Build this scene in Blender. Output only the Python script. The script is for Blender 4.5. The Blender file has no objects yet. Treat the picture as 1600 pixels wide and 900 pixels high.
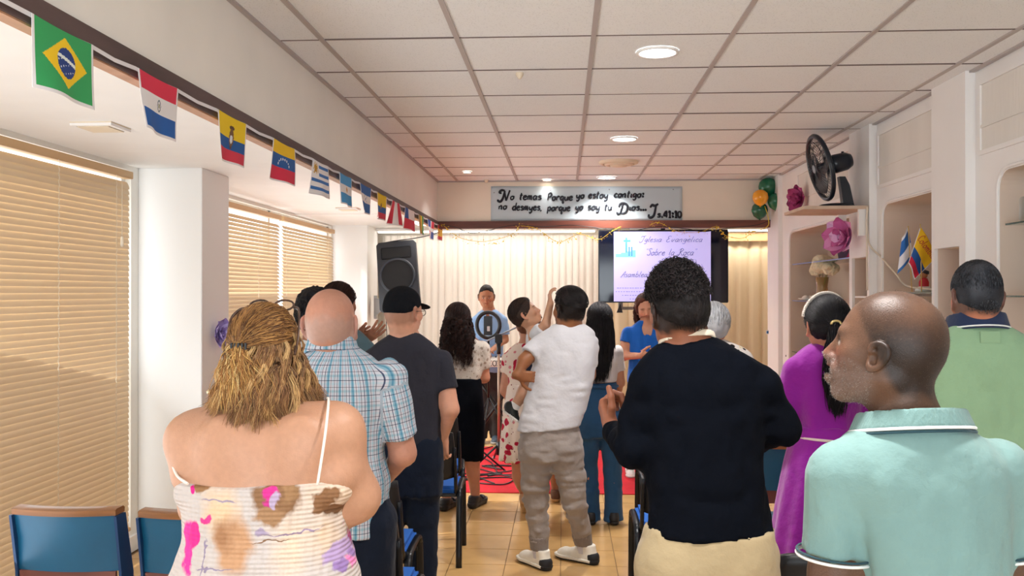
import bpy, bmesh, math, random
import numpy as np
from mathutils import Vector, Matrix
random.seed(7); np.random.seed(7)
PI = math.pi
S = bpy.context.scene
COL = S.collection
# ------------------------------------------------------------------ camera
F = 1438.0; CAMZ = 1.65; YAW = math.atan(81.0/F); PITCH = math.atan(6.0/F)
cd = bpy.data.cameras.new('camera'); cam = bpy.data.objects.new('camera', cd); COL.objects.link(cam)
cam.location = (0, 0, CAMZ); cd.sensor_width = 36; cd.lens = 36*F/1600.0
cam.rotation_euler = (PI/2+PITCH, 0, YAW); cd.clip_start = 0.05
S.camera = cam
RC = Matrix.Rotation(YAW, 3, 'Z') @ Matrix.Rotation(PI/2+PITCH, 3, 'X')
def ray(px, py): return RC @ Vector(((px-800.0)/F, (450.0-py)/F, -1.0))
def P(px, py, Y):
    r = ray(px, py); return Vector((r.x/r.y*Y, Y, CAMZ+r.z/r.y*Y))
def PX(px, py, X):
    r = ray(px, py); t = X/r.x; return Vector((X, r.y*t, CAMZ+r.z*t))
def PZ(px, py, Z):
    r = ray(px, py); t = (Z-CAMZ)/r.z; return Vector((r.x*t, r.y*t, Z))
# ------------------------------------------------------------------ world, light, exposure
S.view_settings.view_transform = 'Standard'; S.view_settings.look = 'None'
S.view_settings.gamma = 1; S.view_settings.use_curve_mapping = False
S.view_settings.exposure = 0.0
W = bpy.data.worlds.new('sky'); S.world = W; W.use_nodes = True
bg = W.node_tree.nodes['Background']; bg.inputs[0].default_value = (0.93, 0.97, 1.0, 1); bg.inputs[1].default_value = 3.0
def area(name, loc, target, sx, sy, power, col=(1, 1, 1), shape='RECTANGLE', spread=PI):
    l = bpy.data.lights.new(name, 'AREA'); l.shape = shape; l.size = sx; l.size_y = sy; l.energy = power; l.color = col
    l.spread = spread
    o = bpy.data.objects.new(name, l); COL.objects.link(o); o.location = loc
    d = Vector(target)-Vector(loc); o.rotation_euler = d.to_track_quat('-Z', 'Y').to_euler()
    return o
sun_d = bpy.data.lights.new('sunlight', 'SUN'); sun_d.energy = 5.0; sun_d.angle = 0.02; sun_d.color = (1, .93, .8)
sun = bpy.data.objects.new('sunlight', sun_d); COL.objects.link(sun)
sun.rotation_euler = Vector((0.80, 0.25, -0.75)).to_track_quat('-Z', 'Y').to_euler()
# daylight by the two left windows; added fills behind the camera and over the platform
area('window_daylight', (-2.55, 3.0, 1.4), (0, 3.4, 3.4), 5.0, 1.9, 62, (.88, .95, 1))
area('window_daylight', (-2.55, 8.6, 1.4), (0, 8.6, 3.2), 4.0, 1.9, 52, (.90, .96, 1))
area('added_front_fill', (0.2, -2.3, 1.5), (0.2, 3, 5.0), 4.2, 2.1, 128, (.84, .94, 1))  # fill light added behind the camera, no source is seen there
area('added_platform_fill', (-.4, 10.5, 2.42), (-.4, 10.7, 0), 2.6, .5, 24, (1, .96, .92))  # fill light added to brighten the platform and its curtains
# ------------------------------------------------------------------ materials
MATS = {}
def lin(c):
    if isinstance(c, str):
        c = c.lstrip('#'); c = tuple(int(c[i:i+2], 16)/255 for i in (0, 2, 4))
    return tuple((x/12.92 if x <= .04045 else ((x+.055)/1.055)**2.4) for x in c)
def mat(name, col, rough=.6, metal=0, var=0, vscale=8, bump=0, bscale=60, emit=0, sss=0, attr=None, trans=0, alpha=1, spec=.5, coat=0, stretch=None, rand=0, sheen=0):
    if name in MATS: return MATS[name]
    m = bpy.data.materials.new(name); m.use_nodes = True; nt = m.node_tree; N = nt.nodes; L = nt.links
    b = N['Principled BSDF']; c = lin(col)+(1,)
    b.inputs['Base Color'].default_value = c; b.inputs['Roughness'].default_value = rough; b.inputs['Metallic'].default_value = metal
    b.inputs['Specular IOR Level'].default_value = spec
    if coat: b.inputs['Coat Weight'].default_value = coat
    if sheen: b.inputs['Sheen Weight'].default_value = sheen
    if trans: b.inputs['Transmission Weight'].default_value = trans
    if alpha < 1: b.inputs['Alpha'].default_value = alpha
    if sss:
        b.inputs['Subsurface Weight'].default_value = sss; b.inputs['Subsurface Radius'].default_value = (1, .35, .2); b.inputs['Subsurface Scale'].default_value = .012
    tc = N.new('ShaderNodeTexCoord'); src = tc.outputs['Object']
    if stretch:
        mp = N.new('ShaderNodeMapping'); mp.inputs['Scale'].default_value = stretch; L.new(src, mp.inputs['Vector']); src = mp.outputs[0]
    csock = None
    if attr:
        a = N.new('ShaderNodeAttribute'); a.attribute_name = attr; csock = a.outputs['Color']
    if var:
        n = N.new('ShaderNodeTexNoise'); n.inputs['Scale'].default_value = vscale; n.inputs['Detail'].default_value = 5; L.new(src, n.inputs['Vector'])
        mr = N.new('ShaderNodeMapRange'); mr.inputs['From Min'].default_value = .3; mr.inputs['From Max'].default_value = .7
        mr.inputs['To Min'].default_value = 1-var; mr.inputs['To Max'].default_value = 1+var; L.new(n.outputs['Fac'], mr.inputs['Value'])
        mx = N.new('ShaderNodeMix'); mx.data_type = 'RGBA'; mx.blend_type = 'MULTIPLY'; mx.inputs[0].default_value = 1
        if csock: L.new(csock, mx.inputs[6])
        else: mx.inputs[6].default_value = c
        L.new(mr.outputs[0], mx.inputs[7]); csock = mx.outputs[2]
    if rand:
        oi = N.new('ShaderNodeObjectInfo'); mr = N.new('ShaderNodeMapRange'); mr.inputs['To Min'].default_value = 1-rand; mr.inputs['To Max'].default_value = 1+rand
        L.new(oi.outputs['Random'], mr.inputs['Value'])
        mx = N.new('ShaderNodeMix'); mx.data_type = 'RGBA'; mx.blend_type = 'MULTIPLY'; mx.inputs[0].default_value = 1
        if csock: L.new(csock, mx.inputs[6])
        else: mx.inputs[6].default_value = c
        L.new(mr.outputs[0], mx.inputs[7]); csock = mx.outputs[2]
    if csock: L.new(csock, b.inputs['Base Color'])
    if emit:
        b.inputs['Emission Strength'].default_value = emit
        if csock: L.new(csock, b.inputs['Emission Color'])
        else: b.inputs['Emission Color'].default_value = c
    if bump:
        n = N.new('ShaderNodeTexNoise'); n.inputs['Scale'].default_value = bscale; n.inputs['Detail'].default_value = 4; L.new(src, n.inputs['Vector'])
        bp = N.new('ShaderNodeBump'); bp.inputs['Strength'].default_value = bump; bp.inputs['Distance'].default_value = .01
        L.new(n.outputs['Fac'], bp.inputs['Height']); L.new(bp.outputs[0], b.inputs['Normal'])
    MATS[name] = m; return m
# ------------------------------------------------------------------ object helpers
def tag(o, label=None, cat=None, group=None, kind=None):
    if label: o['label'] = label
    if cat: o['category'] = cat
    if group: o['group'] = group
    if kind: o['kind'] = kind
    return o
def empty(name, loc=(0, 0, 0), rz=0, label=None, cat=None, group=None, parent=None):
    o = bpy.data.objects.new(name, None); COL.objects.link(o); o.location = loc; o.rotation_euler = (0, 0, rz); o.empty_display_size = .05
    if parent: o.parent = parent
    return tag(o, label, cat, group)
def from_bm(name, bm, m=None, parent=None, smooth=False, loc=None, kind=None):
    me = bpy.data.meshes.new(name); bm.normal_update(); bm.to_mesh(me); bm.free()
    return from_me(name, me, m, parent, smooth, loc, kind)
def from_me(name, me, m=None, parent=None, smooth=False, loc=None, kind=None):
    if m:
        for x in (m if isinstance(m, (list, tuple)) else [m]): me.materials.append(x)
    if smooth is True: me.polygons.foreach_set('use_smooth', [True]*len(me.polygons))
    o = bpy.data.objects.new(name, me); COL.objects.link(o)
    if parent:
        o.parent = parent
    if loc is not None: o.location = loc
    if smooth == 'auto':
        me.polygons.foreach_set('use_smooth', [True]*len(me.polygons))
        try: me.set_sharp_from_angle(angle=.6)
        except Exception: pass
    if kind: o['kind'] = kind
    return o
def box(bm, x0, x1, y0, y1, z0, z1, bev=0, M=None, mi=0):
    vs = [bm.verts.new((x, y, z)) for x in (x0, x1) for y in (y0, y1) for z in (z0, z1)]
    fs = [(0, 1, 3, 2), (4, 6, 7, 5), (0, 4, 5, 1), (2, 3, 7, 6), (0, 2, 6, 4), (1, 5, 7, 3)]
    F_ = [bm.faces.new([vs[i] for i in f]) for f in fs]
    for f in F_: f.material_index = mi
    if bev:
        r = bmesh.ops.bevel(bm, geom=list({e for f in F_ for e in f.edges}), offset=bev, segments=2, affect='EDGES')
        vs = list({v for f in r['faces'] for v in f.verts} | set(v for v in vs if v.is_valid))
        for f in r['faces']: f.material_index = mi
    if M is not None: bmesh.ops.transform(bm, matrix=M, verts=[v for v in vs if v.is_valid])
    return vs
def nbm(): return bmesh.new()
def boxo(name, x0, x1, y0, y1, z0, z1, m, parent=None, bev=0, kind=None, M=None):
    b = nbm(); box(b, x0, x1, y0, y1, z0, z1, bev, M); return from_bm(name, b, m, parent, 'auto' if bev else False, kind=kind)
def tube(bm, pts, r, n=8, caps=True, mi=0, flat=None):
    pts = [Vector(p) for p in pts]; m_ = len(pts); rings = []
    rr = r if isinstance(r, (list, tuple, np.ndarray)) else [r]*m_
    t = (pts[1]-pts[0]).normalized(); up = Vector((0, 0, 1)) if abs(t.z) < .9 else Vector((1, 0, 0))
    u = t.cross(up).normalized()
    for i, p in enumerate(pts):
        t = (pts[min(i+1, m_-1)]-pts[max(i-1, 0)])
        if t.length < 1e-9: t = Vector((0, 0, 1))
        t.normalize()
        u = (u-t*u.dot(t))
        if u.length < 1e-6: u = t.orthogonal()
        u.normalize(); v = t.cross(u)
        fu = flat if flat else 1
        rings.append([bm.verts.new(p+(u*math.cos(a)+v*math.sin(a)*fu)*rr[i]) for a in (2*PI*k/n for k in range(n))])
    for i in range(m_-1):
        for k in range(n):
            f = bm.faces.new((rings[i][k], rings[i][(k+1) % n], rings[i+1][(k+1) % n], rings[i+1][k])); f.material_index = mi; f.smooth = True
    if caps and n > 2:
        for rg, rev in ((rings[0], True), (rings[-1], False)):
            try:
                f = bm.faces.new(rg[::-1] if rev else rg); f.material_index = mi
            except Exception: pass
    return rings
def lathe(bm, prof, n=24, c=(0, 0, 0), M=None, mi=0, sx=1, sy=1):
    rings = []; allv = []
    for r, z in prof:
        if r < 1e-6: ring = [bm.verts.new((c[0], c[1], c[2]+z))]
        else: ring = [bm.verts.new((c[0]+r*sx*math.cos(2*PI*k/n), c[1]+r*sy*math.sin(2*PI*k/n), c[2]+z)) for k in range(n)]
        rings.append(ring); allv += ring
    for a, b in zip(rings, rings[1:]):
        for k in range(n):
            k2 = (k+1) % n
            if len(a) == 1 and len(b) == 1: continue
            if len(a) == 1: f = bm.faces.new((a[0], b[k2], b[k]))
            elif len(b) == 1: f = bm.faces.new((a[k], a[k2], b[0]))
            else: f = bm.faces.new((a[k], a[k2], b[k2], b[k]))
            f.material_index = mi; f.smooth = True
    if M is not None: bmesh.ops.transform(bm, matrix=M, verts=allv)
    return allv
def prism(bm, pts, d, axis='y', mi=0):
    """extrude the 2d outline pts by vector d"""
    d = Vector(d); a = [bm.verts.new(p) for p in pts]; b = [bm.verts.new(Vector(p)+d) for p in pts]; n = len(a)
    fs = [bm.faces.new(a), bm.faces.new(b[::-1])]
    for i in range(n): fs.append(bm.faces.new((a[i], b[i], b[(i+1) % n], a[(i+1) % n])))
    for f in fs: f.material_index = mi
    return fs
def rim(bm, axis, a0, a1, c0, c1, t, d0, d1):
    """four bars that meet without overlapping; axis = the frame's normal"""
    for p0, p1, q0, q1 in ((a0, a1, c0, c0+t), (a0, a1, c1-t, c1), (a0, a0+t, c0+t, c1-t), (a1-t, a1, c0+t, c1-t)):
        if axis == 'z': box(bm, p0, p1, q0, q1, d0, d1)
        elif axis == 'x': box(bm, d0, d1, p0, p1, q0, q1)
def rigid(base, x, y, rz=0):
    return Matrix.Translation((x, y, base)) @ Matrix.Rotation(rz, 4, 'Z')
def catmull(pts, k):
    pts = [np.array(p, float) for p in pts]; out = []
    P_ = [2*pts[0]-pts[1]]+pts+[2*pts[-1]-pts[-2]]
    for i in range(1, len(P_)-2):
        p0, p1, p2, p3 = P_[i-1:i+3]
        for j in range(k):
            t = j/k; out.append(.5*((2*p1)+(p2-p0)*t+(2*p0-5*p1+4*p2-p3)*t*t+(3*p1-p0-3*p2+p3)*t**3))
    out.append(pts[-1]); return out
def sheet(name, nu, nv, pos, colf, m, parent=None, thick=0, smooth=True):
    """printed sheet: a grid of nu x nv cells, pos(u,v)->point, colf(u,v)->colour of the print, stored as face colours"""
    me = bpy.data.meshes.new(name); V = []
    for j in range(nv+1):
        for i in range(nu+1): V.append(tuple(pos(i/nu, j/nv)))
    Fc = [(j*(nu+1)+i, j*(nu+1)+i+1, (j+1)*(nu+1)+i+1, (j+1)*(nu+1)+i) for j in range(nv) for i in range(nu)]
    n0 = len(V)
    cols = [lin(colf((i+.5)/nu, (j+.5)/nv))+(1,) for j in range(nv) for i in range(nu)]
    if thick:
        a = np.array(V).reshape(nv+1, nu+1, 3); du = np.gradient(a, axis=1); dv = np.gradient(a, axis=0); nn = np.cross(du, dv); nn /= np.linalg.norm(nn, axis=2, keepdims=True)+1e-9
        V += [tuple(p) for p in (a-nn*thick).reshape(-1, 3)]
        Fc += [tuple(n0+q for q in f[::-1]) for f in Fc]; cols += cols
        def st(a_, b_): Fc.append((a_, a_+n0, b_+n0, b_)); cols.append(cols[0])
        w = nu+1
        for i in range(nu): st(i, i+1); st(nv*w+i+1, nv*w+i)
        for j in range(nv): st((j+1)*w, j*w); st(j*w+nu, (j+1)*w+nu)
    me.from_pydata(V, [], Fc)
    ca = me.color_attributes.new('Col', 'FLOAT_COLOR', 'CORNER')
    arr = np.repeat(np.array(cols, dtype=np.float32), 4, axis=0).ravel(); ca.data.foreach_set('color', arr)
    return from_me(name, me, m, parent, smooth)
def dup(root, loc=None, rz=None, label=None, group=None):
    r = root.copy(); COL.objects.link(r)
    if loc is not None: r.location = loc
    if rz is not None: r.rotation_euler = (0, 0, rz)
    if label: r['label'] = label
    if group: r['group'] = group
    for ch in list(root.children):
        c = ch.copy(); COL.objects.link(c); c.parent = r
        for g in list(ch.children):
            d = g.copy(); COL.objects.link(d); d.parent = c
    return r
M_paint = mat('wall paint', '#ece6dc', .75, var=.03, vscale=3, bump=.08, bscale=25)
M_white = mat('white paint', '#f2f0ee', .55, var=.02, vscale=4, bump=.05, bscale=20)
M_print = mat('printed cloth', '#ffffff', .8, attr='Col', bump=.05, bscale=200)
M_black = mat('black plastic', '#14161b', .42, bump=.05, bscale=300)
M_blackmetal = mat('black metal', '#14171d', .35, metal=.3)
M_chrome = mat('chrome', '#b9bcc0', .25, metal=1)
# ================================================================== ROOM
XS, XWIN, XPIL, XR = -1.28, -2.75, -2.33, 2.08
ZC, ZR = 2.77, 2.45
YB, YCUR, YBACK = 9.26, 11.62, -2.5
M_tile_floor = mat('floor tile glaze', '#c8a068', .2, var=.10, vscale=5, rand=.05, bump=.02, bscale=6, spec=.5)
M_grout = mat('grout', '#7a5f3f', .8)
M_ctile = None
def ceiling_mat():
    m = mat('ceiling tile', '#eef0f1', .9, rand=.018)
    nt = m.node_tree; N = nt.nodes; L = nt.links; b = N['Principled BSDF']
    tc = N.new('ShaderNodeTexCoord'); v = N.new('ShaderNodeTexVoronoi'); v.inputs['Scale'].default_value = 95; L.new(tc.outputs['Object'], v.inputs['Vector'])
    n = N.new('ShaderNodeTexNoise'); n.inputs['Scale'].default_value = 14; L.new(tc.outputs['Object'], n.inputs['Vector'])
    mr = N.new('ShaderNodeMapRange'); mr.inputs['From Min'].default_value = .10; mr.inputs['From Max'].default_value = .3; L.new(v.outputs['Distance'], mr.inputs['Value'])
    old = b.inputs['Base Color'].links[0].from_socket
    mx = N.new('ShaderNodeMix'); mx.data_type = 'RGBA'; mx.blend_type = 'MULTIPLY'; mx.inputs[0].default_value = 1
    mr2 = N.new('ShaderNodeMapRange'); mr2.inputs['To Min'].default_value = .80; mr2.inputs['To Max'].default_value = 1; L.new(mr.outputs[0], mr2.inputs['Value'])
    L.new(old, mx.inputs[6]); L.new(mr2.outputs[0], mx.inputs[7]); L.new(mx.outputs[2], b.inputs['Base Color'])
    bp = N.new('ShaderNodeBump'); bp.inputs['Strength'].default_value = .5; bp.inputs['Distance'].default_value = .004; L.new(mr.outputs[0], bp.inputs['Height']); L.new(bp.outputs[0], b.inputs['Normal'])
    return m
M_ctile = ceiling_mat()
M_cbar = mat('ceiling bar', '#b3aaa8', .5)
M_dark = mat('dark gap', '#3a302e', .9)
# floor
fl = boxo('floor', -2.95, 3.2, YBACK-.1, 12.0, -.12, -.006, M_grout, kind='structure')
b = nbm(); box(b, -.1655, .1655, -.1655, .1655, -.006, 0, .0015); tl = None
for i in range(-7, 8):
    for j in range(0, 19):
        x = -.02+.335*i+.1675; y = 3.885+.335*(j-.5)-.0
        if tl is None: tl = from_bm('floor_tile', b, M_tile_floor, fl, 'auto'); o = tl
        else: o = tl.copy(); COL.objects.link(o)
        o.location = (x, y, 0)
# the tiles nearer than 3.7 m and at the far end lie behind people: one mass
b = nbm()
for i in range(-8, 8):
    for j in range(-18, 25):
        if 0 <= j < 19 and -7 <= i < 8: continue
        x = -.02+.335*i+.1675; y = 3.885+.335*(j-.5)
        if y < -2.4 or y > 11.9 or x < -2.7 or x > 3.0: continue
        box(b, x-.1655, x+.1655, y-.1655, y+.1655, -.006, 0)
from_bm('floor_tile_field', b, M_tile_floor, fl, kind='stuff')
# ceiling
ce = boxo('ceiling', XS, 2.5, YBACK, YB, ZC+.03, ZC+.12, M_dark, kind='structure')
cols = [-1.27, -1.07, -.47, .13, .73, 1.33, 1.93, 2.06]
rows = [4.03+.6*k for k in range(-7, 9)]+[9.24]
base = {}
for i in range(7):
    for j in range(len(rows)-1):
        w, d = cols[i+1]-cols[i], rows[j+1]-rows[j]; key = (round(w, 2), round(d, 2))
        if key not in base:
            b = nbm(); box(b, -w/2+.003, w/2-.003, -d/2+.006, d/2-.006, 0, .018, .002); base[key] = o = from_bm('ceiling_tile', b, M_ctile, ce, 'auto')
        else: o = base[key].copy(); COL.objects.link(o)
        o.location = ((cols[i]+cols[i+1])/2, (rows[j]+rows[j+1])/2, ZC+random.uniform(-.002, .002))
bar = None
for x in cols[1:-1]:
    if bar is None:
        b = nbm(); box(b, -.011, .011, YBACK, YB, -.007, .02); bar = from_bm('ceiling_bar', b, M_cbar, ce); o = bar
    else: o = bar.copy(); COL.objects.link(o)
    o.location = (x, 0, ZC)
M_joint = mat('ceiling joint', '#6f625f', .8); jb = None
for y in rows[1:-1]:
    if jb is None:
        b = nbm(); box(b, XS, 2.06, -.0045, .0045, -.0025, .012); jb = from_bm('ceiling_joint', b, M_joint, ce); o = jb
    else: o = jb.copy(); COL.objects.link(o)
    o.location = (0, y, ZC)
b = nbm(); box(b, XS, XS+.022, YBACK, YB, ZC-.012, ZC+.01); box(b, XS, 2.1, YB-.022, YB, ZC-.012, ZC+.01); box(b, 2.05, 2.075, YBACK, YB, ZC-.010, ZC+.01)
from_bm('edge_bar', b, M_cbar, ce)
# soffit over the nave's left edge, lowered ceiling of the window side
M_soff = mat('soffit paint', '#eeebe5', .8, var=.05, vscale=1.6, bump=.05, bscale=20)
boxo('wall_left_soffit', XS-.14, XS, YBACK, YB+.12, 2.36, 2.95, M_soff, kind='structure')
boxo('ceiling_window_side', XWIN-.1, XS-.03, YBACK, YB+.02, ZR, ZR+.1, M_white, kind='structure')
boxo('ceiling_platform', XWIN-.1, 3.1, YB+.02, 12.0, ZR-.01, ZR+.09, M_white, kind='structure')
M_trim = mat('dark trim wood', '#54403f', .5, var=.35, vscale=14, bump=.1, bscale=60, stretch=(1, .15, 1))
M_trimu = mat('tan trim edge', '#b98d70', .6, var=.15, vscale=12)
t1 = boxo('trim_1', XS-.035, XS+.012, YBACK, YB+.05, 2.288, 2.362, M_trim, kind='structure')
boxo('trim_edge', XS-.036, XS+.006, YBACK, YB, 2.283, 2.289, M_trimu, t1)
M_beam = mat('red brown beam wood', '#6b3a2c', .5, var=.55, vscale=5, bump=.1, bscale=60, stretch=(.3, 1, 2))
boxo('trim_2', XS-.03, 2.10, YB-.03, YB+.05, 2.288, 2.362, M_beam, kind='structure')
# end valance wall over the platform
M_val = mat('valance paint', '#eadfce', .8, var=.04, vscale=2)
boxo('wall_far_valance', XS-.1, 2.2, YB, YB+.10, 2.36, 2.95, M_val, kind='structure')
boxo('wall_far', XWIN-.2, 3.1, 11.85, 11.97, 0, 2.6, M_paint, kind='structure')
# wall behind the camera; its window opening is added to let daylight in
b = nbm(); box(b, -2.9, -2.1, YBACK-.12, YBACK, 0, 2.95); box(b, 2.3, 2.6, YBACK-.12, YBACK, 0, 2.95); box(b, -2.1, 2.3, YBACK-.12, YBACK, 2.5, 2.95); box(b, -2.1, 2.3, YBACK-.12, YBACK, 0, .35)
from_bm('wall_back', b, M_paint, kind='structure')
# left wall: windows between sill, piers and a head band
M_pier = mat('pier paint', '#f4f2ec', .7, var=.03, vscale=3)
b = nbm()
box(b, XWIN-.18, XWIN, YBACK, 12, 0, .14); box(b, XWIN-.18, XWIN, YBACK, 12, 2.42, 2.6)
box(b, XWIN-.18, XWIN, YBACK, -.6, .14, 2.42); box(b, XWIN-.18, XWIN, 5.71, 6.40, .14, 2.42); box(b, XWIN-.18, XWIN, 10.75, 12, .14, 2.42)
from_bm('wall_left', b, M_pier, kind='structure')
boxo('wall_left_pier', XWIN, XPIL, 5.81, 6.29, 0, ZR, mat('pier side paint', '#f4f4f3', .6), kind='structure', bev=.004)
boxo('wall_left_pier.001', XWIN, XPIL, 10.82, 11.42, 0, ZR, mat('pier side paint', '#f4f4f3', .6), kind='structure', bev=.004)
boxo('baseboard_left', XWIN, XWIN+.02, YBACK, 5.8, 0, .10, M_white, kind='structure')
# windows with glass
M_glass = bpy.data.materials.new('window glass'); M_glass.use_nodes = True
nt = M_glass.node_tree; nt.nodes.remove(nt.nodes['Principled BSDF']); g = nt.nodes.new('ShaderNodeBsdfGlossy'); g.inputs['Roughness'].default_value = .03
tr = nt.nodes.new('ShaderNodeBsdfTransparent'); mx = nt.nodes.new('ShaderNodeMixShader'); mx.inputs[0].default_value = .08
nt.links.new(tr.outputs[0], mx.inputs[1]); nt.links.new(g.outputs[0], mx.inputs[2]); nt.links.new(mx.outputs[0], nt.nodes['Material Output'].inputs[0])
for k, (y0, y1) in enumerate(((-.6, 5.71), (6.40, 10.75))):
    w = boxo('window_%d' % (k+1), XWIN-.09, XWIN-.04, y0, y0+.05, .14, 2.42, M_white, kind='structure')
    b = nbm(); box(b, XWIN-.09, XWIN-.04, y1-.05, y1, .14, 2.42); box(b, XWIN-.09, XWIN-.04, y0, y1, .14, .19); box(b, XWIN-.09, XWIN-.04, y0, y1, 2.37, 2.42)
    n = 3 if k == 0 else 2
    for q in range(1, n): box(b, XWIN-.09, XWIN-.04, y0+(y1-y0)*q/n-.025, y0+(y1-y0)*q/n+.025, .14, 2.42)
    from_bm('window_frame', b, M_white, w)
    for q in range(n): boxo('pane', XWIN-.07, XWIN-.064, y0+(y1-y0)*q/n+.02, y0+(y1-y0)*(q+1)/n-.02, .17, 2.40, M_glass, w)
w = boxo('window_3', -2.1, 2.3, YBACK-.08, YBACK-.04, .35, .40, M_white, kind='structure')  # unseen window, added for the light from behind
boxo('pane', -2.1, 2.3, YBACK-.065, YBACK-.06, .40, 2.5, M_glass, w)
# ------------------------------------------------------------------ venetian blinds
def slat_mat(name, col, tr_):
    m = bpy.data.materials.new(name); m.use_nodes = True; nt = m.node_tree; N = nt.nodes; L = nt.links; b = N['Principled BSDF']
    b.inputs['Base Color'].default_value = lin(col)+(1,); b.inputs['Roughness'].default_value = .45
    t = N.new('ShaderNodeBsdfTranslucent'); t.inputs[0].default_value = lin('#f2dcb8')+(1,)
    mx = N.new('ShaderNodeMixShader'); mx.inputs[0].default_value = tr_; L.new(b.outputs[0], mx.inputs[1]); L.new(t.outputs[0], mx.inputs[2])
    L.new(mx.outputs[0], N['Material Output'].inputs[0]); return m
M_slat = slat_mat('tan blind slat', '#e0ceb2', .23)
M_rail = mat('tan blind rail', '#cda97c', .5); M_cord = mat('blind cord', '#efe6d4', .7)
def blind(y0, y1, ztop, zbot, tilt, label, cords, ladder=True):
    t = empty('venetian_blind', (XWIN+.03, (y0+y1)/2, zbot), 0, label, 'blind', 'tan venetian blinds'); L_ = y1-y0
    def lb(name, x0, x1, a, c, z0, z1, m, bev=0): return boxo(name, x0, x1, a, c, z0, z1, m, t, bev)
    H = ztop-zbot
    lb('head_rail', -.028, .028, -L_/2, L_/2, H-.045, H, M_rail, .003)
    lb('bottom_rail', -.022, .022, -L_/2+.01, L_/2-.01, -.012, .012, M_rail, .004)
    pitch = .034; n = int((H-.075)/pitch); first = None
    for k in range(n):
        if first is None:
            b = nbm(); R = Matrix.Rotation(tilt, 4, 'Y'); pts = []
            prof = [(-.024, -.0015), (-.012, .002), (0, .0032), (.012, .002), (.024, -.0015)]
            up = [[b.verts.new(R @ Vector((x, y, z))) for x, z in prof] for y in (-L_/2+.01, L_/2-.01)]
            dn = [[b.verts.new(R @ Vector((x, y, z-.0009))) for x, z in prof] for y in (-L_/2+.01, L_/2-.01)]
            for q in range(4):
                b.faces.new((up[0][q], up[0][q+1], up[1][q+1], up[1][q])); b.faces.new((dn[0][q+1], dn[0][q], dn[1][q], dn[1][q+1]))
            b.faces.new(up[0][::-1]+dn[0]) if False else None
            first = o = from_bm('slat', b, M_slat, t, True)
        else: o = first.copy(); COL.objects.link(o)
        o.location = (0, 0, .035+pitch*k)
    for y in cords:
        b = nbm(); yy = y-(y0+y1)/2
        for q in range(int(H/.04)):
            z = .03+q*.04
            tube(b, [(.026, yy-.006, z), (.026, yy+.006, z+.02), (.026, yy-.006, z+.04)], .0016, 4, False)
        from_bm('ladder_cord', b, M_cord, t)
    return t
bl = blind(-.5, 5.62, 2.40, .17, 1.22, 'wide closed tan venetian blind in the near window, left of the white pier', [PX(93, 500, XWIN+.06).y, PX(183, 500, XWIN+.06).y, 2.0])
p = PX(192, 300, XWIN+.07)
b = nbm(); tube(b, [(.045, p.y-2.58, 2.15), (.045, p.y-2.58, 1.82)], .002, 5); lathe(b, [(0, 0), (.011, .01), (.009, .06), (0, .07)], 8, (.045, p.y-2.58, 1.75)); from_bm('pull_cord', b, M_cord, bl)
blind(6.44, 8.66, 2.38, .17, .86, 'half-open tan venetian blind just beyond the white pier', [7.2, 8.0, 8.58])
blind(8.74, 10.70, 2.38, .17, .86, 'half-open tan venetian blind nearest the corner with the platform', [8.82, 9.6, 10.4])
# recess ceiling vents
M_vent = mat('vent cream', '#e6d6bd', .6)
def vent(p, s, label):
    t = empty('ceiling_vent', p, 0, label, 'vent')
    b = nbm()
    rim(b, 'z', -s, s, -s, s, .02, -.018, -.0055)
    from_bm('frame', b, M_white, t)
    boxo('diffuser', -s+.024, s-.024, -s+.024, s-.024, -.022, -.008, M_vent, t)
    boxo('backing', -s, s, -s, s, -.005, .001, M_vent, t)
vent((-2.22, 4.30, ZR), .10, 'small square cream vent above the near blind')
vent((-2.06, 8.70, ZR), .10, 'small square cream vent above the far blinds')
# ------------------------------------------------------------------ ceiling lamps
M_lamp = mat('lamp glow', '#ffffff', .5, emit=14); M_spot = mat('spot glow', '#fff2dc', .5, emit=14)
def downlight(x, y, r, label, pw, m=M_lamp, col=(1, .96, .93), z=ZC):
    t = empty('ceiling_downlight', (x, y, z), 0, label, 'ceiling light')
    b = nbm(); lathe(b, [(r, -.001), (r, -.012), (r*.86, -.012), (r*.84, -.004)], 32); from_bm('trim_ring', b, M_white, t)
    b = nbm(); lathe(b, [(r*.86, -.006), (r*.5, -.007), (0, -.0075)], 32); from_bm('diffuser', b, m, t)
    l = area('lamp', (0, 0, -.02), (0, 0, -1), 2*r*.8, 2*r*.8, pw, col, 'DISK', 2.0); l.location = (0, 0, -.02); l.rotation_euler = (0, 0, 0); l.parent = t
downlight(.435, 4.31, .098, 'nearest large round ceiling downlight, bright white', 22)
downlight(.44, 6.74, .098, 'second large round downlight, between the nearest one and the tan vent', 24)
downlight(.42, 9.02, .098, 'large round downlight close above the banner', 14)
downlight(.43, 1.9, .098, 'round ceiling downlight above the nearest people', 18)
p = PZ(730, 268, ZC); downlight(p.x, p.y, .045, 'small recessed spotlight nearest the left soffit', 2, M_spot)
p = PZ(855, 281.5, ZC); downlight(p.x, p.y-.05, .045, 'small recessed spotlight just above the banner', .4, M_spot)
t = empty('ceiling_diffuser', (.47, 7.93, ZC), 0, 'round tan air diffuser between two ceiling downlights', 'vent')
b = nbm(); lathe(b, [(.17, -.001), (.165, -.02), (.14, -.03), (.13, -.02)], 32); from_bm('rim', b, M_vent, t)
b = nbm(); lathe(b, [(.125, -.012), (.12, -.035), (.09, -.04), (.085, -.02)], 32); lathe(b, [(.08, -.02), (.07, -.045), (0, -.047)], 32); lathe(b, [(.135, -.008), (0, -.008)], 32); from_bm('cone', b, M_vent, t)
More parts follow.
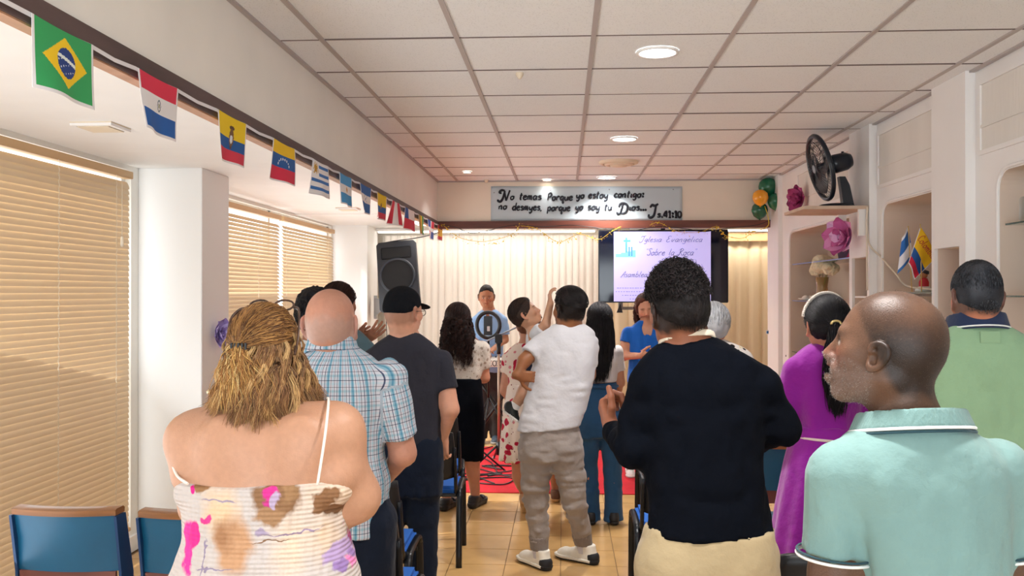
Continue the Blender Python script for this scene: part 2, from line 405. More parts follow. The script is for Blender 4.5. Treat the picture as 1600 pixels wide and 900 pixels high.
for px, py in ((760, 281), (812, 114)):
    p = PZ(px, py, ZC); b = nbm(); lathe(b, [(.02, 0), (.02, -.01), (.008, -.03), (0, -.032)], 12, p)
    tag(from_bm('sprinkler', b, M_vent), 'small brass coloured ceiling sprinkler ' + ('by the soffit above the curtain' if px == 760 else 'in a nearer ceiling tile'), 'sprinkler')
# ================================================================== RIGHT WALL with arched niches
M_rw = mat('niche wall paint', '#f1eeec', .5, var=.02, vscale=3)
M_nin = mat('niche inside paint', '#dfcbbb', .7, var=.03, vscale=3)
def arch_bay(name, y0, y1, o0, o1, zb, zt, X=XR, r=.09, depth=.34, z0=0.0, z1=ZC+.02, lip=True):
    """wall bay with a round-cornered niche. o0<o1 opening along Y"""
    out = []
    n = 6
    def arc(cy, cz, a0, a1):
        for k in range(n+1):
            a = a0+(a1-a0)*k/n; out.append((cy+r*math.cos(a), cz+r*math.sin(a)))
    arc(o1-r, zt-r, 0, PI/2); arc(o0+r, zt-r, PI/2, PI)
    rb = .005; out.append((o0, zb)); out.append((o1, zb))
    N_ = len(out); b = nbm()
    inn = [b.verts.new((X, y, z)) for y, z in out]
    dp = [b.verts.new((X+depth, y, z)) for y, z in out]
    def proj(y, z):
        cy, cz = (o0+o1)/2, (zb+zt)/2; dy, dz = y-cy, z-cz
        return y, z
    C = {k: b.verts.new((X, y, z)) for k, (y, z) in {'tr': (y1, z1), 'tl': (y0, z1), 'bl': (y0, z0), 'br': (y1, z0)}.items()}
    b.faces.new([C['tr']]+[C['tl']]+[inn[k] for k in range(n+1, -1, -1)][0:0] + [inn[k] for k in range(n+1+n//2, n//2-1, -1)])
    b.faces.new([C['tl'], C['bl'], inn[2*n+2]]+[inn[k] for k in range(2*n+1, n+n//2, -1)])
    b.faces.new([C['bl'], C['br'], inn[2*n+3], inn[2*n+2]])
    b.faces.new([C['br'], C['tr']]+[inn[k] for k in range(n//2, -1, -1)]+[inn[2*n+3]])
    w = from_bm(name, b, M_rw, kind='structure')
    b = nbm(); inn = [b.verts.new((X, y, z)) for y, z in out]; dp = [b.verts.new((X+depth, y, z)) for y, z in out]
    for k in range(N_): b.faces.new((inn[k], dp[k], dp[(k+1) % N_], inn[(k+1) % N_]))
    b.faces.new(dp); from_bm('niche_lining', b, M_nin, w)
    if lip:   # moulded edge round the opening
        b = nbm(); q = out[0:2*n+2]; path = [(X-.004, out[2*n+3][0]+.012, zb)]
        cy, cz = (o0+o1)/2, (zb+zt)/2
        pts = [(X-.003, o1+.014, zb)]
        for k in range(n+1):
            a = PI/2*k/n; pts.append((X-.003, o1-r+(r+.014)*math.cos(a), zt-r+(r+.014)*math.sin(a)))
        for k in range(n+1):
            a = PI/2+PI/2*k/n; pts.append((X-.003, o0+r+(r+.014)*math.cos(a), zt-r+(r+.014)*math.sin(a)))
        pts.append((X-.003, o0-.014, zb)); tube(b, pts, .009, 6); from_bm('niche_moulding', b, M_rw, w)
    return w
def panel(w, y0, y1, z0, z1, X=XR):
    """moulded frame with hanging cloth panel over a niche"""
    b = nbm()
    rim(b, 'x', y0, y1, z0, z1, .022, X-.014, X+.001)
    from_bm('panel_moulding', b, M_rw, w)
    m = mat('pale panel lining', '#e4dfd8', .8, var=.05, vscale=4, bump=.3, bscale=30, stretch=(1, 1, .15))
    b = nbm(); box(b, X-.005, X-.001, y0+.023, y1-.023, z0+.023, z1-.023); box(b, X-.012, X-.006, y0+.023, y1-.023, z0+(z1-z0)*.36, z0+(z1-z0)*.36+.014); from_bm('panel_field', b, m, w)
w1 = arch_bay('wall_right', 6.68, 9.36, 6.72, 8.60, .80, 2.19)
w2 = arch_bay('wall_right.001', 5.21, 6.25, 5.225, 6.12, .80, 2.215)
w3 = arch_bay('wall_right.002', 2.2, 4.78, 2.9, 4.52, .80, 2.225)
arch_bay('wall_right.003', YBACK, 2.2, -.3, 1.6, .80, 2.225)
panel(w2, 5.25, 6.21, 2.33, 2.70); panel(w3, 2.6, 4.72, 2.33, 2.70); panel(w1, 6.8, 8.3, 2.33, 2.70)
# piers between the bays, each with a small open niche
XP_ = 2.03
def pier(name, y0, y1, n0, n1, ntop):
    b = nbm()
    box(b, XP_, XR+.4, y0, n0, 0, ZC); box(b, XP_, XR+.4, n1, y1, 0, ZC); box(b, XP_, XR+.4, n0, n1, ntop, ZC); box(b, XP_, XR+.4, n0, n1, 0, .8)
    w = from_bm(name, b, M_rw, kind='structure')
    boxo('niche_back', XP_+.30, XP_+.33, n0, n1, .8, ntop, M_nin, w)
    b = nbm(); box(b, XP_+.02, XP_+.3, n0+.001, n0+.004, .8, ntop-.001); box(b, XP_+.02, XP_+.3, n1-.004, n1-.001, .8, ntop-.001); box(b, XP_+.02, XP_+.3, n0, n1, ntop-.004, ntop-.001); from_bm('niche_lining', b, M_nin, w)
    return w
pier('wall_right_pier', 4.78, 5.21, 4.855, 5.175, 1.885)
pier('wall_right_pier.001', 6.25, 6.68, 6.295, 6.62, 1.885)
boxo('wall_right_outer', 2.52, 2.62, YBACK, 12, 0, 2.95, M_paint, kind='structure')
boxo('wall_right_corner', 2.04, 2.12, 8.9, 9.36, 0, ZC, M_rw, kind='structure', bev=.004)
boxo('wall_right_platform', 3.0, 3.1, 9.36, 12, 0, 2.6, M_paint, kind='structure')
# glass shelves
M_gshelf = mat('shelf glass', '#9fc0b8', .08, trans=.8)
M_gedge = mat('shelf glass edge', '#30504e', .1)
def glass_shelf(y0, y1, z, label):
    t = empty('glass_shelf', (XR+.15, (y0+y1)/2, z), 0, label, 'shelf'); h = (y1-y0)/2
    boxo('pane', -.14, .16, -h, h, 0, .008, M_gshelf, t); boxo('edge', -.1435, -.14, -h, h, 0, .008, M_gedge, t)
    for y in (-h*.8, h*.8): boxo('bracket', -.02, .16, y-.01, y+.01, -.018, 0, M_chrome, t)
glass_shelf(6.80, 8.56, 1.895, 'upper glass shelf in the far arched niche, holding picture frames')
glass_shelf(8.0, 8.56, 1.565, 'short middle glass shelf in the far niche, holding shells')
glass_shelf(6.80, 8.56, 1.10, 'low empty glass shelf in the far niche')
glass_shelf(2.95, 4.48, 1.965, 'upper glass shelf in the nearest niche, holding a mug')
glass_shelf(2.95, 4.48, 1.625, 'lower empty glass shelf in the nearest niche')
glass_shelf(5.26, 6.08, 1.64, 'glass shelf in the middle niche under the little flags')
# ------------------------------------------------------------------ platform: curtains, light strip, carpet
def curtain(x0, x1, y, m, label, amp=.022, wl=.085, z0=.04, z1=2.36, nm='curtain', seed=0):
    rng = np.random.RandomState(seed); nx = int((x1-x0)/.012); nz = 16; V = []
    ph = np.cumsum(rng.uniform(.75, 1.25, nx+1))*(2*PI*.012/wl)
    for j in range(nz+1):
        f = j/nz
        for i in range(nx+1):
            a = amp*(.55+.45*(1-f))*(math.sin(ph[i]+.3*math.sin(f*3+i*.01))+.45*math.sin(.37*ph[i]+1)+.25*math.sin(2.3*ph[i]+1))
            V.append((x0+(x1-x0)*i/nx+.01*math.cos(ph[i]), y+a, z0+(z1-z0)*f))
    me = bpy.data.meshes.new(nm); w = nx+1
    me.from_pydata(V, [], [(j*w+i, j*w+i+1, (j+1)*w+i+1, (j+1)*w+i) for j in range(nz) for i in range(nx)])
    o = from_me(nm, me, m, None, True); tag(o, label, 'curtain'); return o
def cur_mat(name, col, tcol, f):
    m = bpy.data.materials.new(name); m.use_nodes = True; nt = m.node_tree; N = nt.nodes; L = nt.links; b = N['Principled BSDF']
    b.inputs['Base Color'].default_value = lin(col)+(1,); b.inputs['Roughness'].default_value = .8
    t = N.new('ShaderNodeBsdfTranslucent'); t.inputs[0].default_value = lin(tcol)+(1,)
    mx = N.new('ShaderNodeMixShader'); mx.inputs[0].default_value = f; L.new(b.outputs[0], mx.inputs[1]); L.new(t.outputs[0], mx.inputs[2]); L.new(mx.outputs[0], N['Material Output'].inputs[0]); return m
MC1 = cur_mat('cream curtain voile', '#f6f1ea', '#fffaf2', .3); MC2 = cur_mat('golden curtain cloth', '#efdfc2', '#ffe9c6', .2)
curtain(-2.30, .42, 11.55, MC1, 'long cream pleated curtain across the back of the platform', seed=1)
curtain(.43, 2.95, 11.44, MC2, 'golden beige pleated curtain behind and right of the television', seed=2, wl=.16)
b = nbm(); box(b, 1.9, 2.95, 11.36, 11.375, 2.27, 2.37); tag(from_bm('curtain_valance', b, mat('brown header', '#a07a58', .8, var=.15, vscale=9)), 'brown header band at the top of the golden curtain', 'curtain')
M_led = mat('led strip', '#fffaf0', .5, emit=4)
boxo('added_glow_panel', -1.7, .9, 10.25, 10.75, 2.428, 2.439, M_led, bpy.data.objects['ceiling_platform'])  # glowing panel added as a fixture for the platform fill, hidden by the beam
t = empty('light_strip', (-.9, 11.3, 2.38), 0, 'long white light strip above the cream curtain', 'light')
boxo('channel', -1.42, 1.30, -.03, .03, .02, .05, M_white, t); boxo('tube', -1.40, 1.28, -.016, .016, 0, .022, M_led, t, .004)
l = area('lamp', (0, 0, 0), (0, 0, -1), 2.6, .05, 5, (1, .96, .90)); l.location = (0, .02, -.02); l.rotation_euler = (.25, 0, 0); l.parent = t
t = empty('light_strip', (1.4, 11.25, 2.38), 0, 'short white light strip above the golden curtain', 'light')
boxo('channel', -.6, 1.3, -.03, .03, .02, .05, M_white, t); boxo('tube', -.58, 1.28, -.016, .016, 0, .022, M_led, t, .004)
l = area('lamp', (0, 0, 0), (0, 0, -1), 2.2, .05, 12, (1, .90, .74)); l.location = (.35, .02, -.02); l.rotation_euler = (.25, 0, 0); l.parent = t  # lamp widened past its tube to brighten the golden curtain
M_carpet = mat('red carpet', '#c01024', .95, var=.10, vscale=7, bump=.4, bscale=350)
b = nbm(); box(b, -1.35, 1.45, 7.53, 9.75, .0005, .007, .002); tag(from_bm('carpet', b, M_carpet), 'flat bright red carpet on the tan tiled floor', 'carpet')
# beyond the windows: a plain pavement and facade so that the view out is not empty
boxo('pavement_outside', -14, -2.95, -6, 16, -.14, -.04, mat('pavement', '#b5aea2', .9), kind='structure')
# ================================================================== FIGURE ENGINE: smooth distance fields turned into meshes
f32 = np.float32
def lattice(seed):
    return np.random.RandomState(seed).uniform(-1, 1, (32, 32, 32)).astype(f32)
LAT = lattice(3)
def vnoise(X, Y, Z):
    def sp(a):
        i = np.floor(a).astype(np.int32); f = (a-i).astype(f32); return i & 31, (i+1) & 31, f*f*(3-2*f)
    x0, x1, fx = sp(X); y0, y1, fy = sp(Y); z0, z1, fz = sp(Z)
    c = lambda a, b_, d: LAT[a, b_, d]
    a = c(x0, y0, z0)*(1-fx)+c(x1, y0, z0)*fx; b_ = c(x0, y1, z0)*(1-fx)+c(x1, y1, z0)*fx
    d = c(x0, y0, z1)*(1-fx)+c(x1, y0, z1)*fx; e = c(x0, y1, z1)*(1-fx)+c(x1, y1, z1)*fx
    return (a*(1-fy)+b_*fy)*(1-fz)+(d*(1-fy)+e*fy)*fz
def A(*v): return np.array(v[0] if len(v) == 1 else v, dtype=np.float64)
class SDF:
    BIG = .3
    def __init__(s, lo, hi, h):
        s.h = h; s.lo = A(lo)-2*h; n = np.ceil((A(hi)+2*h-s.lo)/h).astype(int)+1; s.n = n
        s.ax = [(s.lo[i]+h*np.arange(n[i])).astype(f32) for i in range(3)]
        s.d = np.full(tuple(n), s.BIG, f32)
    def sl(s, lo, hi, m):
        r = []
        for i in range(3):
            a = int(math.floor((lo[i]-m-s.lo[i])/s.h)); b_ = int(math.ceil((hi[i]+m-s.lo[i])/s.h))+1
            a = max(a, 0); b_ = min(b_, s.n[i])
            if b_ <= a: return None
            r.append(slice(a, b_))
        return tuple(r)
    def grid(s, r): return s.ax[0][r[0]][:, None, None], s.ax[1][r[1]][None, :, None], s.ax[2][r[2]][None, None, :]
    def add(s, r, v, k):
        a = s.d[r]
        if k <= 0: s.d[r] = np.minimum(a, v); return
        h = np.maximum(k-np.abs(a-v), 0)/k; s.d[r] = np.minimum(a, v)-h*h*k*.25
    def sub(s, r, v, k):
        a = s.d[r]; v = -v; h = np.maximum(k-np.abs(a-v), 0)/max(k, 1e-6); s.d[r] = np.maximum(a, v)+h*h*k*.25
    def cap(s, a, b_, r1, r2=None, k=.02, sub=False, sq=None, off=0):
        """tapered rod; sq=(axis vector, factor) flattens it along that axis"""
        a = A(a); b_ = A(b_); r2 = r1 if r2 is None else r2; r1 += off; r2 += off; R = max(r1, r2)
        m = k+2.5*s.h+R+(R*.6 if sq else 0); r = s.sl(np.minimum(a, b_), np.maximum(a, b_), m)
        if r is None: return
        X, Y, Z = s.grid(r); d = b_-a; L2 = max(float(d@d), 1e-9)
        x, y, z = X-f32(a[0]), Y-f32(a[1]), Z-f32(a[2])
        t = np.clip((x*f32(d[0])+y*f32(d[1])+z*f32(d[2]))/f32(L2), 0, 1)
        qx, qy, qz = x-t*f32(d[0]), y-t*f32(d[1]), z-t*f32(d[2])
        if sq:
            w = A(sq[0]); w = w/np.linalg.norm(w); q = qx*f32(w[0])+qy*f32(w[1])+qz*f32(w[2]); g = f32(1/sq[1]-1)
            qx, qy, qz = qx+q*g*f32(w[0]), qy+q*g*f32(w[1]), qz+q*g*f32(w[2])
        v = np.sqrt(qx*qx+qy*qy+qz*qz)-(r1+(r2-r1)*t)
        if sq: v = v*f32(min(1, sq[1]*1.25))
        (s.sub if sub else s.add)(r, v.astype(f32), k)
    def chain(s, pts, rad, k=.02, off=0, sq=None):
        for i in range(len(pts)-1): s.cap(pts[i], pts[i+1], rad[i], rad[i+1], k, off=off, sq=sq)
    def ell(s, c, rad, R=None, k=.02, sub=False):
        c = A(c); rad = A(rad); R = np.eye(3) if R is None else R; m = k+2.5*s.h+max(rad); r = s.sl(c, c, m)
        if r is None: return
        X, Y, Z = s.grid(r); x, y, z = X-f32(c[0]), Y-f32(c[1]), Z-f32(c[2]); q = []
        for i in range(3): q.append((x*f32(R[0, i])+y*f32(R[1, i])+z*f32(R[2, i]))/f32(rad[i]))
        k0 = np.sqrt(q[0]**2+q[1]**2+q[2]**2); k1 = np.sqrt((q[0]/rad[0])**2+(q[1]/rad[1])**2+(q[2]/rad[2])**2)+1e-6
        v = (k0*(k0-1)/k1).astype(f32); (s.sub if sub else s.add)(r, v, k)
    def loft(s, sec, k=.03, off=0, n=2.4, zlo=None, zhi=None, rot=0.0):
        """sec: rows (z, cx, cy, halfwidth, halfdepth) sorted by z; rot turns the ellipse about z"""
        sec = np.array(sorted([tuple(q) for q in sec]), float); z0, z1 = sec[0, 0], sec[-1, 0]
        zz = np.linspace(z0, z1, 90); fine = np.array(catmull([tuple(q) for q in sec], 8)); fine = fine[np.argsort(fine[:, 0])]
        zl = z0 if zlo is None else zlo; zh = z1 if zhi is None else zhi
        mx = max(sec[:, 3].max(), sec[:, 4].max())+off+k+3*s.h
        r = s.sl((sec[:, 1].min()-mx, sec[:, 2].min()-mx, zl-k-3*s.h), (sec[:, 1].max()+mx, sec[:, 2].max()+mx, zh+k+3*s.h), 0)
        if r is None: return
        X, Y, Z = s.grid(r); zf = Z.ravel()
        I = [np.interp(zf, fine[:, 0], fine[:, j]).astype(f32)[None, None, :] for j in (1, 2, 3, 4)]
        a = np.maximum(I[2]+off, .004); b_ = np.maximum(I[3]+off, .004); x, y = X-I[0], Y-I[1]
        if rot: c_, s_ = f32(math.cos(rot)), f32(math.sin(rot)); x, y = x*c_+y*s_, -x*s_+y*c_
        rho = (np.abs(x/a)**f32(n)+np.abs(y/b_)**f32(n))**f32(1/n)+1e-6; rr = np.sqrt(x*x+y*y)
        v = rr*(1-1/rho); v = np.where(rho < .3, -np.minimum(a, b_)*.7, v)
        v = np.maximum(v, np.maximum(zl-off*0-Z, Z-zh)); s.add(r, v.astype(f32), k)
    def clip(s, p, nrm):
        """keep only the side of the plane away from nrm"""
        nrm = A(nrm); nrm = nrm/np.linalg.norm(nrm); X, Y, Z = s.grid((slice(None),)*3)
        v = (X-f32(p[0]))*f32(nrm[0])+(Y-f32(p[1]))*f32(nrm[1])+(Z-f32(p[2]))*f32(nrm[2]); s.d = np.maximum(s.d, v.astype(f32))
    def clipz(s, zmin=None, zmax=None):
        if zmin is not None: s.clip((0, 0, zmin), (0, 0, -1))
        if zmax is not None: s.clip((0, 0, zmax), (0, 0, 1))
    def intersect_loft(s, sec): pass
    def noise(s, amp, sc, band=.03, seed=0.0, ridge=False, mask=None):
        i = np.nonzero(np.abs(s.d) < band); x = s.ax[0][i[0]]; y = s.ax[1][i[1]]; z = s.ax[2][i[2]]
        sc = sc if hasattr(sc, '__len__') else (sc,)*3
        v = vnoise(x*sc[0]+seed, y*sc[1]+seed*1.7, z*sc[2]+seed*.3)
        if ridge: v = 1-2*np.abs(v)
        if mask is not None: v = v*mask(x, y, z)
        s.d[i] += (amp*v).astype(f32)
    def fn(s, g, band=.03):
        i = np.nonzero(np.abs(s.d) < band); x = s.ax[0][i[0]]; y = s.ax[1][i[1]]; z = s.ax[2][i[2]]
        s.d[i] += g(x, y, z).astype(f32)
    def mesh(s):
        """naive surface nets"""
        d = s.d; neg = d < 0; nx, ny, nz = d.shape
        c = np.zeros((nx-1, ny-1, nz-1), np.int8)
        for i in (0, 1):
            for j in (0, 1):
                for k in (0, 1): c += neg[i:nx-1+i, j:ny-1+j, k:nz-1+k]
        act = (c > 0) & (c < 8); idx = np.argwhere(act)
        if len(idx) == 0: return np.zeros((0, 3)), np.zeros((0, 4), int)
        vid = np.full(act.shape, -1, np.int32); vid[act] = np.arange(len(idx))
        acc = np.zeros((len(idx), 3)); cnt = np.zeros(len(idx))
        cor = [(i, j, k) for i in (0, 1) for j in (0, 1) for k in (0, 1)]
        dv = [d[idx[:, 0]+i, idx[:, 1]+j, idx[:, 2]+k] for i, j, k in cor]
        for p in range(8):
            for q in range(p+1, 8):
                df = [cor[q][t]-cor[p][t] for t in range(3)]
                if sum(abs(t) for t in df) != 1: continue
                a, b_ = dv[p], dv[q]; m = (a < 0) != (b_ < 0); t = np.where(m, a/np.where(m, a-b_, 1), 0)
                for w in range(3): acc[:, w] += np.where(m, cor[p][w]+t*df[w], 0)
                cnt += m
        V = s.lo+s.h*(idx+acc/cnt[:, None]); Q = []
        for axx in range(3):
            o = [0, 1, 2]; o.remove(axx)
            a = neg; sl0 = [slice(None)]*3; sl1 = [slice(None)]*3; sl0[axx] = slice(0, -1); sl1[axx] = slice(1, None)
            ch = a[tuple(sl0)] != a[tuple(sl1)]
            for w in o:
                t = [slice(None)]*3; t[w] = slice(1, -1); ch = ch[tuple(t)]
            e = np.argwhere(ch)
            for w in o: e[:, w] += 1
            st = a[e[:, 0], e[:, 1], e[:, 2]]
            def vv(du, dw):
                q = e.copy(); q[:, o[0]] -= du; q[:, o[1]] -= dw; return vid[q[:, 0], q[:, 1], q[:, 2]]
            quad = np.stack([vv(1, 1), vv(0, 1), vv(0, 0), vv(1, 0)], 1)
            flip = ~st if axx != 1 else st
            quad[flip] = quad[flip][:, ::-1]; Q.append(quad)
        Q = np.concatenate(Q); Q = Q[(Q >= 0).all(1)]; return V, Q
def join(parts):
    V = []; Q = []; n = 0
    for v, q in parts:
        V.append(v); Q.append(q+n); n += len(v)
    return np.concatenate(V), np.concatenate(Q)
def np_mesh(name, V, Q, m, parent, colf=None, uv=None, origin=None):
    """V in world space; the mesh is stored relative to its parent's location"""
    V = np.asarray(V, float); o0 = np.array(parent.location) if parent is not None else np.zeros(3)
    if parent is not None and parent.parent is not None: o0 = o0+np.array(parent.parent.location)
    me = bpy.data.meshes.new(name); me.vertices.add(len(V)); me.vertices.foreach_set('co', (V-o0).astype(f32).ravel())
    nq = len(Q); k = Q.shape[1]; me.loops.add(nq*k); me.polygons.add(nq); me.loops.foreach_set('vertex_index', Q.astype(np.int32).ravel())
    me.polygons.foreach_set('loop_start', np.arange(nq, dtype=np.int32)*k); me.polygons.foreach_set('loop_total', np.full(nq, k, np.int32))
    me.polygons.foreach_set('use_smooth', np.ones(nq, bool)); me.update(calc_edges=True)
    if colf is not None:
        c = colf(V) if callable(colf) else colf
        ca = me.color_attributes.new('Col', 'FLOAT_COLOR', 'POINT'); a = np.ones((len(V), 4), f32); a[:, :3] = c; ca.data.foreach_set('color', a.ravel())
    if uv is not None:
        a = me.attributes.new('cloth', 'FLOAT_VECTOR', 'POINT'); a.data.foreach_set('vector', uv(V).astype(f32).ravel())
    o = from_me(name, me, m, parent); return o
# ---- hair strands: tapered tubes along polylines, built in numpy
def strands(paths, rad, sides=4, taper=True):
    """paths: array (n, m, 3)"""
    Pp = np.asarray(paths, float); n, m_, _ = Pp.shape
    T = np.gradient(Pp, axis=1); T /= np.linalg.norm(T, axis=2, keepdims=True)+1e-9
    ref = np.tile(A(.31, .52, .79), (n, m_, 1)); U = np.cross(T, ref); U /= np.linalg.norm(U, axis=2, keepdims=True)+1e-9; Wv = np.cross(T, U)
    t = np.linspace(0, 1, m_); pr = (np.sin(PI*np.clip(t*.85+.12, 0, 1)))**.6 if taper else np.ones(m_)
    R = np.broadcast_to(np.asarray(rad, float).reshape(-1, 1) if hasattr(rad, '__len__') else np.full((n, 1), rad), (n, 1))*pr[None, :]
    ang = 2*PI*np.arange(sides)/sides
    V = Pp[:, :, None, :]+R[:, :, None, None]*(U[:, :, None, :]*np.cos(ang)[None, None, :, None]+Wv[:, :, None, :]*np.sin(ang)[None, None, :, None])
    V = V.reshape(-1, 3); s_, i, k = np.meshgrid(np.arange(n), np.arange(m_-1), np.arange(sides), indexing='ij')
    b0 = (s_*m_+i)*sides; k2 = (k+1) % sides; Q = np.stack([b0+k, b0+k2, b0+sides+k2, b0+sides+k], -1).reshape(-1, 4); return V, Q
def strand_cols(n, m_, sides, cols, rng, dark=.15, tipf=None):
    c = np.array([lin(q) for q in cols]); w = rng.randint(0, len(c), n); cc = c[w]*rng.uniform(1-dark, 1+dark, (n, 1))
    a = np.repeat(cc[:, None, :], m_*sides, axis=1)
    if tipf is not None:
        t = np.repeat(np.linspace(0, 1, m_), sides)[None, :, None]; a = a*(1-t)+t*a*np.array(tipf)
    return a.reshape(-1, 3)
# ---- materials of the figures
def skin_mat(name):
    m = mat(name, '#ffffff', .46, attr='Col', sss=.12, var=.06, vscale=30, bump=.06, bscale=220, spec=.35); return m
M_skin = skin_mat('skin')
M_skin_close = mat('skin seen close', '#ffffff', .45, attr='Col', sss=.08, var=.05, vscale=70, bump=.12, bscale=260, spec=.4)
M_hair = mat('hair', '#ffffff', .65, attr='Col', spec=.25, bump=.25, bscale=160)
M_hairs = mat('hair strand', '#ffffff', .48, attr='Col', spec=.28)
def cloth(name, col, rough=.85, var=.05, bump=.35, bscale=18, weave=True, attr=None, sheen=.15, stretch=None, spec=.2):
    m = mat(name, col, rough, var=var, vscale=6, bump=bump, bscale=bscale, attr=attr, sheen=sheen, spec=spec, stretch=stretch)
    if m.get('wv') is None:   # broad wrinkle relief over a fine weave
        nt = m.node_tree; N = nt.nodes; L = nt.links; b = N['Principled BSDF']; m['wv'] = 1
        bp = [q for q in N if q.type == 'BUMP'][0]; bp.inputs['Distance'].default_value = .02
        tc = [q for q in N if q.type == 'TEX_COORD'][0]
        n2 = N.new('ShaderNodeTexNoise'); n2.inputs['Scale'].default_value = 420; L.new(tc.outputs['Object'], n2.inputs['Vector'])
        b2 = N.new('ShaderNodeBump'); b2.inputs['Strength'].default_value = .12; b2.inputs['Distance'].default_value = .002
        L.new(n2.outputs['Fac'], b2.inputs['Height']); L.new(bp.outputs[0], b2.inputs['Normal']); L.new(b2.outputs[0], b.inputs['Normal'])
    return m
# ---- head
class Head:
    """c: centre of the skull (between the ear tops), fwd: facing direction, roll: tilt, s: scale (1 = 0.23 m tall head)"""
    def __init__(s, c, yaw=0, pitch=0, roll=0, sc=1.0, female=False, jaw=1.0, broad=1.0):
        # yaw 0 faces +Y (away from the camera); positive turns to -X (picture left)
        R = Matrix.Rotation(yaw, 3, 'Z') @ Matrix.Rotation(pitch, 3, 'X') @ Matrix.Rotation(roll, 3, 'Y')
        s.R = np.array(R); s.c = A(c); s.s = sc; s.female = female; s.jaw = jaw; s.broad = broad
    def w(s, x, y, z): return s.c+s.R@(A(x*s.broad, y, z)*s.s)
    def loc(s, V): return ((V-s.c)@s.R)/s.s/np.array([s.broad, 1, 1])
    def build(s, g, face=True, ears=True, nose=1.0, mouth_open=0.0, lips=1.0, earsize=1.0, brow=1.0, chin=1.0, cheek=1.0, off=0, long_skull=1.0):
        S_ = s.s; R = s.R; B = s.broad
        E = lambda c, r, k=.02, sub=False: g.ell(s.w(*c), A(r[0]*B, r[1], r[2])*S_+off, R, k*S_, sub)
        C = lambda a, b_, r1, r2, k=.015, sub=False: g.cap(s.w(*a), s.w(*b_), r1*S_, r2*S_, k*S_, sub, off=off)
        E((0, -.014, .030), (.0765, .097*long_skull, .086), .01)
        E((0, -.030, -.005), (.068, .074, .06), .03)
        E((0, .030, -.025), (.062, .060, .078), .03)
        j = s.jaw
        for q in (-1, 1): C((q*.052*j, -.005, -.058), (q*.020, .058*chin, -.098), .020, .018, .03)
        C((-.016, .060*chin, -.096), (.016, .060*chin, -.096), .017, .017, .02)
        E((0, .025, -.078), (.045, .045, .028), .03)
        if not face: 
            if ears: s.ears(g, earsize, off)
            return
        C((-.030, .072, .016), (.030, .072, .016), .015*brow, .015*brow, .014)
        for q in (-1, 1):
            E((q*.044, .056, -.022), (.020*cheek, .020, .020), .025)
            E((q*.032, .0915, -.002), (.017, .012, .012), .010, True)
            E((q*.031, .071, -.003), (.0150, .0135, .0125), .003)          # eyeball under its lids
            C((q*.018, .083, .0035), (q*.044, .076, .0030), .0028, .0026, .003)   # upper lid edge
        n_ = nose
        C((0, .083, .004), (0, .083+.022*n_, -.030), .0085, .0115, .010)
        E((0, .083+.021*n_, -.034), (.0125, .0115, .0100), .006)
        for q in (-1, 1): E((q*.012*n_, .083+.010*n_, -.037), (.0085, .0105, .0080), .005)
        C((-.024, .075, -.060), (.024, .075, -.060), .014, .014, .02)
        lz = -.058; mo = mouth_open
        C((-.020, .083, lz+.004), (0, .092, lz+.007), .0050*lips, .0065*lips, .006); C((.020, .083, lz+.004), (0, .092, lz+.007), .0050*lips, .0065*lips, .006)
        C((-.018, .082, lz-.007-mo), (0, .090, lz-.009-mo), .0052*lips, .0080*lips, .006); C((.018, .082, lz-.007-mo), (0, .090, lz-.009-mo), .0052*lips, .0080*lips, .006)
        if mo: E((0, .094, lz-.001-mo*.5), (.019, .020, .0035+mo*.45), .004, True)
        else: C((-.020, .096, lz-.001), (.020, .096, lz-.001), .0022, .0022, .003, True)
        C((0, .068, -.078), (0, .070, -.078), .012, .012, .02)
        if ears: s.ears(g, earsize, off)
    def ears(s, g, sz=1.0, off=0, detail=True):
        S_ = s.s; ey = getattr(s, 'ear_dy', 0); ez = getattr(s, 'ear_sz', 1.0)
        for q in (-1, 1):
            def w(u, v, o=0): return s.w(q*(.0725+o*.8+.010*max(0, -(u))/.02*.9)/1.0, -.006+u+ey, -.014+v*ez)
            g.ell(s.w(q*.074, -.010+ey, -.016), A(.006, .015*sz, .026*sz*ez)*S_, s.R, .010*S_)
            rim = [(.012, .006), (.010, .024), (-.004, .033), (-.018, .026), (-.022, .010), (-.017, -.010), (-.008, -.022), (.004, -.029), (.010, -.020)]
            pts = [w(u*sz, v*sz, .010) for u, v in rim]; rr = [.0035, .0045, .0048, .0050, .0048, .0046, .0050, .0062, .0045]
            q2 = catmull([np.append(p_, r_) for p_, r_ in zip(pts, rr)], 4); g.chain([p_[:3] for p_ in q2], [p_[3]*S_ for p_ in q2], .004*S_)
            pl = [w(-.003*sz, -.002*sz, .006), w(-.010*sz, .014*sz, .010)]
            g.cap(pl[0], pl[1], .008*S_*sz, .0085*S_*sz, .008*S_, sq=(s.R[:, 0], .5))
            g.ell(s.w(q*.087, -.004+ey, -.017), A(.010, .0085*sz, .013*sz*ez)*S_, s.R, .004*S_, True)
            g.cap(w(-.007*sz, -.010*sz, .011), w(-.010*sz, .012*sz, .013), .0035*S_, .0030*S_, .004*S_)
            g.cap(w(.010*sz, -.006*sz, .006), w(.011*sz, -.014*sz, .006), .004*S_, .004*S_, .004*S_)
    def paint(s, V, base, lipc=None, eye=True, hairline=None, hairc='#1a1412', stub=None, ear='#c96a55', eyec='#2a1a12', open_eye=True, brows='#20150f', hstr=.9):
        """colours of the skin itself: lips, brows, stubble, shaven scalp"""
        q = s.loc(V); x, y, z = q[:, 0], q[:, 1], q[:, 2]; b = np.array(lin(base)); C = np.tile(b, (len(V), 1))
        def mixc(m_, col): 
            m_ = np.clip(m_, 0, 1)[:, None]; C[:] = C*(1-m_)+np.array(lin(col))*m_
        inh = (np.abs(x) < .12) & (np.abs(y) < .15) & (np.abs(z) < .14)
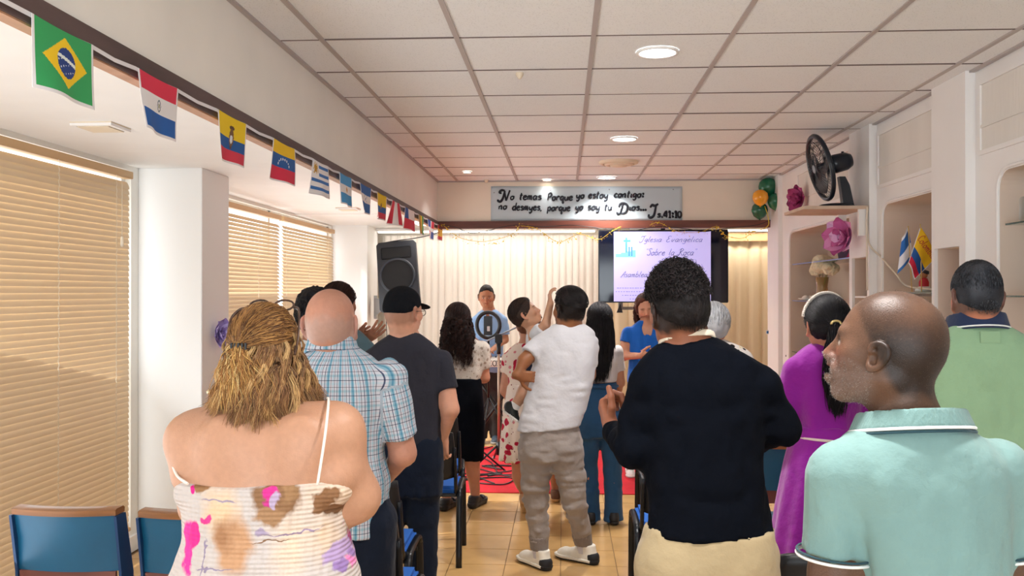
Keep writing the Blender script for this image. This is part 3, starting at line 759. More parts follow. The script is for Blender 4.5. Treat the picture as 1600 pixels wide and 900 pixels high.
        sm = lambda a, lo, hi: np.clip((a-lo)/(hi-lo), 0, 1)
        nz = vnoise(x*60+5, y*60, z*60)
        front = sm(y, .03, .06)*inh
        ears_ = sm(np.abs(x), .080, .088)*sm(-np.abs(z+.012), -.045, -.03)*inh
        if ear: mixc(ears_*.30, ear)
        mixc(np.exp(-((np.abs(x)-.04)/.02)**2-((z+.03)/.02)**2)*front*.25, '#c8604c'); mixc(np.exp(-((x)/.014)**2-((z+.032)/.013)**2)*front*.22, '#c8604c')
        if hairline is not None: mixc(hairline(x, y, z, nz)*inh*hstr, hairc)
        if stub is not None: mixc(stub[1](x, y, z, nz)*inh, stub[0])
        if lipc: mixc((np.exp(-(((z+.060)/.0085)**4))*np.exp(-((x/.021)**4))*sm(y, .080, .086))*inh*.75, lipc)
        if eye:
            ex = np.abs(x)-.031
            if open_eye:
                mixc((np.exp(-((ex/.0125)**4)-(((z+.003)/.0042)**4))*sm(y, .070, .076))*inh*.8, '#d8cfc8')
                mixc((np.exp(-((ex/.0050)**4)-(((z+.003)/.0042)**4))*sm(y, .070, .076))*inh, eyec)
            mixc((np.exp(-((ex/.016)**4)-(((z-.0025-(.0 if open_eye else .006))/.0020)**2))*sm(y, .066, .074))*inh*.85, '#1c120e')
            bz = z-.0185-.12*np.clip(.034-np.abs(x), -.02, .01)
            mixc(np.exp(-(((np.abs(x)-.032)/.019)**4)-((bz/.0042)**2))*sm(y, .06, .07)*inh*.85, brows)
        return C
def hairline_full(level=.0):
    return lambda x, y, z, nz: np.clip((z-(-.065+.0+np.clip(y+.02, 0, 1)*1.25)+nz*.008)/.02+.5, 0, 1)*np.clip((.070-y+(z-.06)*.6)/.02, 0, 1)
# ---- hands
def hand(g, wrist, d, n, side, sc=1.0, curl=.3, spread=.10, thumb=.6, k=.008, curls=None, off=0):
    """d: direction wrist->knuckles, n: direction the palm faces, side: +1/-1 picks which way the thumb lies along cross(d, n)"""
    d = A(d); d = d/np.linalg.norm(d); n = A(n); n = n-d*(n@d); n = n/np.linalg.norm(n); u = np.cross(d, n)*side; w = A(wrist)
    S_ = sc; L = .085*S_
    g.cap(w-d*.01, w+d*.03*S_, .024*S_, .027*S_, k, sq=(n, .72), off=off)
    for t in (-.024, -.008, .008, .024):
        g.cap(w+d*.025*S_+u*t*.7*S_, w+d*L+u*t*S_, .015*S_, .0115*S_, .012*S_, off=off)
    g.cap(w+d*.02*S_+u*.018*S_+n*.006*S_, w+d*.05*S_+u*.026*S_+n*.008*S_, .015*S_, .014*S_, .012*S_, off=off)
    lens = [(.024, (.044, .027, .021), .0092), (.008, (.049, .031, .022), .0094), (-.008, (.045, .028, .021), .0090), (-.024, (.036, .021, .019), .0080)]
    for i, (t, ls, r) in enumerate(lens):
        c = curls[i] if curls else curl*(1+.12*i); a = 0.12; p = w+d*L+u*t*S_; sp = (t/.024)*spread
        base = d*math.cos(sp)+u*math.sin(sp)
        for j, l in enumerate(ls):
            a += c*(1.0 if j == 0 else 1.15); dr = base*math.cos(a)+n*math.sin(a); q = p+dr*l*S_
            g.cap(p, q, r*S_*(1-.07*j), r*S_*(.93-.08*j), .004*S_, off=off); p = q
    p = w+d*.028*S_+u*.026*S_+n*.006*S_; dirs = [(.55, .80, .2), (.80, .55, .25*thumb+.1), (.95, .20, .5*thumb)]
    for j, (l, r) in enumerate(((.038, .0130), (.032, .0112), (.026, .0098))):
        dr = d*dirs[j][0]+u*dirs[j][1]*(1.2-thumb*.6)+n*dirs[j][2]; dr = dr/np.linalg.norm(dr); q = p+dr*l*S_; g.cap(p, q, r*S_, r*S_*.9, .006*S_, off=off); p = q
# ---- shoes
def shoe_parts(parent, ankle, yaw, L=.27, wd=.098, upper=None, sole=None, heel=0.0, floor=0.0, sole_h=.028, name='shoe', strap=False, high=.085, h=.006):
    """a shoe under the ankle, toes towards yaw (0 = +Y)"""
    ax, ay = ankle[0], ankle[1]; c, s_ = math.cos(yaw), math.sin(yaw)
    def w(x, y, z): return A(ax+x*c-y*s_, ay+x*s_+y*c, floor+z)
    hl = heel
    def sole_sdf(g, grow=0.0, z0=0.0, z1=sole_h):
        for t0, t1, r0, r1 in ((-.06, .02, .036, .034), (.02, .13, .034, .043), (.13, .165, .043, .036)):
            sc = L/.27; up = hl*max(0, 1-max(0, (t0+.06))/.13)
            g.cap(w(0, t0*sc, .03), w(0, t1*sc, .03), (r0+grow)*wd/.098, (r1+grow)*wd/.098, .01)
        g.clipz(floor+z0, floor+z1)
    B = [w(x, y, z) for x in (-.08, .08) for y in (-.13, .24) for z in (-.02, .16+hl)]; lo = np.min(B, 0); hi = np.max(B, 0)
    g = SDF(lo, hi, h); sole_sdf(g, .004); V, Q = g.mesh(); 
    if hl:   # raise the heel end into a wedge with a block under it
        t = (V-A(ax, ay, 0))@A(-s_, c, 0); V[:, 2] += hl*np.clip((.06-t)/.12, 0, 1)
        g2 = SDF(lo, hi, h); g2.cap(w(0, -.045, 0), w(0, -.045, hl+.02), .022, .026, .01); g2.clipz(floor, floor+hl+.02); V, Q = join([(V, Q), g2.mesh()])
    sh = np_mesh(name, V, Q, sole, parent)
    g = SDF(lo, hi, h); sc = L/.27
    g.cap(w(0, -.055*sc, .035), w(0, .02*sc, .040), .034*wd/.098, .034*wd/.098, .02); g.cap(w(0, .02*sc, .040), w(0, .13*sc, .028), .034*wd/.098, .038*wd/.098, .02); g.cap(w(0, .13*sc, .028), w(0, .158*sc, .026), .038*wd/.098, .030*wd/.098, .02)
    g.cap(w(0, -.05*sc, .05), w(0, -.035*sc, high), .030, .036, .03); g.cap(w(0, -.03*sc, high-.01), w(0, .07*sc, .045), .032, .030, .03)
    g.clipz(floor+sole_h-.006, floor+high+.006)
    if strap: g.cap(w(0, .045, .10), w(0, .075, .02), .036, .036, .0, True)
    V, Q = g.mesh()
    if hl: t = (V-A(ax, ay, 0))@A(-s_, c, 0); V[:, 2] += hl*np.clip((.06-t)/.12, 0, 1)
    np_mesh('upper', V, Q, upper, sh)
    return sh
# ---- figure: joints given by picture position and depth, sizes in metres
class Fig:
    def __init__(s, Y, cx, label, skin='#c08a68', group=None, name='person', feet=None):
        s.Y = Y; s.m = Y/F; p = P(cx, 456, Y); s.base = Vector((p.x, Y, 0)); s.skin = skin
        s.root = empty(name, s.base, 0, label, 'person', group); s.cx = p.x; s.painters = []
    def J(s, px, py, dy=0.0): return A(P(px, py, s.Y+dy))
    def sec(s, rows):
        out = []
        for r in rows:
            py, xl, xr, b_ = r[:4]; dy = r[4] if len(r) > 4 else 0
            a, c = P(xl, py, s.Y+dy), P(xr, py, s.Y+dy); out.append((a.z, (a.x+c.x)/2, s.Y+dy, (c.x-a.x)/2, b_))
        return sorted(out)
    def legs(s, hz=None, w=.09, dx=0, feet=None, knee_dy=.03, foot_y=0):
        """hip, knee, ankle of both legs; feet: [(x,y),(x,y)] world"""
        hz = hz or .86; L = []
        for i, q in enumerate((-1, 1)):
            hip = A(s.cx+dx+q*w, s.Y, hz); an = A(s.cx+dx+q*(w+.01), s.Y-.02+foot_y, .09) if feet is None else A(feet[i][0], feet[i][1], .09)
            kn = (hip+an)/2+A(0, knee_dy, .02); L.append([hip, kn, an])
        s.L = L; return L
    def body(s, head, torso, arms, legs=None, neckb=None, neck_r=(.056, .062), hands=None, h=.012, hh=.006, hw=.0045, off=-.018, arm_r=(.050, .041, .036, .026), leg_r=(.085, .056, .036), face={}, paint={}, extra=None, mat_=None, feet=True, head_h_box=.0):
        legs = s.L if legs is None else legs
        pts = [p for a in arms for p in a]+[p for l in legs for p in l]+[A(r[1]+q*r[3], r[2]+q*r[4], r[0]) for r in torso for q in (-1, 1)]
        lo = np.min(pts, 0)-.09; hi = np.max(pts, 0)+.09; lo[2] = max(lo[2]-.1, -.001); hi[2] = max(hi[2], head.c[2]-.05*head.s)
        nb = A(neckb) if neckb is not None else A(torso[-1][1], torso[-1][2], torso[-1][0])
        nt = head.w(0, -.028, -.045)
        def common(g):
            g.cap(nt, nb, neck_r[0]*head.s, neck_r[1]*head.s, .03)
            for i, a in enumerate(arms):
                r = arm_r[i] if isinstance(arm_r[0], (tuple, list)) else arm_r
                g.cap(a[0], a[1], r[0], r[1], .045, off=0); g.cap(a[1], a[2], r[2], r[3], .02)
        g = SDF(lo, hi, h*1.3)
        hipz = max(float(l[0][2]) for l in legs)-.03
        g.loft(torso, .03, off=off, zlo=hipz)
        common(g)
        for l in legs: g.cap(l[0], l[1], leg_r[0], leg_r[1], .05); g.cap(l[1], l[2], leg_r[1], leg_r[2], .03); q = (A(l[2])-A(l[1])); g.cap(A(l[1])+q*.15+A(0, -.012, 0), A(l[1])+q*.42+A(0, -.014, 0), leg_r[1]*.86, leg_r[1]*.8, .04)
        if feet:
            for i, l in enumerate(legs):
                fy = s.footyaw[i] if hasattr(s, 'footyaw') else 0; fd = A(-math.sin(fy), math.cos(fy), 0); a = l[2]
                g.cap(a-fd*.03+A(0, 0, -.055), a+fd*.10+A(0, 0, -.062), .028, .026, .03); 
        if extra: extra(g)
        parts = [g.mesh()]
        lo = head.c-A(.13, .15, .15)*head.s; hi = head.c+A(.13, .15, .14)*head.s; lo[2] = min(lo[2], nt[2]-.05)
        g = SDF(lo, hi, hh); head.build(g, **face); g.cap(nt, nb, neck_r[0]*head.s, neck_r[1]*head.s, .03*head.s)
        if extra and head_h_box: extra(g)
        g.clip(nt+(nb-nt)*.8, nb-nt); parts.append(g.mesh())
        for i, hd in enumerate(hands or []):
            if hd is None: continue
            a = arms[i]; r = arm_r[i] if isinstance(arm_r[0], (tuple, list)) else arm_r
            w = A(a[2]); sc = hd.get('sc', 1); g = SDF(w-.19*sc, w+.19*sc, hw*(hd.get('res', 1)))
            hand(g, w, hd['d'], hd['n'], hd.get('side', 1), sc, hd.get('curl', .3), hd.get('spread', .1), hd.get('thumb', .6), curls=hd.get('curls'))
            el = A(a[1]); t = (el-w)/np.linalg.norm(el-w); g.cap(w, w+t*.12, r[3], r[3]+(r[2]-r[3])*.12/max(np.linalg.norm(el-w), .13), .012); g.clip(w+t*.10, t); parts.append(g.mesh())
        V, Q = join(parts)
        pk = dict(base=s.skin); pk.update(paint)
        o = np_mesh('body', V, Q, mat_ or M_skin, s.root, lambda V: head.paint(V, **pk)); s.head = head; return o
    def garment(s, name, m, f, h=.011, box_=None, noises=(), uv=None, col=None, fns=(), parent=None, post=None):
        lo, hi = box_; g = SDF(lo, hi, h); f(g)
        for n_ in noises: g.noise(*n_[:2], **(n_[2] if len(n_) > 2 else {}))
        for q in fns: g.fn(q)
        if post: post(g)
        V, Q = g.mesh(); return np_mesh(name, V, Q, m, parent or s.root, col, uv)
    def tee(s, m, torso, arms, hem, neck, neck_r=.072, sl=.62, sr=(.066, .064), h=.011, name='t_shirt', hem_slope=(0, 0), noises=None, uv=None, off=.0, long=False, wr=.03, cuff_r=.036, full_k=.05, col=None, neck_tilt=(0, -.25, 1), fns=(), vneck=None):
        """a shirt: torso loft plus sleeves, open at the neck, ending at the hem height (hem_slope: rise per metre in x, y)"""
        pts = [p for a in arms for p in a]+[A(r[1]+q*r[3], r[2]+q*r[4], r[0]) for r in torso for q in (-1, 1)]
        lo = np.min(pts, 0)-.10; hi = np.max(pts, 0)+.10; lo[2] = min(hem-.06, min(a[1][2] for a in arms)-.08 if arms else 9)
        if long: lo[2] = min(lo[2], min(a[2][2] for a in arms)-.06)
        def f(g):
            g.loft(torso, .03, off=off)
            cx = float(np.mean([t[1] for t in torso])); cyy = float(np.mean([t[2] for t in torso]))
            g.clip((cx, cyy, hem), (-hem_slope[0], -hem_slope[1], -1))
            for i, a in enumerate(arms):
                a0, a1 = A(a[0]), A(a[1]); L = np.linalg.norm(a1-a0); t = (a1-a0)/L
                q = SDF(lo, hi, h); 
                if long:
                    q.cap(a0, a1, sr[0], sr[1], .03); q.cap(a1, a[2], sr[1]*.95, cuff_r, .03); w = (A(a[2])-a1); w = w/np.linalg.norm(w); q.clip(A(a[2])-w*.01, w)
                    r = q.sl(lo, hi, 0); 
                else:
                    q.cap(a0, a0+t*(L*sl+.08), sr[0], sr[1]+(sr[1]-sr[0])*.1, .03); q.clip(a0+t*L*sl, t)
                r = (slice(None),)*3; g.add(r, q.d, full_k*(0.6 if long else .45))
            n_ = A(neck); g.cap(n_+A(0, 0, -.02), n_+A(neck_tilt)*.2, neck_r, neck_r*1.1, .006, True)
            if vneck is not None: g.cap(n_, vneck, neck_r*.95, .004, .003, True)
        ns = noises if noises is not None else ((.008, (7, 7, 4), dict(band=.05)), (.006, (15, 15, 8), dict(band=.04, seed=3, ridge=True)))
        s.tbox = (lo, hi)
        cx = float(np.mean([t[1] for t in torso])); cyy = float(np.mean([t[2] for t in torso]))
        return s.garment(name, m, f, h, (lo, hi), ns, uv, col, fns, post=lambda g: g.clip((cx, cyy, hem+.003), (-hem_slope[0], -hem_slope[1], -1)))
    def trousers(s, m, waist, legs=None, r=(.098, .072, .062), waist_sec=None, h=.012, name='trousers', noises=None, bottom=.045, off=-.002, crotch=.05, extra=None, k=.03, mids=True):
        legs = legs or s.L; ws = waist_sec
        pts = [p for l in legs for p in l]; lo = np.min(pts, 0)-.16; hi = np.max(pts, 0)+.16; lo[2] = bottom-.03; hi[2] = waist+.03
        if ws: hi[0] = max(hi[0], max(q[1]+q[3] for q in ws)+.05); lo[0] = min(lo[0], min(q[1]-q[3] for q in ws)-.05)
        def f(g):
            for l in legs: g.cap(l[0], l[1], r[0], r[1], k+.01); g.cap(l[1], l[2], r[1], r[2], k); g.cap(l[2], l[2]-A(0, 0, .06), r[2], r[2]*1.02, .01)
            if ws: g.loft(ws, .05, off=off, zhi=waist)
            if extra: extra(g)
            g.clipz(bottom, waist)
        ns = noises if noises is not None else ((.007, (8, 8, 5), dict(band=.04, seed=9)), (.004, (22, 22, 14), dict(band=.03, seed=5, ridge=True)))
        return s.garment(name, m, f, h, (lo, hi), ns)
    def skirt(s, m, rows, h=.012, name='skirt', pleat=0, zlo=None, n=2.2, noises=None, uv=None, col=None, fns=()):
        sec = rows; lo = A(min(q[1]-q[3] for q in sec), min(q[2]-q[4] for q in sec), min(q[0] for q in sec))-.05; hi = A(max(q[1]+q[3] for q in sec), max(q[2]+q[4] for q in sec), max(q[0] for q in sec))+.05
        def f(g): g.loft(sec, .01, n=n)
        ff = list(fns)
        if pleat:
            cx, cy = sec[0][1], sec[0][2]; zt = max(q[0] for q in sec); zb = min(q[0] for q in sec)
            ff.append(lambda x, y, z: pleat*np.sin(np.arctan2(y-cy, x-cx)*14+2*np.sin(z*3))*np.clip((zt-z)/(zt-zb), 0, 1))
        return s.garment(name, m, f, h, (lo, hi), noises or ((.006, (8, 8, 3), dict(band=.04, seed=2)),), uv, col, ff)
    def ringcollar(s, m, c, r, z0, z1, tilt=(0, 0), thick=.006, h=.005, name='collar', sy=.85, flare=.010, parent=None, col=None):
        """a band round the neck, from z0 to z1 (relative to c), leaning by tilt per metre"""
        c = A(c); lo = c+A(-r-.05, -r-.05, z0-.08); hi = c+A(r+.05, r+.05, z1+.08); g = SDF(lo, hi, h)
        X, Y_, Z = g.grid((slice(None),)*3); zz = Z-f32(c[2])-(X-f32(c[0]))*f32(tilt[0])-(Y_-f32(c[1]))*f32(tilt[1])
        rr = np.sqrt((X-f32(c[0]))**2+((Y_-f32(c[1]))/f32(sy))**2); t = np.clip((zz-z0)/(z1-z0), 0, 1)
        d = np.abs(rr-(r+flare*(1-t)))-thick; d = np.maximum(d, np.maximum(z0-zz, zz-z1)); g.d = d.astype(f32)
        V, Q = g.mesh(); return np_mesh(name, V, Q, m, parent or s.root, col)
    def hairshell(s, head, t=.012, h=.006, cols=('#17110f',), cuts=True, noises=((.004, 60),), low=-.06, front=.075, name='hair', extra=None, box_=.03, slope=1.15, mat_=None, sides=1.0):
        c = head.c; R = head.R; k = head.s; g = SDF(c-(.125+box_)*k, c+(.125+box_)*k, h)
        g.ell(head.w(0, -.014, .030), A((.0765+t*sides)*head.broad, .097+t, .086+t)*k, R, .01); g.ell(head.w(0, -.030, -.005), A((.068+t*sides)*head.broad, .074+t, .06+t)*k, R, .03*k)
        if cuts:
            n = R@A(0, slope, -1); p = head.w(0, -.03, low); g.clip(p, n/np.linalg.norm(n))
            nf = R@A(0, 1, -.45); g.clip(head.w(0, front, .05), nf)
        if extra: extra(g)
        for n_ in noises: g.noise(n_[0]*k, n_[1], band=.03, seed=n_[2] if len(n_) > 2 else 0)
        V, Q = g.mesh(); rng = np.random.RandomState(1); cc = np.array([lin(q) for q in cols]); w = np.clip(vnoise(V[:, 0]*40, V[:, 1]*40, V[:, 2]*15)*.5+.5, 0, 1)*(len(cc)-1)
        i = np.minimum(w.astype(int), len(cc)-1); j = np.minimum(i+1, len(cc)-1); f = (w-i)[:, None]
        return np_mesh(name, V, Q, mat_ or M_hair, s.root, cc[i]*(1-f)+cc[j]*f)
def bez(p0, p1, p2, p3, m_, rng=None, amp=0, freq=2.5, n0=.15):
    t = np.linspace(0, 1, m_)[None, :, None]; p0, p1, p2, p3 = [np.asarray(q, float)[:, None, :] for q in (p0, p1, p2, p3)]
    Pp = (1-t)**3*p0+3*(1-t)**2*t*p1+3*(1-t)*t*t*p2+t**3*p3
    if hasattr(amp, "__len__") or amp:
        n = p0.shape[0]; ph = rng.uniform(0, 2*PI, (n, 1)); ph2 = rng.uniform(0, 2*PI, (n, 1)); fr = freq*rng.uniform(.8, 1.25, (n, 1)); tt = t[:, :, 0]
        en = np.clip(tt/n0-.0, 0, 1); d = np.stack([np.sin(2*PI*fr*tt+ph), np.cos(2*PI*fr*tt*.9+ph2), .3*np.sin(2*PI*fr*tt*1.1+ph2)], -1)*en[:, :, None]
        Pp = Pp+d*(np.asarray(amp).reshape(-1, 1, 1) if hasattr(amp, '__len__') else amp)
    return Pp
def hair_mesh(fig, paths, rad, cols, name='hair_strand', sides=4, dark=.2, seed=0, parent=None, mat_=None, tipf=None):
    rng = np.random.RandomState(seed); V, Q = strands(paths, rad, sides); c = strand_cols(paths.shape[0], paths.shape[1], sides, cols, rng, dark, tipf)
    return np_mesh(name, V, Q, mat_ or M_hairs, parent or fig.root, c)
# ================================================================== PEOPLE (front rows)
def plaid_mat():
    m = bpy.data.materials.new('plaid cotton'); m.use_nodes = True; nt = m.node_tree; N = nt.nodes; L = nt.links; b = N['Principled BSDF']
    b.inputs['Roughness'].default_value = .85; b.inputs['Specular IOR Level'].default_value = .2
    a = N.new('ShaderNodeAttribute'); a.attribute_name = 'cloth'; s = N.new('ShaderNodeSeparateXYZ'); L.new(a.outputs['Vector'], s.inputs[0])
    def stripes(sock, period, stops):
        d = N.new('ShaderNodeMath'); d.operation = 'DIVIDE'; L.new(sock, d.inputs[0]); d.inputs[1].default_value = period
        f = N.new('ShaderNodeMath'); f.operation = 'FRACT'; L.new(d.outputs[0], f.inputs[0])
        r = N.new('ShaderNodeValToRGB'); r.color_ramp.interpolation = 'CONSTANT'; e = r.color_ramp.elements
        e[0].position = 0; e[0].color = lin(stops[0][1])+(1,); e[1].position = stops[1][0]; e[1].color = lin(stops[1][1])+(1,)
        for p, c in stops[2:]: q = e.new(p); q.color = lin(c)+(1,)
        L.new(f.outputs[0], r.inputs[0]); return r.outputs[0]
    V_ = stripes(s.outputs[0], .058, [(0, '#dfe0e6'), (.12, '#59607a'), (.165, '#dfe0e6'), (.26, '#9fc3d3'), (.36, '#6ba3bd'), (.44, '#a3c6d4'), (.50, '#dfe0e6'), (.60, '#8a7780'), (.64, '#dfe0e6'), (.74, '#c0d6e2'), (.84, '#dfe0e6'), (.90, '#5c6074'), (.935, '#dfe0e6')])
    H_ = stripes(s.outputs[1], .050, [(0, '#dfe0e6'), (.12, '#636a80'), (.17, '#dcdfe5'), (.36, '#b4cfda'), (.52, '#dfe0e6'), (.68, '#8a7f8a'), (.72, '#dfe0e6'), (.86, '#cfe0e8')])
    mx = N.new('ShaderNodeMix'); mx.data_type = 'RGBA'; mx.blend_type = 'MULTIPLY'; mx.inputs[0].default_value = .9; L.new(V_, mx.inputs[6]); L.new(H_, mx.inputs[7])
    L.new(mx.outputs[2], b.inputs['Base Color'])
    tc = N.new('ShaderNodeTexCoord'); n = N.new('ShaderNodeTexNoise'); n.inputs['Scale'].default_value = 16; L.new(tc.outputs['Object'], n.inputs['Vector'])
    bp = N.new('ShaderNodeBump'); bp.inputs['Strength'].default_value = .35; bp.inputs['Distance'].default_value = .02; L.new(n.outputs['Fac'], bp.inputs['Height']); L.new(bp.outputs[0], b.inputs['Normal'])
    return m
def body_uv(cx, cy, arms, rad):
    """cloth coordinates: around the trunk and up; on a sleeve, around it and along it"""
    def f(V):
        out = np.zeros((len(V), 3)); x, y, z = V[:, 0]-cx, V[:, 1]-cy, V[:, 2]
        ang = np.arctan2(x, -y); out[:, 0] = ang*rad*.95; out[:, 1] = z
        for a0, a1 in arms:
            a0, a1 = A(a0), A(a1); d = a1-a0; L_ = np.linalg.norm(d); d = d/L_; q = V-a0; t = q@d; rr = np.linalg.norm(q-t[:, None]*d, axis=1)
            m_ = (t > .02) & (rr < .095) & (np.abs(x) > rad*.86); r = q-t[:, None]*d; u = np.cross(d, A(0, 1, 0)); u /= np.linalg.norm(u); w = np.cross(d, u)
            out[m_, 0] = (np.arctan2(r@u, r@w)*.07)[m_]; out[m_, 1] = -t[m_]
        return out
    return f
M_navy = cloth('navy trousers', '#161d2b', .9, sheen=.05, spec=.1); M_plaid = plaid_mat()
SK_W = '#c98f74'; SK_T = '#b07a55'; SK_D = '#7d4a30'
# ---------------------------------------------------------------- woman in the strappy floral dress
def floral_mat(name, base, blots, bump=.4, smock=None):
    """printed cloth: blots = (x, y, z, rx, rz, colour, distortion, softness) in the garment's own metres"""
    m = bpy.data.materials.new(name); m.use_nodes = True; nt = m.node_tree; N = nt.nodes; L = nt.links; b = N['Principled BSDF']
    b.inputs['Roughness'].default_value = .85; b.inputs['Specular IOR Level'].default_value = .2
    tc = N.new('ShaderNodeTexCoord'); n = N.new('ShaderNodeTexNoise'); n.inputs['Scale'].default_value = 24; n.inputs['Detail'].default_value = 3; L.new(tc.outputs['Object'], n.inputs['Vector'])
    sb = N.new('ShaderNodeVectorMath'); sb.operation = 'SUBTRACT'; sb.inputs[1].default_value = (.5, .5, .5); L.new(n.outputs['Color'], sb.inputs[0])
    cur = None; cache = {}
    for (x, y, z, rx, rz, col, dist, soft) in blots:
        if dist not in cache:
            sc = N.new('ShaderNodeVectorMath'); sc.operation = 'SCALE'; sc.inputs['Scale'].default_value = dist; L.new(sb.outputs[0], sc.inputs[0])
            ad = N.new('ShaderNodeVectorMath'); ad.operation = 'ADD'; L.new(tc.outputs['Object'], ad.inputs[0]); L.new(sc.outputs[0], ad.inputs[1]); cache[dist] = ad.outputs[0]
        mp = N.new('ShaderNodeMapping'); mp.vector_type = 'POINT'; mp.inputs['Location'].default_value = (-x/rx, -y/.5, -z/rz); mp.inputs['Scale'].default_value = (1/rx, 1/.5, 1/rz); L.new(cache[dist], mp.inputs[0])
        ln = N.new('ShaderNodeVectorMath'); ln.operation = 'LENGTH'; L.new(mp.outputs[0], ln.inputs[0])
        mr = N.new('ShaderNodeMapRange'); mr.inputs['From Min'].default_value = 1+soft; mr.inputs['From Max'].default_value = 1-soft; L.new(ln.outputs['Value'], mr.inputs['Value'])
        mx = N.new('ShaderNodeMix'); mx.data_type = 'RGBA'; L.new(mr.outputs[0], mx.inputs[0])
        if cur: L.new(cur, mx.inputs[6])
        else: mx.inputs[6].default_value = lin(base)+(1,)
        mx.inputs[7].default_value = lin(col)+(1,); cur = mx.outputs[2]
    L.new(cur, b.inputs['Base Color'])
    n2 = N.new('ShaderNodeTexNoise'); n2.inputs['Scale'].default_value = 20; L.new(tc.outputs['Object'], n2.inputs['Vector'])
    bp = N.new('ShaderNodeBump'); bp.inputs['Strength'].default_value = bump; bp.inputs['Distance'].default_value = .02; L.new(n2.outputs['Fac'], bp.inputs['Height']); last = bp
    if smock:
        mp = N.new('ShaderNodeMapping'); mp.inputs['Scale'].default_value = (95, 0, 150); L.new(tc.outputs['Object'], mp.inputs[0])
        s = N.new('ShaderNodeSeparateXYZ'); L.new(mp.outputs[0], s.inputs[0]); sn = []
        for k, q in ((0, 4.0), (2, 4.0)):
            f = N.new('ShaderNodeMath'); f.operation = 'SINE'; mm = N.new('ShaderNodeMath'); mm.operation = 'MULTIPLY'; mm.inputs[1].default_value = q; L.new(s.outputs[k], mm.inputs[0]); L.new(mm.outputs[0], f.inputs[0]); sn.append(f.outputs[0])
        ad = N.new('ShaderNodeMath'); ad.operation = 'ADD'; L.new(sn[0], ad.inputs[0]); L.new(sn[1], ad.inputs[1])
        b2 = N.new('ShaderNodeBump'); b2.inputs['Strength'].default_value = .5; b2.inputs['Distance'].default_value = .002; L.new(ad.outputs[0], b2.inputs['Height']); L.new(bp.outputs[0], b2.inputs['Normal']); last = b2
    L.new(last.outputs[0], b.inputs['Normal']); return m
def blonde():
    Fg = Fig(2.2, 412, 'woman with wavy dark-blonde hair clipped up, bare back, strappy floral dress', '#bd8e72'); J = Fg.J
    T = Fg.sec([(628, 384, 452, .055), (640, 362, 470, .075), (652, 338, 498, .092), (672, 316, 520, .108), (700, 303, 532, .120), (740, 296, 538, .130), (790, 299, 536, .140), (830, 300, 538, .145), (870, 286, 548, .158), (920, 268, 560, .17), (1000, 258, 570, .175), (1080, 270, 560, .16), (1160, 290, 545, .14)])
    aL = [J(308, 684), J(312, 790, .10), J(350, 800, .30)]; aR = [J(522, 676), J(550, 778, .05), J(500, 790, .28)]
    H = Head(J(415, 552, .035), sc=.92)
    Fg.legs(.80, .10)
    def ex(g):
        g.cap(J(345, 668), J(300, 690), .058, .062, .05); g.cap(J(480, 664), J(522, 676), .056, .066, .05)   # shoulders
        for x in (352, 470): g.ell(J(x, 700, -.085), (.055, .03, .075), k=.05)
        g.cap(J(412, 650, -.125), J(412, 770, -.150), .012, .014, .045, True)
        g.ell(J(305, 742, -.02), (.05, .07, .045), k=.04); g.ell(J(528, 742, -.02), (.05, .07, .045), k=.04)
        # soft arm roll above the elbow
        g.ell(J(556, 775, .05), (.056, .07, .055), k=.04)
    Fg.body(H, T, [aL, aR], neckb=J(410, 650, .01), neck_r=(.055, .070), arm_r=[(.058, .052, .048, .026), (.064, .058, .048, .026)], hands=[dict(d=(.5, .8, .1), n=(.8, -.5, 0), side=1, res=1.3), dict(d=(-.6, .7, .1), n=(-.7, -.6, 0), side=-1, res=1.3)], h=.009, hh=.005, extra=ex, mat_=M_skin_close, paint=dict(lipc='#a05048', ear='#c97f68'), off=-.004)
    c0 = Fg.base
    def bl(px, py, rx, rz, col, d=.05, soft=.15):
        p = P(px, py, 2.2-.14)-c0; return (p.x, p.y, p.z, rx, rz, col, d, soft)
    m = floral_mat('floral dress print', '#cbc2be', [
        bl(345, 800, .035, .05, '#e3c4a2', .06, .6), bl(365, 850, .040, .065, '#c79a76', .06, .3), bl(352, 835, .022, .03, '#a97d5c', .05, .5), bl(520, 780, .07, .04, '#dfc6ae', .05, .8), bl(455, 850, .03, .06, '#e6cdb5', .05, .8), bl(500, 845, .025, .04, '#dfc4aa', .05, .8),
        bl(313, 765, .022, .016, '#9a7350', .05), bl(432, 780, .050, .045, '#8f6b4d', .05, .12), bl(420, 805, .03, .02, '#a5805f', .05, .2), bl(450, 765, .02, .03, '#a07b58', .05, .2), bl(504, 785, .024, .022, '#8a6446', .06, .12), bl(512, 808, .018, .014, '#7c593f', .05), bl(497, 800, .018, .012, '#8a6446', .05, .2),
        bl(420, 772, .014, .018, '#d83b93', .05), bl(416, 788, .012, .010, '#c9408e', .05), bl(425, 785, .010, .018, '#b9a7c4', .05),
        bl(296, 770, .007, .012, '#e02a8c', .03), bl(322, 813, .014, .009, '#e0448f', .05), bl(413, 829, .018, .008, '#a99bb4', .04), bl(340, 783, .040, .0022, '#a597ab', .03), bl(455, 834, .060, .0022, '#9a86a0', .05), bl(420, 843, .050, .0016, '#8a6a52', .04),
        bl(288, 860, .016, .06, '#ec3f9e', .06), bl(300, 838, .012, .03, '#e2358f', .05), bl(535, 845, .017, .07, '#e24aa6', .06), bl(541, 880, .016, .05, '#ef8bc7', .06), bl(515, 875, .018, .026, '#b9a0cc', .05), bl(522, 895, .014, .016, '#9c7fb8', .05), bl(549, 868, .010, .02, '#d31f86', .04),
        bl(322, 870, .0022, .040, '#9588a0', .06), bl(338, 885, .045, .0022, '#9588a0', .05)], smock=True)
    dr = [q for q in T if q[0] < P(412, 745, 2.2).z+.09]
    zt = P(412, 753, 2.06).z
    dr = [tuple([q[0], q[1], q[2], q[3]+.008, q[4]+.010]) for q in T if q[0] < zt+.06]
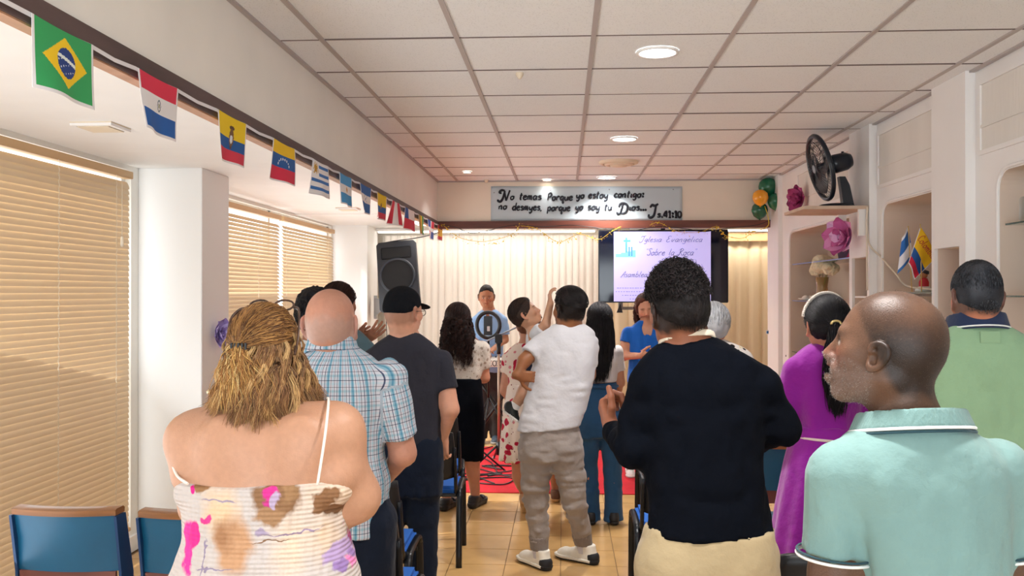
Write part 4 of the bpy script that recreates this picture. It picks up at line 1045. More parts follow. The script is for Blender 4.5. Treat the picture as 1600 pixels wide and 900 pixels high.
    zb = .42; lastr = dr[0]; dr = [(zb, lastr[1], lastr[2], lastr[3]+.05, lastr[4]+.05)]+dr
    lo = A(min(q[1]-q[3] for q in dr)-.05, 2.2-.3, zb-.02); hi = A(max(q[1]+q[3] for q in dr)+.05, 2.2+.3, zt+.05)
    def f(g):
        g.loft(dr, .01, n=2.4); g.clip((c0.x, 2.2, zt), (-.03, -.12, 1)); g.ell(J(530, 762, -.02), (.04, .08, .035), k=.03); g.ell(J(303, 762, -.02), (.035, .08, .03), k=.03)
        g.clip((c0.x, 2.2, zt+.01), (-.03, -.12, 1)); g.clipz(zb)
    Fg.garment('dress', m, f, .007, (lo, hi), ((.005, (10, 10, 7), dict(band=.04)), (.0025, (24, 24, 60), dict(band=.03, seed=3))))
    M_strap = cloth('cream strap', '#efe4da', .8)
    b = nbm(); pts = [J(496, 758, -.152), J(502, 720, -.142), J(508, 680, -.125), J(512, 645, -.090), J(513, 624, -.02), J(508, 632, .06), J(496, 700, .14)]
    tube(b, [p-A(c0) for p in [A(q) for q in catmull(pts, 6)]], .0034, 6); from_bm('strap', b, M_strap, Fg.root)
    b = nbm(); pts = [J(293, 756, -.12), J(276, 742, -.09), J(268, 715, -.03), J(270, 690, .05), J(285, 700, .10)]
    tube(b, [A(q)-A(c0) for q in catmull(pts, 5)], .0035, 6); from_bm('strap', b, M_strap, Fg.root)
    # hair
    rng = np.random.RandomState(5); cols = ['#8a6440', '#a67a4c', '#6b4a30', '#c29a63', '#7a563a', '#d8b27a', '#9a7048', '#5c4030']
    Fg.hairshell(H, t=.009, h=.006, cols=('#5c4030', '#8a6440', '#7a563a'), low=-.075, noises=((.004, 60),), front=.055, slope=.6)
    w = lambda a: np.array([H.w(*q) for q in a])
    clip = H.w(-.030, -.110, .026)
    EC, ER = A(0, -.014, .030), A(.085, .110, .100)
    def surf(d0, d1, n_, m_, lift=.0, jit=.02):
        t = np.linspace(0, 1, m_)[None, :, None]; a0 = d0/np.linalg.norm(d0, axis=1, keepdims=True); a1 = d1/np.linalg.norm(d1, axis=1, keepdims=True)
        q = a0[:, None, :]*(1-t)+a1[:, None, :]*t+rng.normal(0, jit, (n_, 1, 3))*np.sin(PI*t)**1; q /= np.linalg.norm(q, axis=2, keepdims=True)
        return H.c+(EC+q*ER*(1+rng.uniform(-.02, .05, (n_, 1, 1))+lift*np.sin(PI*t)))@H.R.T*H.s
    # 1 hair drawn back from brow and temples to the clip
    n = 2300; az = rng.uniform(-2.0, 2.0, n); el = rng.uniform(.0, 1.25, n)*np.clip(1.15-np.abs(az)*.35, .2, 1)
    d0 = np.c_[np.sin(az)*np.cos(el), np.cos(az)*np.cos(el), np.sin(el)+.08]; d1 = np.tile((A(-.030, -.110, .026)-EC)/ER, (n, 1))+rng.normal(0, .035, (n, 3))
    a = surf(d0, d1, n, 11, .03, .05); a = a+.0018*np.sin(np.linspace(0, 9, 11)[None, :, None]+rng.uniform(0, 6, (n, 1, 3)))
    hair_mesh(Fg, a, rng.uniform(.0007, .0014, n), ['#6f4a2c', '#8f6438', '#5e3f27', '#a97d48', '#7d5632', '#9a6f40'], 'hair_top', 3, seed=2)
    # 2 the loose tail below the clip, golden
    n = 1000; p0 = clip+rng.normal(0, .006, (n, 3)); ex_ = rng.normal(0, 1, n)
    p1 = p0+np.c_[ex_*.007, rng.uniform(-.030, -.01, n), -rng.uniform(.0, .02, n)]; p2 = p1+np.c_[ex_*.012, rng.uniform(-.012, .0, n), -rng.uniform(.03, .07, n)]; p3 = p2+np.c_[ex_*.007+.008, rng.uniform(.0, .02, n), -rng.uniform(.02, .09, n)]
    hair_mesh(Fg, bez(p0, p1, p2, p3, 13, rng, rng.uniform(.002, .006, n), 2.0), rng.uniform(.0006, .0012, n), ['#dcb06a', '#c5945a', '#e6c78c', '#b5854c', '#96683c'], 'hair_tail', 3, seed=3)
    # 3 the rest falling wavy to the shoulders, in locks
    nl = 120; per = 36; n = nl*per; th = np.repeat(rng.uniform(-1, 1, nl), per); aa = th*2.25+rng.normal(0, .03, n); lr = lambda lo, hi: np.repeat(rng.uniform(lo, hi, nl), per)
    zz = .035+lr(-.05, .04); p0 = w(np.c_[np.sin(aa)*.084, -.018-np.cos(aa)*.104, zz]); out = np.c_[np.sin(aa), -np.cos(aa), 0*aa]; ln = lr(.72, 1.0)
    jt = lambda s_: rng.normal(0, s_, (n, 3)); bo = lr(.012, .026)[:, None]*(.8+.5*np.abs(th))[:, None]
    p1 = p0+out*.012+A(0, 0, -.05); p2 = p0+out*bo+np.c_[0*aa, 0*aa, -.10*ln]+jt(.003); p3 = p0+out*(lr(.008, .040)*(.6+1.3*np.abs(th)))[:, None]+np.c_[lr(-.012, .012), 0*aa, -(.145+.05*(1-np.abs(th)))*ln-.02-(zz-.035)]+jt(.006)
    t = np.linspace(0, 1, 17)[None, :]; ph = np.repeat(rng.uniform(0, 6.3, nl), per)[:, None]; fr = np.repeat(rng.uniform(1.6, 2.6, nl), per)[:, None]; am = np.repeat(rng.uniform(.003, .009, nl), per)[:, None]
    a = bez(p0, p1, p2, p3, 17, rng, rng.uniform(.0008, .0025, n), 3, .3); wv = am*np.clip(t/.3, 0, 1); a[:, :, 0] += wv*np.sin(2*PI*fr*t+ph); a[:, :, 1] += .7*wv*np.cos(2*PI*fr*t+ph); a[:, :, 1] = np.minimum(a[:, :, 1], Fg.Y+.06)
    rr = np.random.RandomState(4); cl = [cols[k] for k in rr.randint(0, len(cols), 40)]
    V, Q = strands(a, rng.uniform(.0008, .0015, n), 3); c_ = np.array([lin(q) for q in cols]); lk = np.repeat(rng.randint(0, len(cols), nl), per); own = rng.randint(0, len(cols), n); cc_ = (.6*c_[lk]+.4*c_[own])*rng.uniform(.85, 1.2, (n, 1)); g_ = .75+.5*np.linspace(0, 1, 17)
    ca_ = (cc_[:, None, :]*g_[None, :, None]).repeat(3, axis=1).reshape(-1, 3); np_mesh('hair_lengths', V, Q, M_hairs, Fg.root, ca_)
    # clip
    b = nbm(); cc = clip-A(c0)+A(.006, -.010, 0)
    for k in range(5): box(b, cc[0]-.022+k*.0085, cc[0]-.017+k*.0085, cc[1]-.014, cc[1]+.006, cc[2]-.008+(k % 2)*.002, cc[2]+.008, .001)
    box(b, cc[0]-.024, cc[0]+.024, cc[1]-.008, cc[1]+.002, cc[2]-.003, cc[2]+.003, .001); from_bm('hair_clip', b, M_black, Fg.root)
    b = nbm(); M_gold = mat('necklace metal', '#cfc0a0', .3, metal=.8)
    from_bm('earring', (lathe(b, [(0, 0), (.006, .003), (.007, .01), (0, .016)], 10, A(J(327, 617, .06))-A(c0)), b)[1], M_gold, Fg.root)
    # sunglasses pushed up on the head
    g = nbm(); gl = lambda x, y, z: A(H.w(x, y, z))-A(c0); M_tort = mat('tortoise frame', '#4a3226', .3, var=.6, vscale=90)
    pr = [gl(.062, .050, .122), gl(.080, .030, .118), gl(.094, -.01, .095), gl(.100, -.035, .060), gl(.102, -.055, .030), gl(.098, -.065, .000)]
    tube(g, catmull(pr, 5), .0028, 6, flat=1.6); pl = [gl(-.062, .050, .120), gl(-.080, .030, .116), gl(-.092, .0, .095), gl(-.098, -.01, .06)]
    tube(g, catmull(pl, 5), .0028, 6, flat=1.6)
    for q in (-1, 1):
        pts = [gl(q*(.034+.027*math.cos(t)), .052+.010*math.sin(t), .128+.014*math.sin(t)) for t in np.linspace(0, 2*PI, 17)]; tube(g, pts, .0026, 6)
    sg = from_bm('sunglasses', g, M_tort, None); sg.location = Fg.base; tag(sg, 'tortoiseshell sunglasses pushed up on the blonde woman\'s head', 'sunglasses')
blonde()
def short_fuzz(Fg, H, n, cols, low=-.015, rx=.083, ry=.108, rz=.097, ln=.014, nm='short_hair', rad=.0008, seed=3):
    rng = np.random.RandomState(seed); th = rng.uniform(0, 2*PI, n); ph = np.arccos(rng.uniform(-.97, 1, n)); d = np.c_[np.sin(ph)*np.cos(th), np.sin(ph)*np.sin(th), np.cos(ph)]
    fx = np.where(d[:, 2] < 0, np.sqrt(np.clip(1-(d[:, 2]*.60)**2, 0, 1))/np.sqrt(np.clip(1-d[:, 2]**2, .02, 1)), 1)[:, None]; d = d*np.c_[fx, fx, np.ones(n)]
    p = d*A(rx, ry, rz)+A(0, -.014, .028); ok = (p[:, 1] < .06+.6*(p[:, 2]-.05)) & (p[:, 2] > low+.75*(p[:, 1]+.03)); p = p[ok]; d = d[ok]; n = len(p)
    dn = np.tile(A(0, -.25, -1), (n, 1))-d*(d@A(0, -.25, -1))[:, None]; path = np.stack([p-d*.003, p+d*.002+dn*ln*.45, p+d*.002+dn*ln], 1)
    hair_mesh(Fg, H.c+(path*A(H.broad, 1, 1))@H.R.T*H.s, rad, cols, nm, 3, seed=5)
# ---------------------------------------------------------------- bald man in plaid
def plaid_man():
    Fg = Fig(3.1, 536, 'bald man in a blue and white plaid short-sleeved shirt', '#c08a74'); J = Fg.J
    T = Fg.sec([(534, 498, 552, .055), (546, 486, 566, .07), (560, 470, 584, .09), (580, 458, 602, .105), (610, 456, 606, .115), (660, 460, 602, .12), (710, 464, 600, .12), (750, 462, 606, .13), (790, 460, 606, .135), (830, 462, 604, .135), (900, 466, 604, .13), (960, 470, 600, .12)])
    aL = [J(462, 596), J(450, 700, .02), J(470, 740, .16)]; aR = [J(606, 594), J(630, 708, .02), J(604, 744, .16)]
    H = Head(J(518, 505, .01), yaw=-.05, pitch=.05, sc=1.02, broad=1.02); Fg.legs(.86)
    hl = lambda x, y, z, nz: np.clip(((.042+nz*.012)-z)/.035, 0, 1)*np.clip((z+.062+nz*.006)/.015, 0, 1)*np.clip((.055-y)/.04, 0, 1)*.75
    Fg.body(H, T, [aL, aR], neckb=J(520, 545, .01), neck_r=(.062, .070), hands=[dict(d=(.3, .9, 0), n=(1, -.3, 0), res=1.6), dict(d=(-.3, .9, .1), n=(-1, -.3, 0), side=-1, res=1.6)], h=.011, hh=.005, mat_=M_skin_close, arm_r=(.052, .045, .042, .028),
            face=dict(earsize=1.15), paint=dict(hairline=hl, hairc='#a59a94', hstr=.55, ear='#d8543c'))
    lower = J(536, 826)[2]
    Fg.tee(M_plaid, T, [aL, aR], lower, J(520, 524, .02), .066, .80, (.070, .066), h=.009, name='shirt', uv=body_uv(Fg.cx, 3.1, [(aL[0], aL[1]), (aR[0], aR[1])], .165), hem_slope=(.12, 0))
    uvc = lambda V: np.c_[np.arctan2(V[:, 0]-Fg.cx, -(V[:, 1]-3.1))*.075, V[:, 2], V[:, 0]*0]
    g = SDF(J(520, 540)-A(.14, .16, .08), J(520, 540)+A(.14, .16, .10), .005); c = J(519, 542, .012)
    X, Y_, Z = g.grid((slice(None),)*3); zz = Z-f32(c[2])+(Y_-f32(c[1]))*f32(.30); rr = np.sqrt((X-f32(c[0]))**2+((Y_-f32(c[1]))/f32(.92))**2); t = np.clip((zz+.03)/.07, 0, 1)
    g.d = np.maximum(np.abs(rr-(.093-.020*t))-.005, np.maximum(-.03-zz, zz-.035)).astype(f32); V, Q = g.mesh(); np_mesh('collar', V, Q, M_plaid, Fg.root, None, uvc)
    ws = Fg.sec([(790, 462, 604, .12), (840, 464, 604, .12), (900, 468, 604, .115), (960, 474, 600, .10)])
    Fg.trousers(M_navy, J(536, 772)[2], waist_sec=Fg.sec([(755, 466, 602, .122), (790, 462, 604, .12), (840, 462, 604, .12), (900, 468, 604, .115), (960, 474, 600, .10)]))
    for l in Fg.L: shoe_parts(Fg.root, l[2], 0, upper=M_black, sole=M_black)
plaid_man()
# ---------------------------------------------------------------- man in the black cap
def cap_man():
    Fg = Fig(4.75, 634, 'man in a black flat-backed cap, glasses and a charcoal T-shirt', '#c9937a'); J = Fg.J
    T = Fg.sec([(518, 612, 652, .055), (528, 598, 666, .075), (540, 584, 682, .09), (556, 576, 692, .10), (590, 574, 694, .11), (640, 574, 692, .12), (690, 572, 690, .125), (730, 574, 690, .12), (780, 578, 688, .12)])
    aL = [J(580, 566), J(572, 640, .02), J(585, 670, .15)]; aR = [J(690, 566), J(704, 640, -.03), J(692, 682, .04)]
    H = Head(J(631, 486, .0), yaw=-.55, pitch=-.05, sc=1.07); Fg.legs(.84, .085)
    Fg.body(H, T, [aL, aR], neckb=J(633, 525, .01), neck_r=(.060, .068), hands=[None, dict(d=(-.05, .15, -1), n=(.2, 1, 0), side=-1, curl=.4, res=1.2)], h=.011, hh=.006, arm_r=(.052, .045, .042, .028), face=dict(earsize=1.0), paint=dict(hairline=hairline_full(), hairc='#6a5040', hstr=.5))
    M_char = cloth('charcoal jersey', '#2c2c34', .9, sheen=.05, spec=.1)
    Fg.tee(M_char, T, [aL, aR], J(630, 694)[2], J(633, 512, .015), .070, .62, (.068, .072), h=.010, hem_slope=(-.05, 0))
    Fg.trousers(M_navy, J(630, 680)[2], r=(.105, .080, .070), waist_sec=Fg.sec([(670, 578, 688, .12), (720, 580, 690, .12), (770, 588, 688, .11)]))
    for l in Fg.L: shoe_parts(Fg.root, l[2], 0, upper=M_black, sole=M_black)
    M_cap = mat('black cap cloth', '#0d0f14', .9, spec=.15, bump=.3, bscale=90)
    g = SDF(H.c-.17, H.c+.20, .006); R = H.R
    g.ell(H.w(0, -.012, .040), A(.088, .108, .088), R, .01); g.ell(H.w(0, -.03, .01), A(.085, .092, .06), R, .02); n = R@A(0, .35, -1); g.clip(H.w(0, 0, .008), n)
    V, Q = g.mesh(); cp = np_mesh('cap', V, Q, M_cap, None, None); 
    me = cp.data; a = np.zeros(len(me.vertices)*3, f32); me.vertices.foreach_get('co', a); a = a.reshape(-1, 3)-np.array(H.c, f32); me.vertices.foreach_set('co', a.ravel()); cp.location = H.c; tag(cp, 'black cap with a short brim on the man in the charcoal T-shirt', 'cap')
    g = SDF(H.c-.17, H.c+.22, .005); g.ell(H.w(0, .105, .030), A(.072, .060, .010), R@np.array(Matrix.Rotation(-.25, 3, 'X')), .004); V, Q = g.mesh(); b_ = np_mesh('brim', V-np.array(H.c)+0, Q, M_cap, cp) if False else np_mesh('brim', V, Q, M_cap, cp)
    b = nbm(); gl = lambda x, y, z: A(H.w(x, y, z))-A(Fg.base); M_fr = mat('glasses frame', '#20242a', .3)
    for q in (-1, 1):
        tube(b, [gl(q*.033+.023*math.cos(t), .098, -.004+.017*math.sin(t)) for t in np.linspace(0, 2*PI, 17)], .002, 6); tube(b, [gl(q*.056, .097, .004), gl(q*.080, .04, .002), gl(q*.084, -.005, .0)], .0018, 6)
    tube(b, [gl(-.010, .100, -.002), gl(.010, .100, -.002)], .002, 6)
    go = from_bm('glasses', b, M_fr, None); go.location = Fg.base; tag(go, 'thin dark glasses on the man in the black cap', 'glasses')
cap_man()
# ---------------------------------------------------------------- man in the black long-sleeved shirt
def black_man():
    Fg = Fig(2.75, 1103, 'man with thick curly black hair in a black long-sleeved shirt and khaki trousers', '#9a5f45'); J = Fg.J
    T = Fg.sec([(522, 1052, 1106, .05), (534, 1034, 1132, .07), (548, 1014, 1158, .090), (568, 998, 1184, .105), (600, 994, 1196, .118), (650, 1000, 1198, .12), (700, 1004, 1196, .122), (750, 1006, 1198, .13), (800, 1008, 1204, .135), (850, 1008, 1210, .14), (910, 1008, 1214, .135), (980, 1014, 1208, .125)])
    aL = [J(1012, 602), J(990, 700, .02), J(956, 672, .24)]; aR = [J(1186, 598), J(1213, 664, .03), J(1176, 694, .26)]
    H = Head(J(1058, 482, .01), yaw=.30, pitch=-.02, roll=-.10, sc=1.02, broad=.94); Fg.legs(.84, .10)
    hd = dict(d=(-.25, .10, 1), n=(.75, -.1, .3), side=1, curl=.42, thumb=.3, spread=.10, sc=1.08)
    Fg.body(H, T, [aL, aR], neckb=J(1074, 540, .0), neck_r=(.062, .072), hands=[dict(d=(-.30, .50, .80), n=(.85, .25, .35), side=-1, curls=(.95, 1.0, 1.0, 1.0), thumb=.1, sc=1.08), dict(d=(-.6, .6, .2), n=(-.4, -.6, 0), side=-1, res=1.6)], h=.011, hh=.005, hw=.004, mat_=M_skin_close, arm_r=(.052, .046, .042, .029),
            face=dict(earsize=1.1), paint=dict(hairline=hairline_full(), hairc='#1a1311', hstr=.95, ear='#a03a30'))
    M_blk = cloth('black jersey', '#080c15', .9, sheen=0, spec=.08)
    Fg.tee(M_blk, T, [aL, aR], J(1103, 834)[2], J(1074, 503, .02), .066, .62, (.062, .062), h=.009, long=True, cuff_r=.040, name='shirt', hem_slope=(.0, 0), noises=((.010, (6, 6, 4), dict(band=.05)), (.008, (13, 13, 11), dict(band=.04, seed=3, ridge=True)), (.003, (30, 30, 20), dict(band=.04, seed=7, ridge=True))))
    M_under = cloth('cream undershirt', '#e9dcc8', .85)
    c = J(1073, 527, .004); Fg.ringcollar(M_under, c, .076, -.016, .006, tilt=(.10, -.30), flare=.006, thick=.004, name='undershirt_neckband', sy=.95)
    M_kh = cloth('khaki cotton', '#b3a17f', .9)
    Fg.trousers(M_kh, J(1103, 820)[2], r=(.110, .085, .072), waist_sec=Fg.sec([(800, 1010, 1210, .125), (850, 1008, 1214, .135), (900, 1006, 1216, .135), (960, 1010, 1214, .12)]))
    for l in Fg.L: shoe_parts(Fg.root, l[2], 0, upper=M_black, sole=M_black)
    cols = ('#0e0b0c', '#1b1617', '#2a2224')
    Fg.hairshell(H, t=.020, h=.005, cols=cols[:2], low=-.008, front=.085, noises=((.003, 70),), slope=.55, sides=.30)
    short_fuzz(Fg, H, 4600, ['#0e0b0c', '#1b1617', '#241d1e'], low=.0, rx=.084, ry=.119, rz=.108, ln=.018)
    rng = np.random.RandomState(9); n = 2200; th = rng.uniform(0, 2*PI, n); ph = np.arccos(rng.uniform(.05, 1, n))
    d = np.c_[np.sin(ph)*np.cos(th), np.sin(ph)*np.sin(th), np.cos(ph)]; p = d*A(.080, .112, .106)+A(0, -.014, .032); ok = (p[:, 1] < .07+.6*(p[:, 2]-.05)); p = p[ok]; d = d[ok]; n = len(p)
    m_ = 9; t = np.linspace(0, 1, m_); rr = rng.uniform(.005, .009, (n, 1)); ph0 = rng.uniform(0, 2*PI, (n, 1)); u = np.cross(d, rng.normal(0, 1, (n, 3))); u /= np.linalg.norm(u, axis=1, keepdims=True); v = np.cross(d, u)
    tt = t[None, :]; ang = ph0+tt*2*PI*1.2
    path = p[:, None, :]+d[:, None, :]*(tt*rng.uniform(.002, .016, (n, 1))+.6*rr*np.sin(ang))[:, :, None]+u[:, None, :]*(rr*np.cos(ang))[:, :, None]+v[:, None, :]*(tt*.008)[:, :, None]
    pw = H.c+path@H.R.T*H.s; hair_mesh(Fg, pw, .0013, cols, 'curl', 3, seed=7)
black_man()
# ---------------------------------------------------------------- man in the mint polo, turned in profile
def mint_man():
    Fg = Fig(1.8, 1440, 'man in profile with shaved head and grey stubble in a pale mint polo shirt', '#634737'); J = Fg.J
    T = Fg.sec([(648, 1372, 1478, .060), (660, 1352, 1498, .075), (676, 1326, 1530, .092), (700, 1302, 1556, .108), (740, 1296, 1574, .122), (800, 1310, 1574, .130), (860, 1326, 1570, .135), (920, 1334, 1566, .14), (1000, 1336, 1566, .145), (1120, 1330, 1570, .15), (1250, 1340, 1562, .14)])
    aL = [J(1312, 742), J(1302, 905, .0), J(1330, 960, .20)]; aR = [J(1556, 738), J(1582, 890, .02), J(1540, 960, .22)]
    H = Head(J(1383, 544, .035), yaw=1.13, pitch=.17, sc=.985); H.ear_dy = .012; H.ear_sz = .82; Fg.legs(.80, .10)
    hl = lambda x, y, z, nz: np.clip((z+.075-np.clip(y+.03, 0, 1)*1.5+nz*.006)/.018+.5, 0, 1)*np.clip((.064-y+(z-.06)*.7)/.02, 0, 1)*np.clip(.50+.5*np.clip((.060-z)/.06, 0, 1)+.12*vnoise(x*330, y*330, z*330), 0, .88)*np.clip(1-.8*np.exp(-((y+.055)/.035)**2-((z-.085)/.03)**2), 0, 1)
    sp = lambda x, y, z: .5+.5*vnoise(x*420, y*420, z*420)
    stub = lambda x, y, z, nz: np.clip((-.030+.25*np.clip(y-.01, -.05, .03)-z+nz*.006)/.012, 0, 1)*np.clip((y+.006+.006*nz)/.022, 0, 1)*np.clip((z+.13)/.02, 0, 1)*(1-np.exp(-(((z+.062)/.010)**2))*np.exp(-((x/.024)**4)))*(.15+.45*sp(x, y, z))*np.clip((y-.055+.5*np.abs(x)+ (-.045-z)*2)/.02+1, 0, 1)
    def ex(g):
        # neck cords and nape folds
        g.cap(H.w(-.050, -.03, -.055), J(1400, 655, .05), .010, .014, .03); pass
    Fg.body(H, T, [aL, aR], neckb=J(1418, 668, .02), neck_r=(.058, .066), h=.010, hh=.0032, mat_=mat('skin with shaven stubble', '#ffffff', .42, attr='Col', sss=.06, var=.13, vscale=330, bump=.15, bscale=420, spec=.35), hands=[dict(d=(.3, .9, 0), n=(1, -.3, 0), res=1.6), dict(d=(-.3, .9, .1), n=(-1, -.3, 0), side=-1, res=1.6)], arm_r=(.055, .047, .043, .028), extra=ex, head_h_box=1,
            face=dict(earsize=1.0, nose=.88, mouth_open=.010, lips=1.6, brow=1.1, long_skull=1.0, chin=1.05), paint=dict(hairline=hl, hairc='#130c09', hstr=.97, stub=('#82706a', stub), lipc='#7a4038', ear=None, brows='#4a3428', eyec='#1a0f0a'))
    M_mint = cloth('mint pique', '#7c9d9a', .85, bump=.3)
    lo = J(1440, 1010)[2]
    Fg.tee(M_mint, T, [aL, aR], lo, J(1425, 640, .02), .070, .80, (.069, .067), h=.008, name='polo_shirt', noises=((.008, (7, 7, 4), dict(band=.05)), (.006, (14, 14, 7), dict(band=.04, seed=3, ridge=True)), (.002, (36, 36, 20), dict(band=.04, seed=7, ridge=True))))
    M_rib = cloth('mint rib', '#769794', .9, bump=.25, bscale=160, stretch=(1, 1, .1)); M_wp = cloth('white piping', '#eef1f0', .8); M_dp = cloth('dark piping', '#2c4a54', .8)
    c = J(1423, 662, .015); Fg.ringcollar(M_rib, c, .094, -.014, .024, tilt=(.03, -.20), thick=.005, name='collar', sy=.95, flare=.016)
    def pip(z, m, r, rr=.114, nm='piping'):
        b = nbm(); pts = [(c[0]+rr*math.cos(t), c[1]+rr*.95*math.sin(t), c[2]+z+.03*rr*math.cos(t)-.20*rr*.95*math.sin(t)) for t in np.linspace(0, 2*PI, 49)]
        tube(b, [A(p)-A(Fg.base) for p in pts], r, 6); from_bm(nm, b, m, Fg.root)
    pip(-.013, M_wp, .0032, .113); pip(-.020, M_dp, .0028, .1145)
    for a in (aL, aR):
        t = (A(a[1])-A(a[0])); L_ = np.linalg.norm(t); t = t/L_; u = np.cross(t, (0, 1, 0)); u /= np.linalg.norm(u); v = np.cross(t, u)
        for dz, m, r in ((.0, M_wp, .0032), (-.007, M_dp, .0024)):
            b = nbm(); cc = A(a[0])+t*(L_*.80-.004+dz); tube(b, [cc+(u*math.cos(q)+v*math.sin(q))*.0705-A(Fg.base) for q in np.linspace(0, 2*PI, 41)], r, 6); from_bm('sleeve_piping', b, m, Fg.root)
    Fg.trousers(cloth('dark trousers', '#2a2c34', .9), .93)
    for l in Fg.L: shoe_parts(Fg.root, l[2], 0, upper=M_black, sole=M_black)
    # short stubble hairs on jaw and scalp
    rng = np.random.RandomState(4)
    def fuzz(n, sel, ln, cols, nm, rad):
        me = [o for o in Fg.root.children if o.name.startswith('body')][0].data; V = np.zeros(len(me.vertices)*3, f32); me.vertices.foreach_get('co', V); V = V.reshape(-1, 3)+np.array(Fg.base); Nn = np.zeros(len(V)*3, f32); me.vertices.foreach_get('normal', Nn); Nn = Nn.reshape(-1, 3)
        q = H.loc(V); m_ = sel(q[:, 0], q[:, 1], q[:, 2]); i = np.nonzero(m_)[0]; i = i[rng.randint(0, len(i), n)]
        p = V[i]+rng.normal(0, .0012, (n, 3)); d = Nn[i]+rng.normal(0, .5, (n, 3))+A(0, 0, -.5); d /= np.linalg.norm(d, axis=1, keepdims=True)
        path = np.stack([p-Nn[i]*.0006, p+d*ln*.5, p+d*ln], 1); hair_mesh(Fg, path, rad, cols, nm, 3, seed=8)
    fuzz(4200, lambda x, y, z: (stub(x, y, z, 0*x) > .12+.5*np.random.RandomState(1).rand(len(x))) & (np.abs(x) < .09) & (y > -.01), .0018, ['#b4aea8', '#7a726c', '#3c332c', '#cfcac4'], 'beard_stubble', .00020)
    fuzz(6500, lambda x, y, z: (hl(x, y, z, 0*x) > .22) & (np.abs(x) < .085) & (z > -.08), .0007, ['#4a3a34', '#33251f', '#7e706a', '#2a1e1a', '#9a8c86'], 'scalp_stubble', .00022)
mint_man()
# ---------------------------------------------------------------- man in the green polo
def green_man():
    Fg = Fig(3.1, 1527, 'man with short greying dark hair in a green polo with a navy collar', '#b9785e'); J = Fg.J
    T = Fg.sec([(502, 1492, 1558, .06), (514, 1476, 1580, .078), (530, 1452, 1606, .095), (552, 1436, 1620, .11), (600, 1430, 1626, .118), (680, 1434, 1620, .125), (760, 1438, 1618, .135), (840, 1440, 1618, .14), (900, 1444, 1612, .13), (960, 1448, 1606, .12)])
    aL = [J(1446, 572), J(1428, 680, .02), J(1450, 720, .2)]; aR = [J(1612, 572), J(1632, 680, .02), J(1600, 720, .2)]
    H = Head(J(1524, 463, .0), yaw=-.06, pitch=-.06, sc=.95, broad=.90); H.ear_sz = .95; Fg.legs(.88, .10)
    Fg.body(H, T, [aL, aR], neckb=J(1525, 520, .01), neck_r=(.062, .072), hands=[dict(d=(.3, .9, 0), n=(1, -.3, 0), res=1.6), dict(d=(-.3, .9, .1), n=(-1, -.3, 0), side=-1, res=1.6)], h=.012, hh=.005, mat_=M_skin_close, arm_r=(.052, .045, .042, .028), face=dict(earsize=1.15), paint=dict(hairline=hairline_full(), hairc='#3a3432', hstr=.8, ear='#c8503c'))
    M_gr = cloth('green pique', '#85a584', .85, bump=.3)
    Fg.tee(M_gr, T, [aL, aR], J(1527, 870)[2], J(1525, 500, .02), .072, .72, (.072, .070), h=.009, name='polo_shirt')
    M_nc = cloth('navy collar', '#232f4c', .9); M_wl = cloth('white line', '#e8ecec', .8)
    c = J(1525, 506, .012); Fg.ringcollar(M_nc, c, .083, -.022, .028, tilt=(0, -.22), thick=.006, name='collar', sy=.95, flare=.014)
    for dz, m, r in ((-.022, M_wl, .0026), (-.028, M_nc, .0026)):
        b = nbm(); tube(b, [A(c[0]+.103*math.cos(t), c[1]+.098*math.sin(t), c[2]+dz-.22*.098*math.sin(t))-A(Fg.base) for t in np.linspace(0, 2*PI, 41)], r, 6); from_bm('piping', b, m, Fg.root)
    b = nbm(); p = J(1548, 527, -.102)-A(Fg.base); box(b, p[0]-.030, p[0]+.030, p[1]+.002, p[1]+.008, p[2]-.018, p[2]+.018); from_bm('label_patch', b, M_gr, Fg.root)
    Fg.trousers(M_navy, J(1527, 850)[2]); 
    for l in Fg.L: shoe_parts(Fg.root, l[2], 0, upper=M_black, sole=M_black)
    Fg.hairshell(H, t=.010, h=.005, cols=('#1d1f25', '#2e3138', '#4a4d55'), low=-.052, front=.085, noises=((.0015, 120),), slope=.75, sides=.5)
    short_fuzz(Fg, H, 4200, ['#16181d', '#24272e', '#33363d', '#555960'])
green_man()
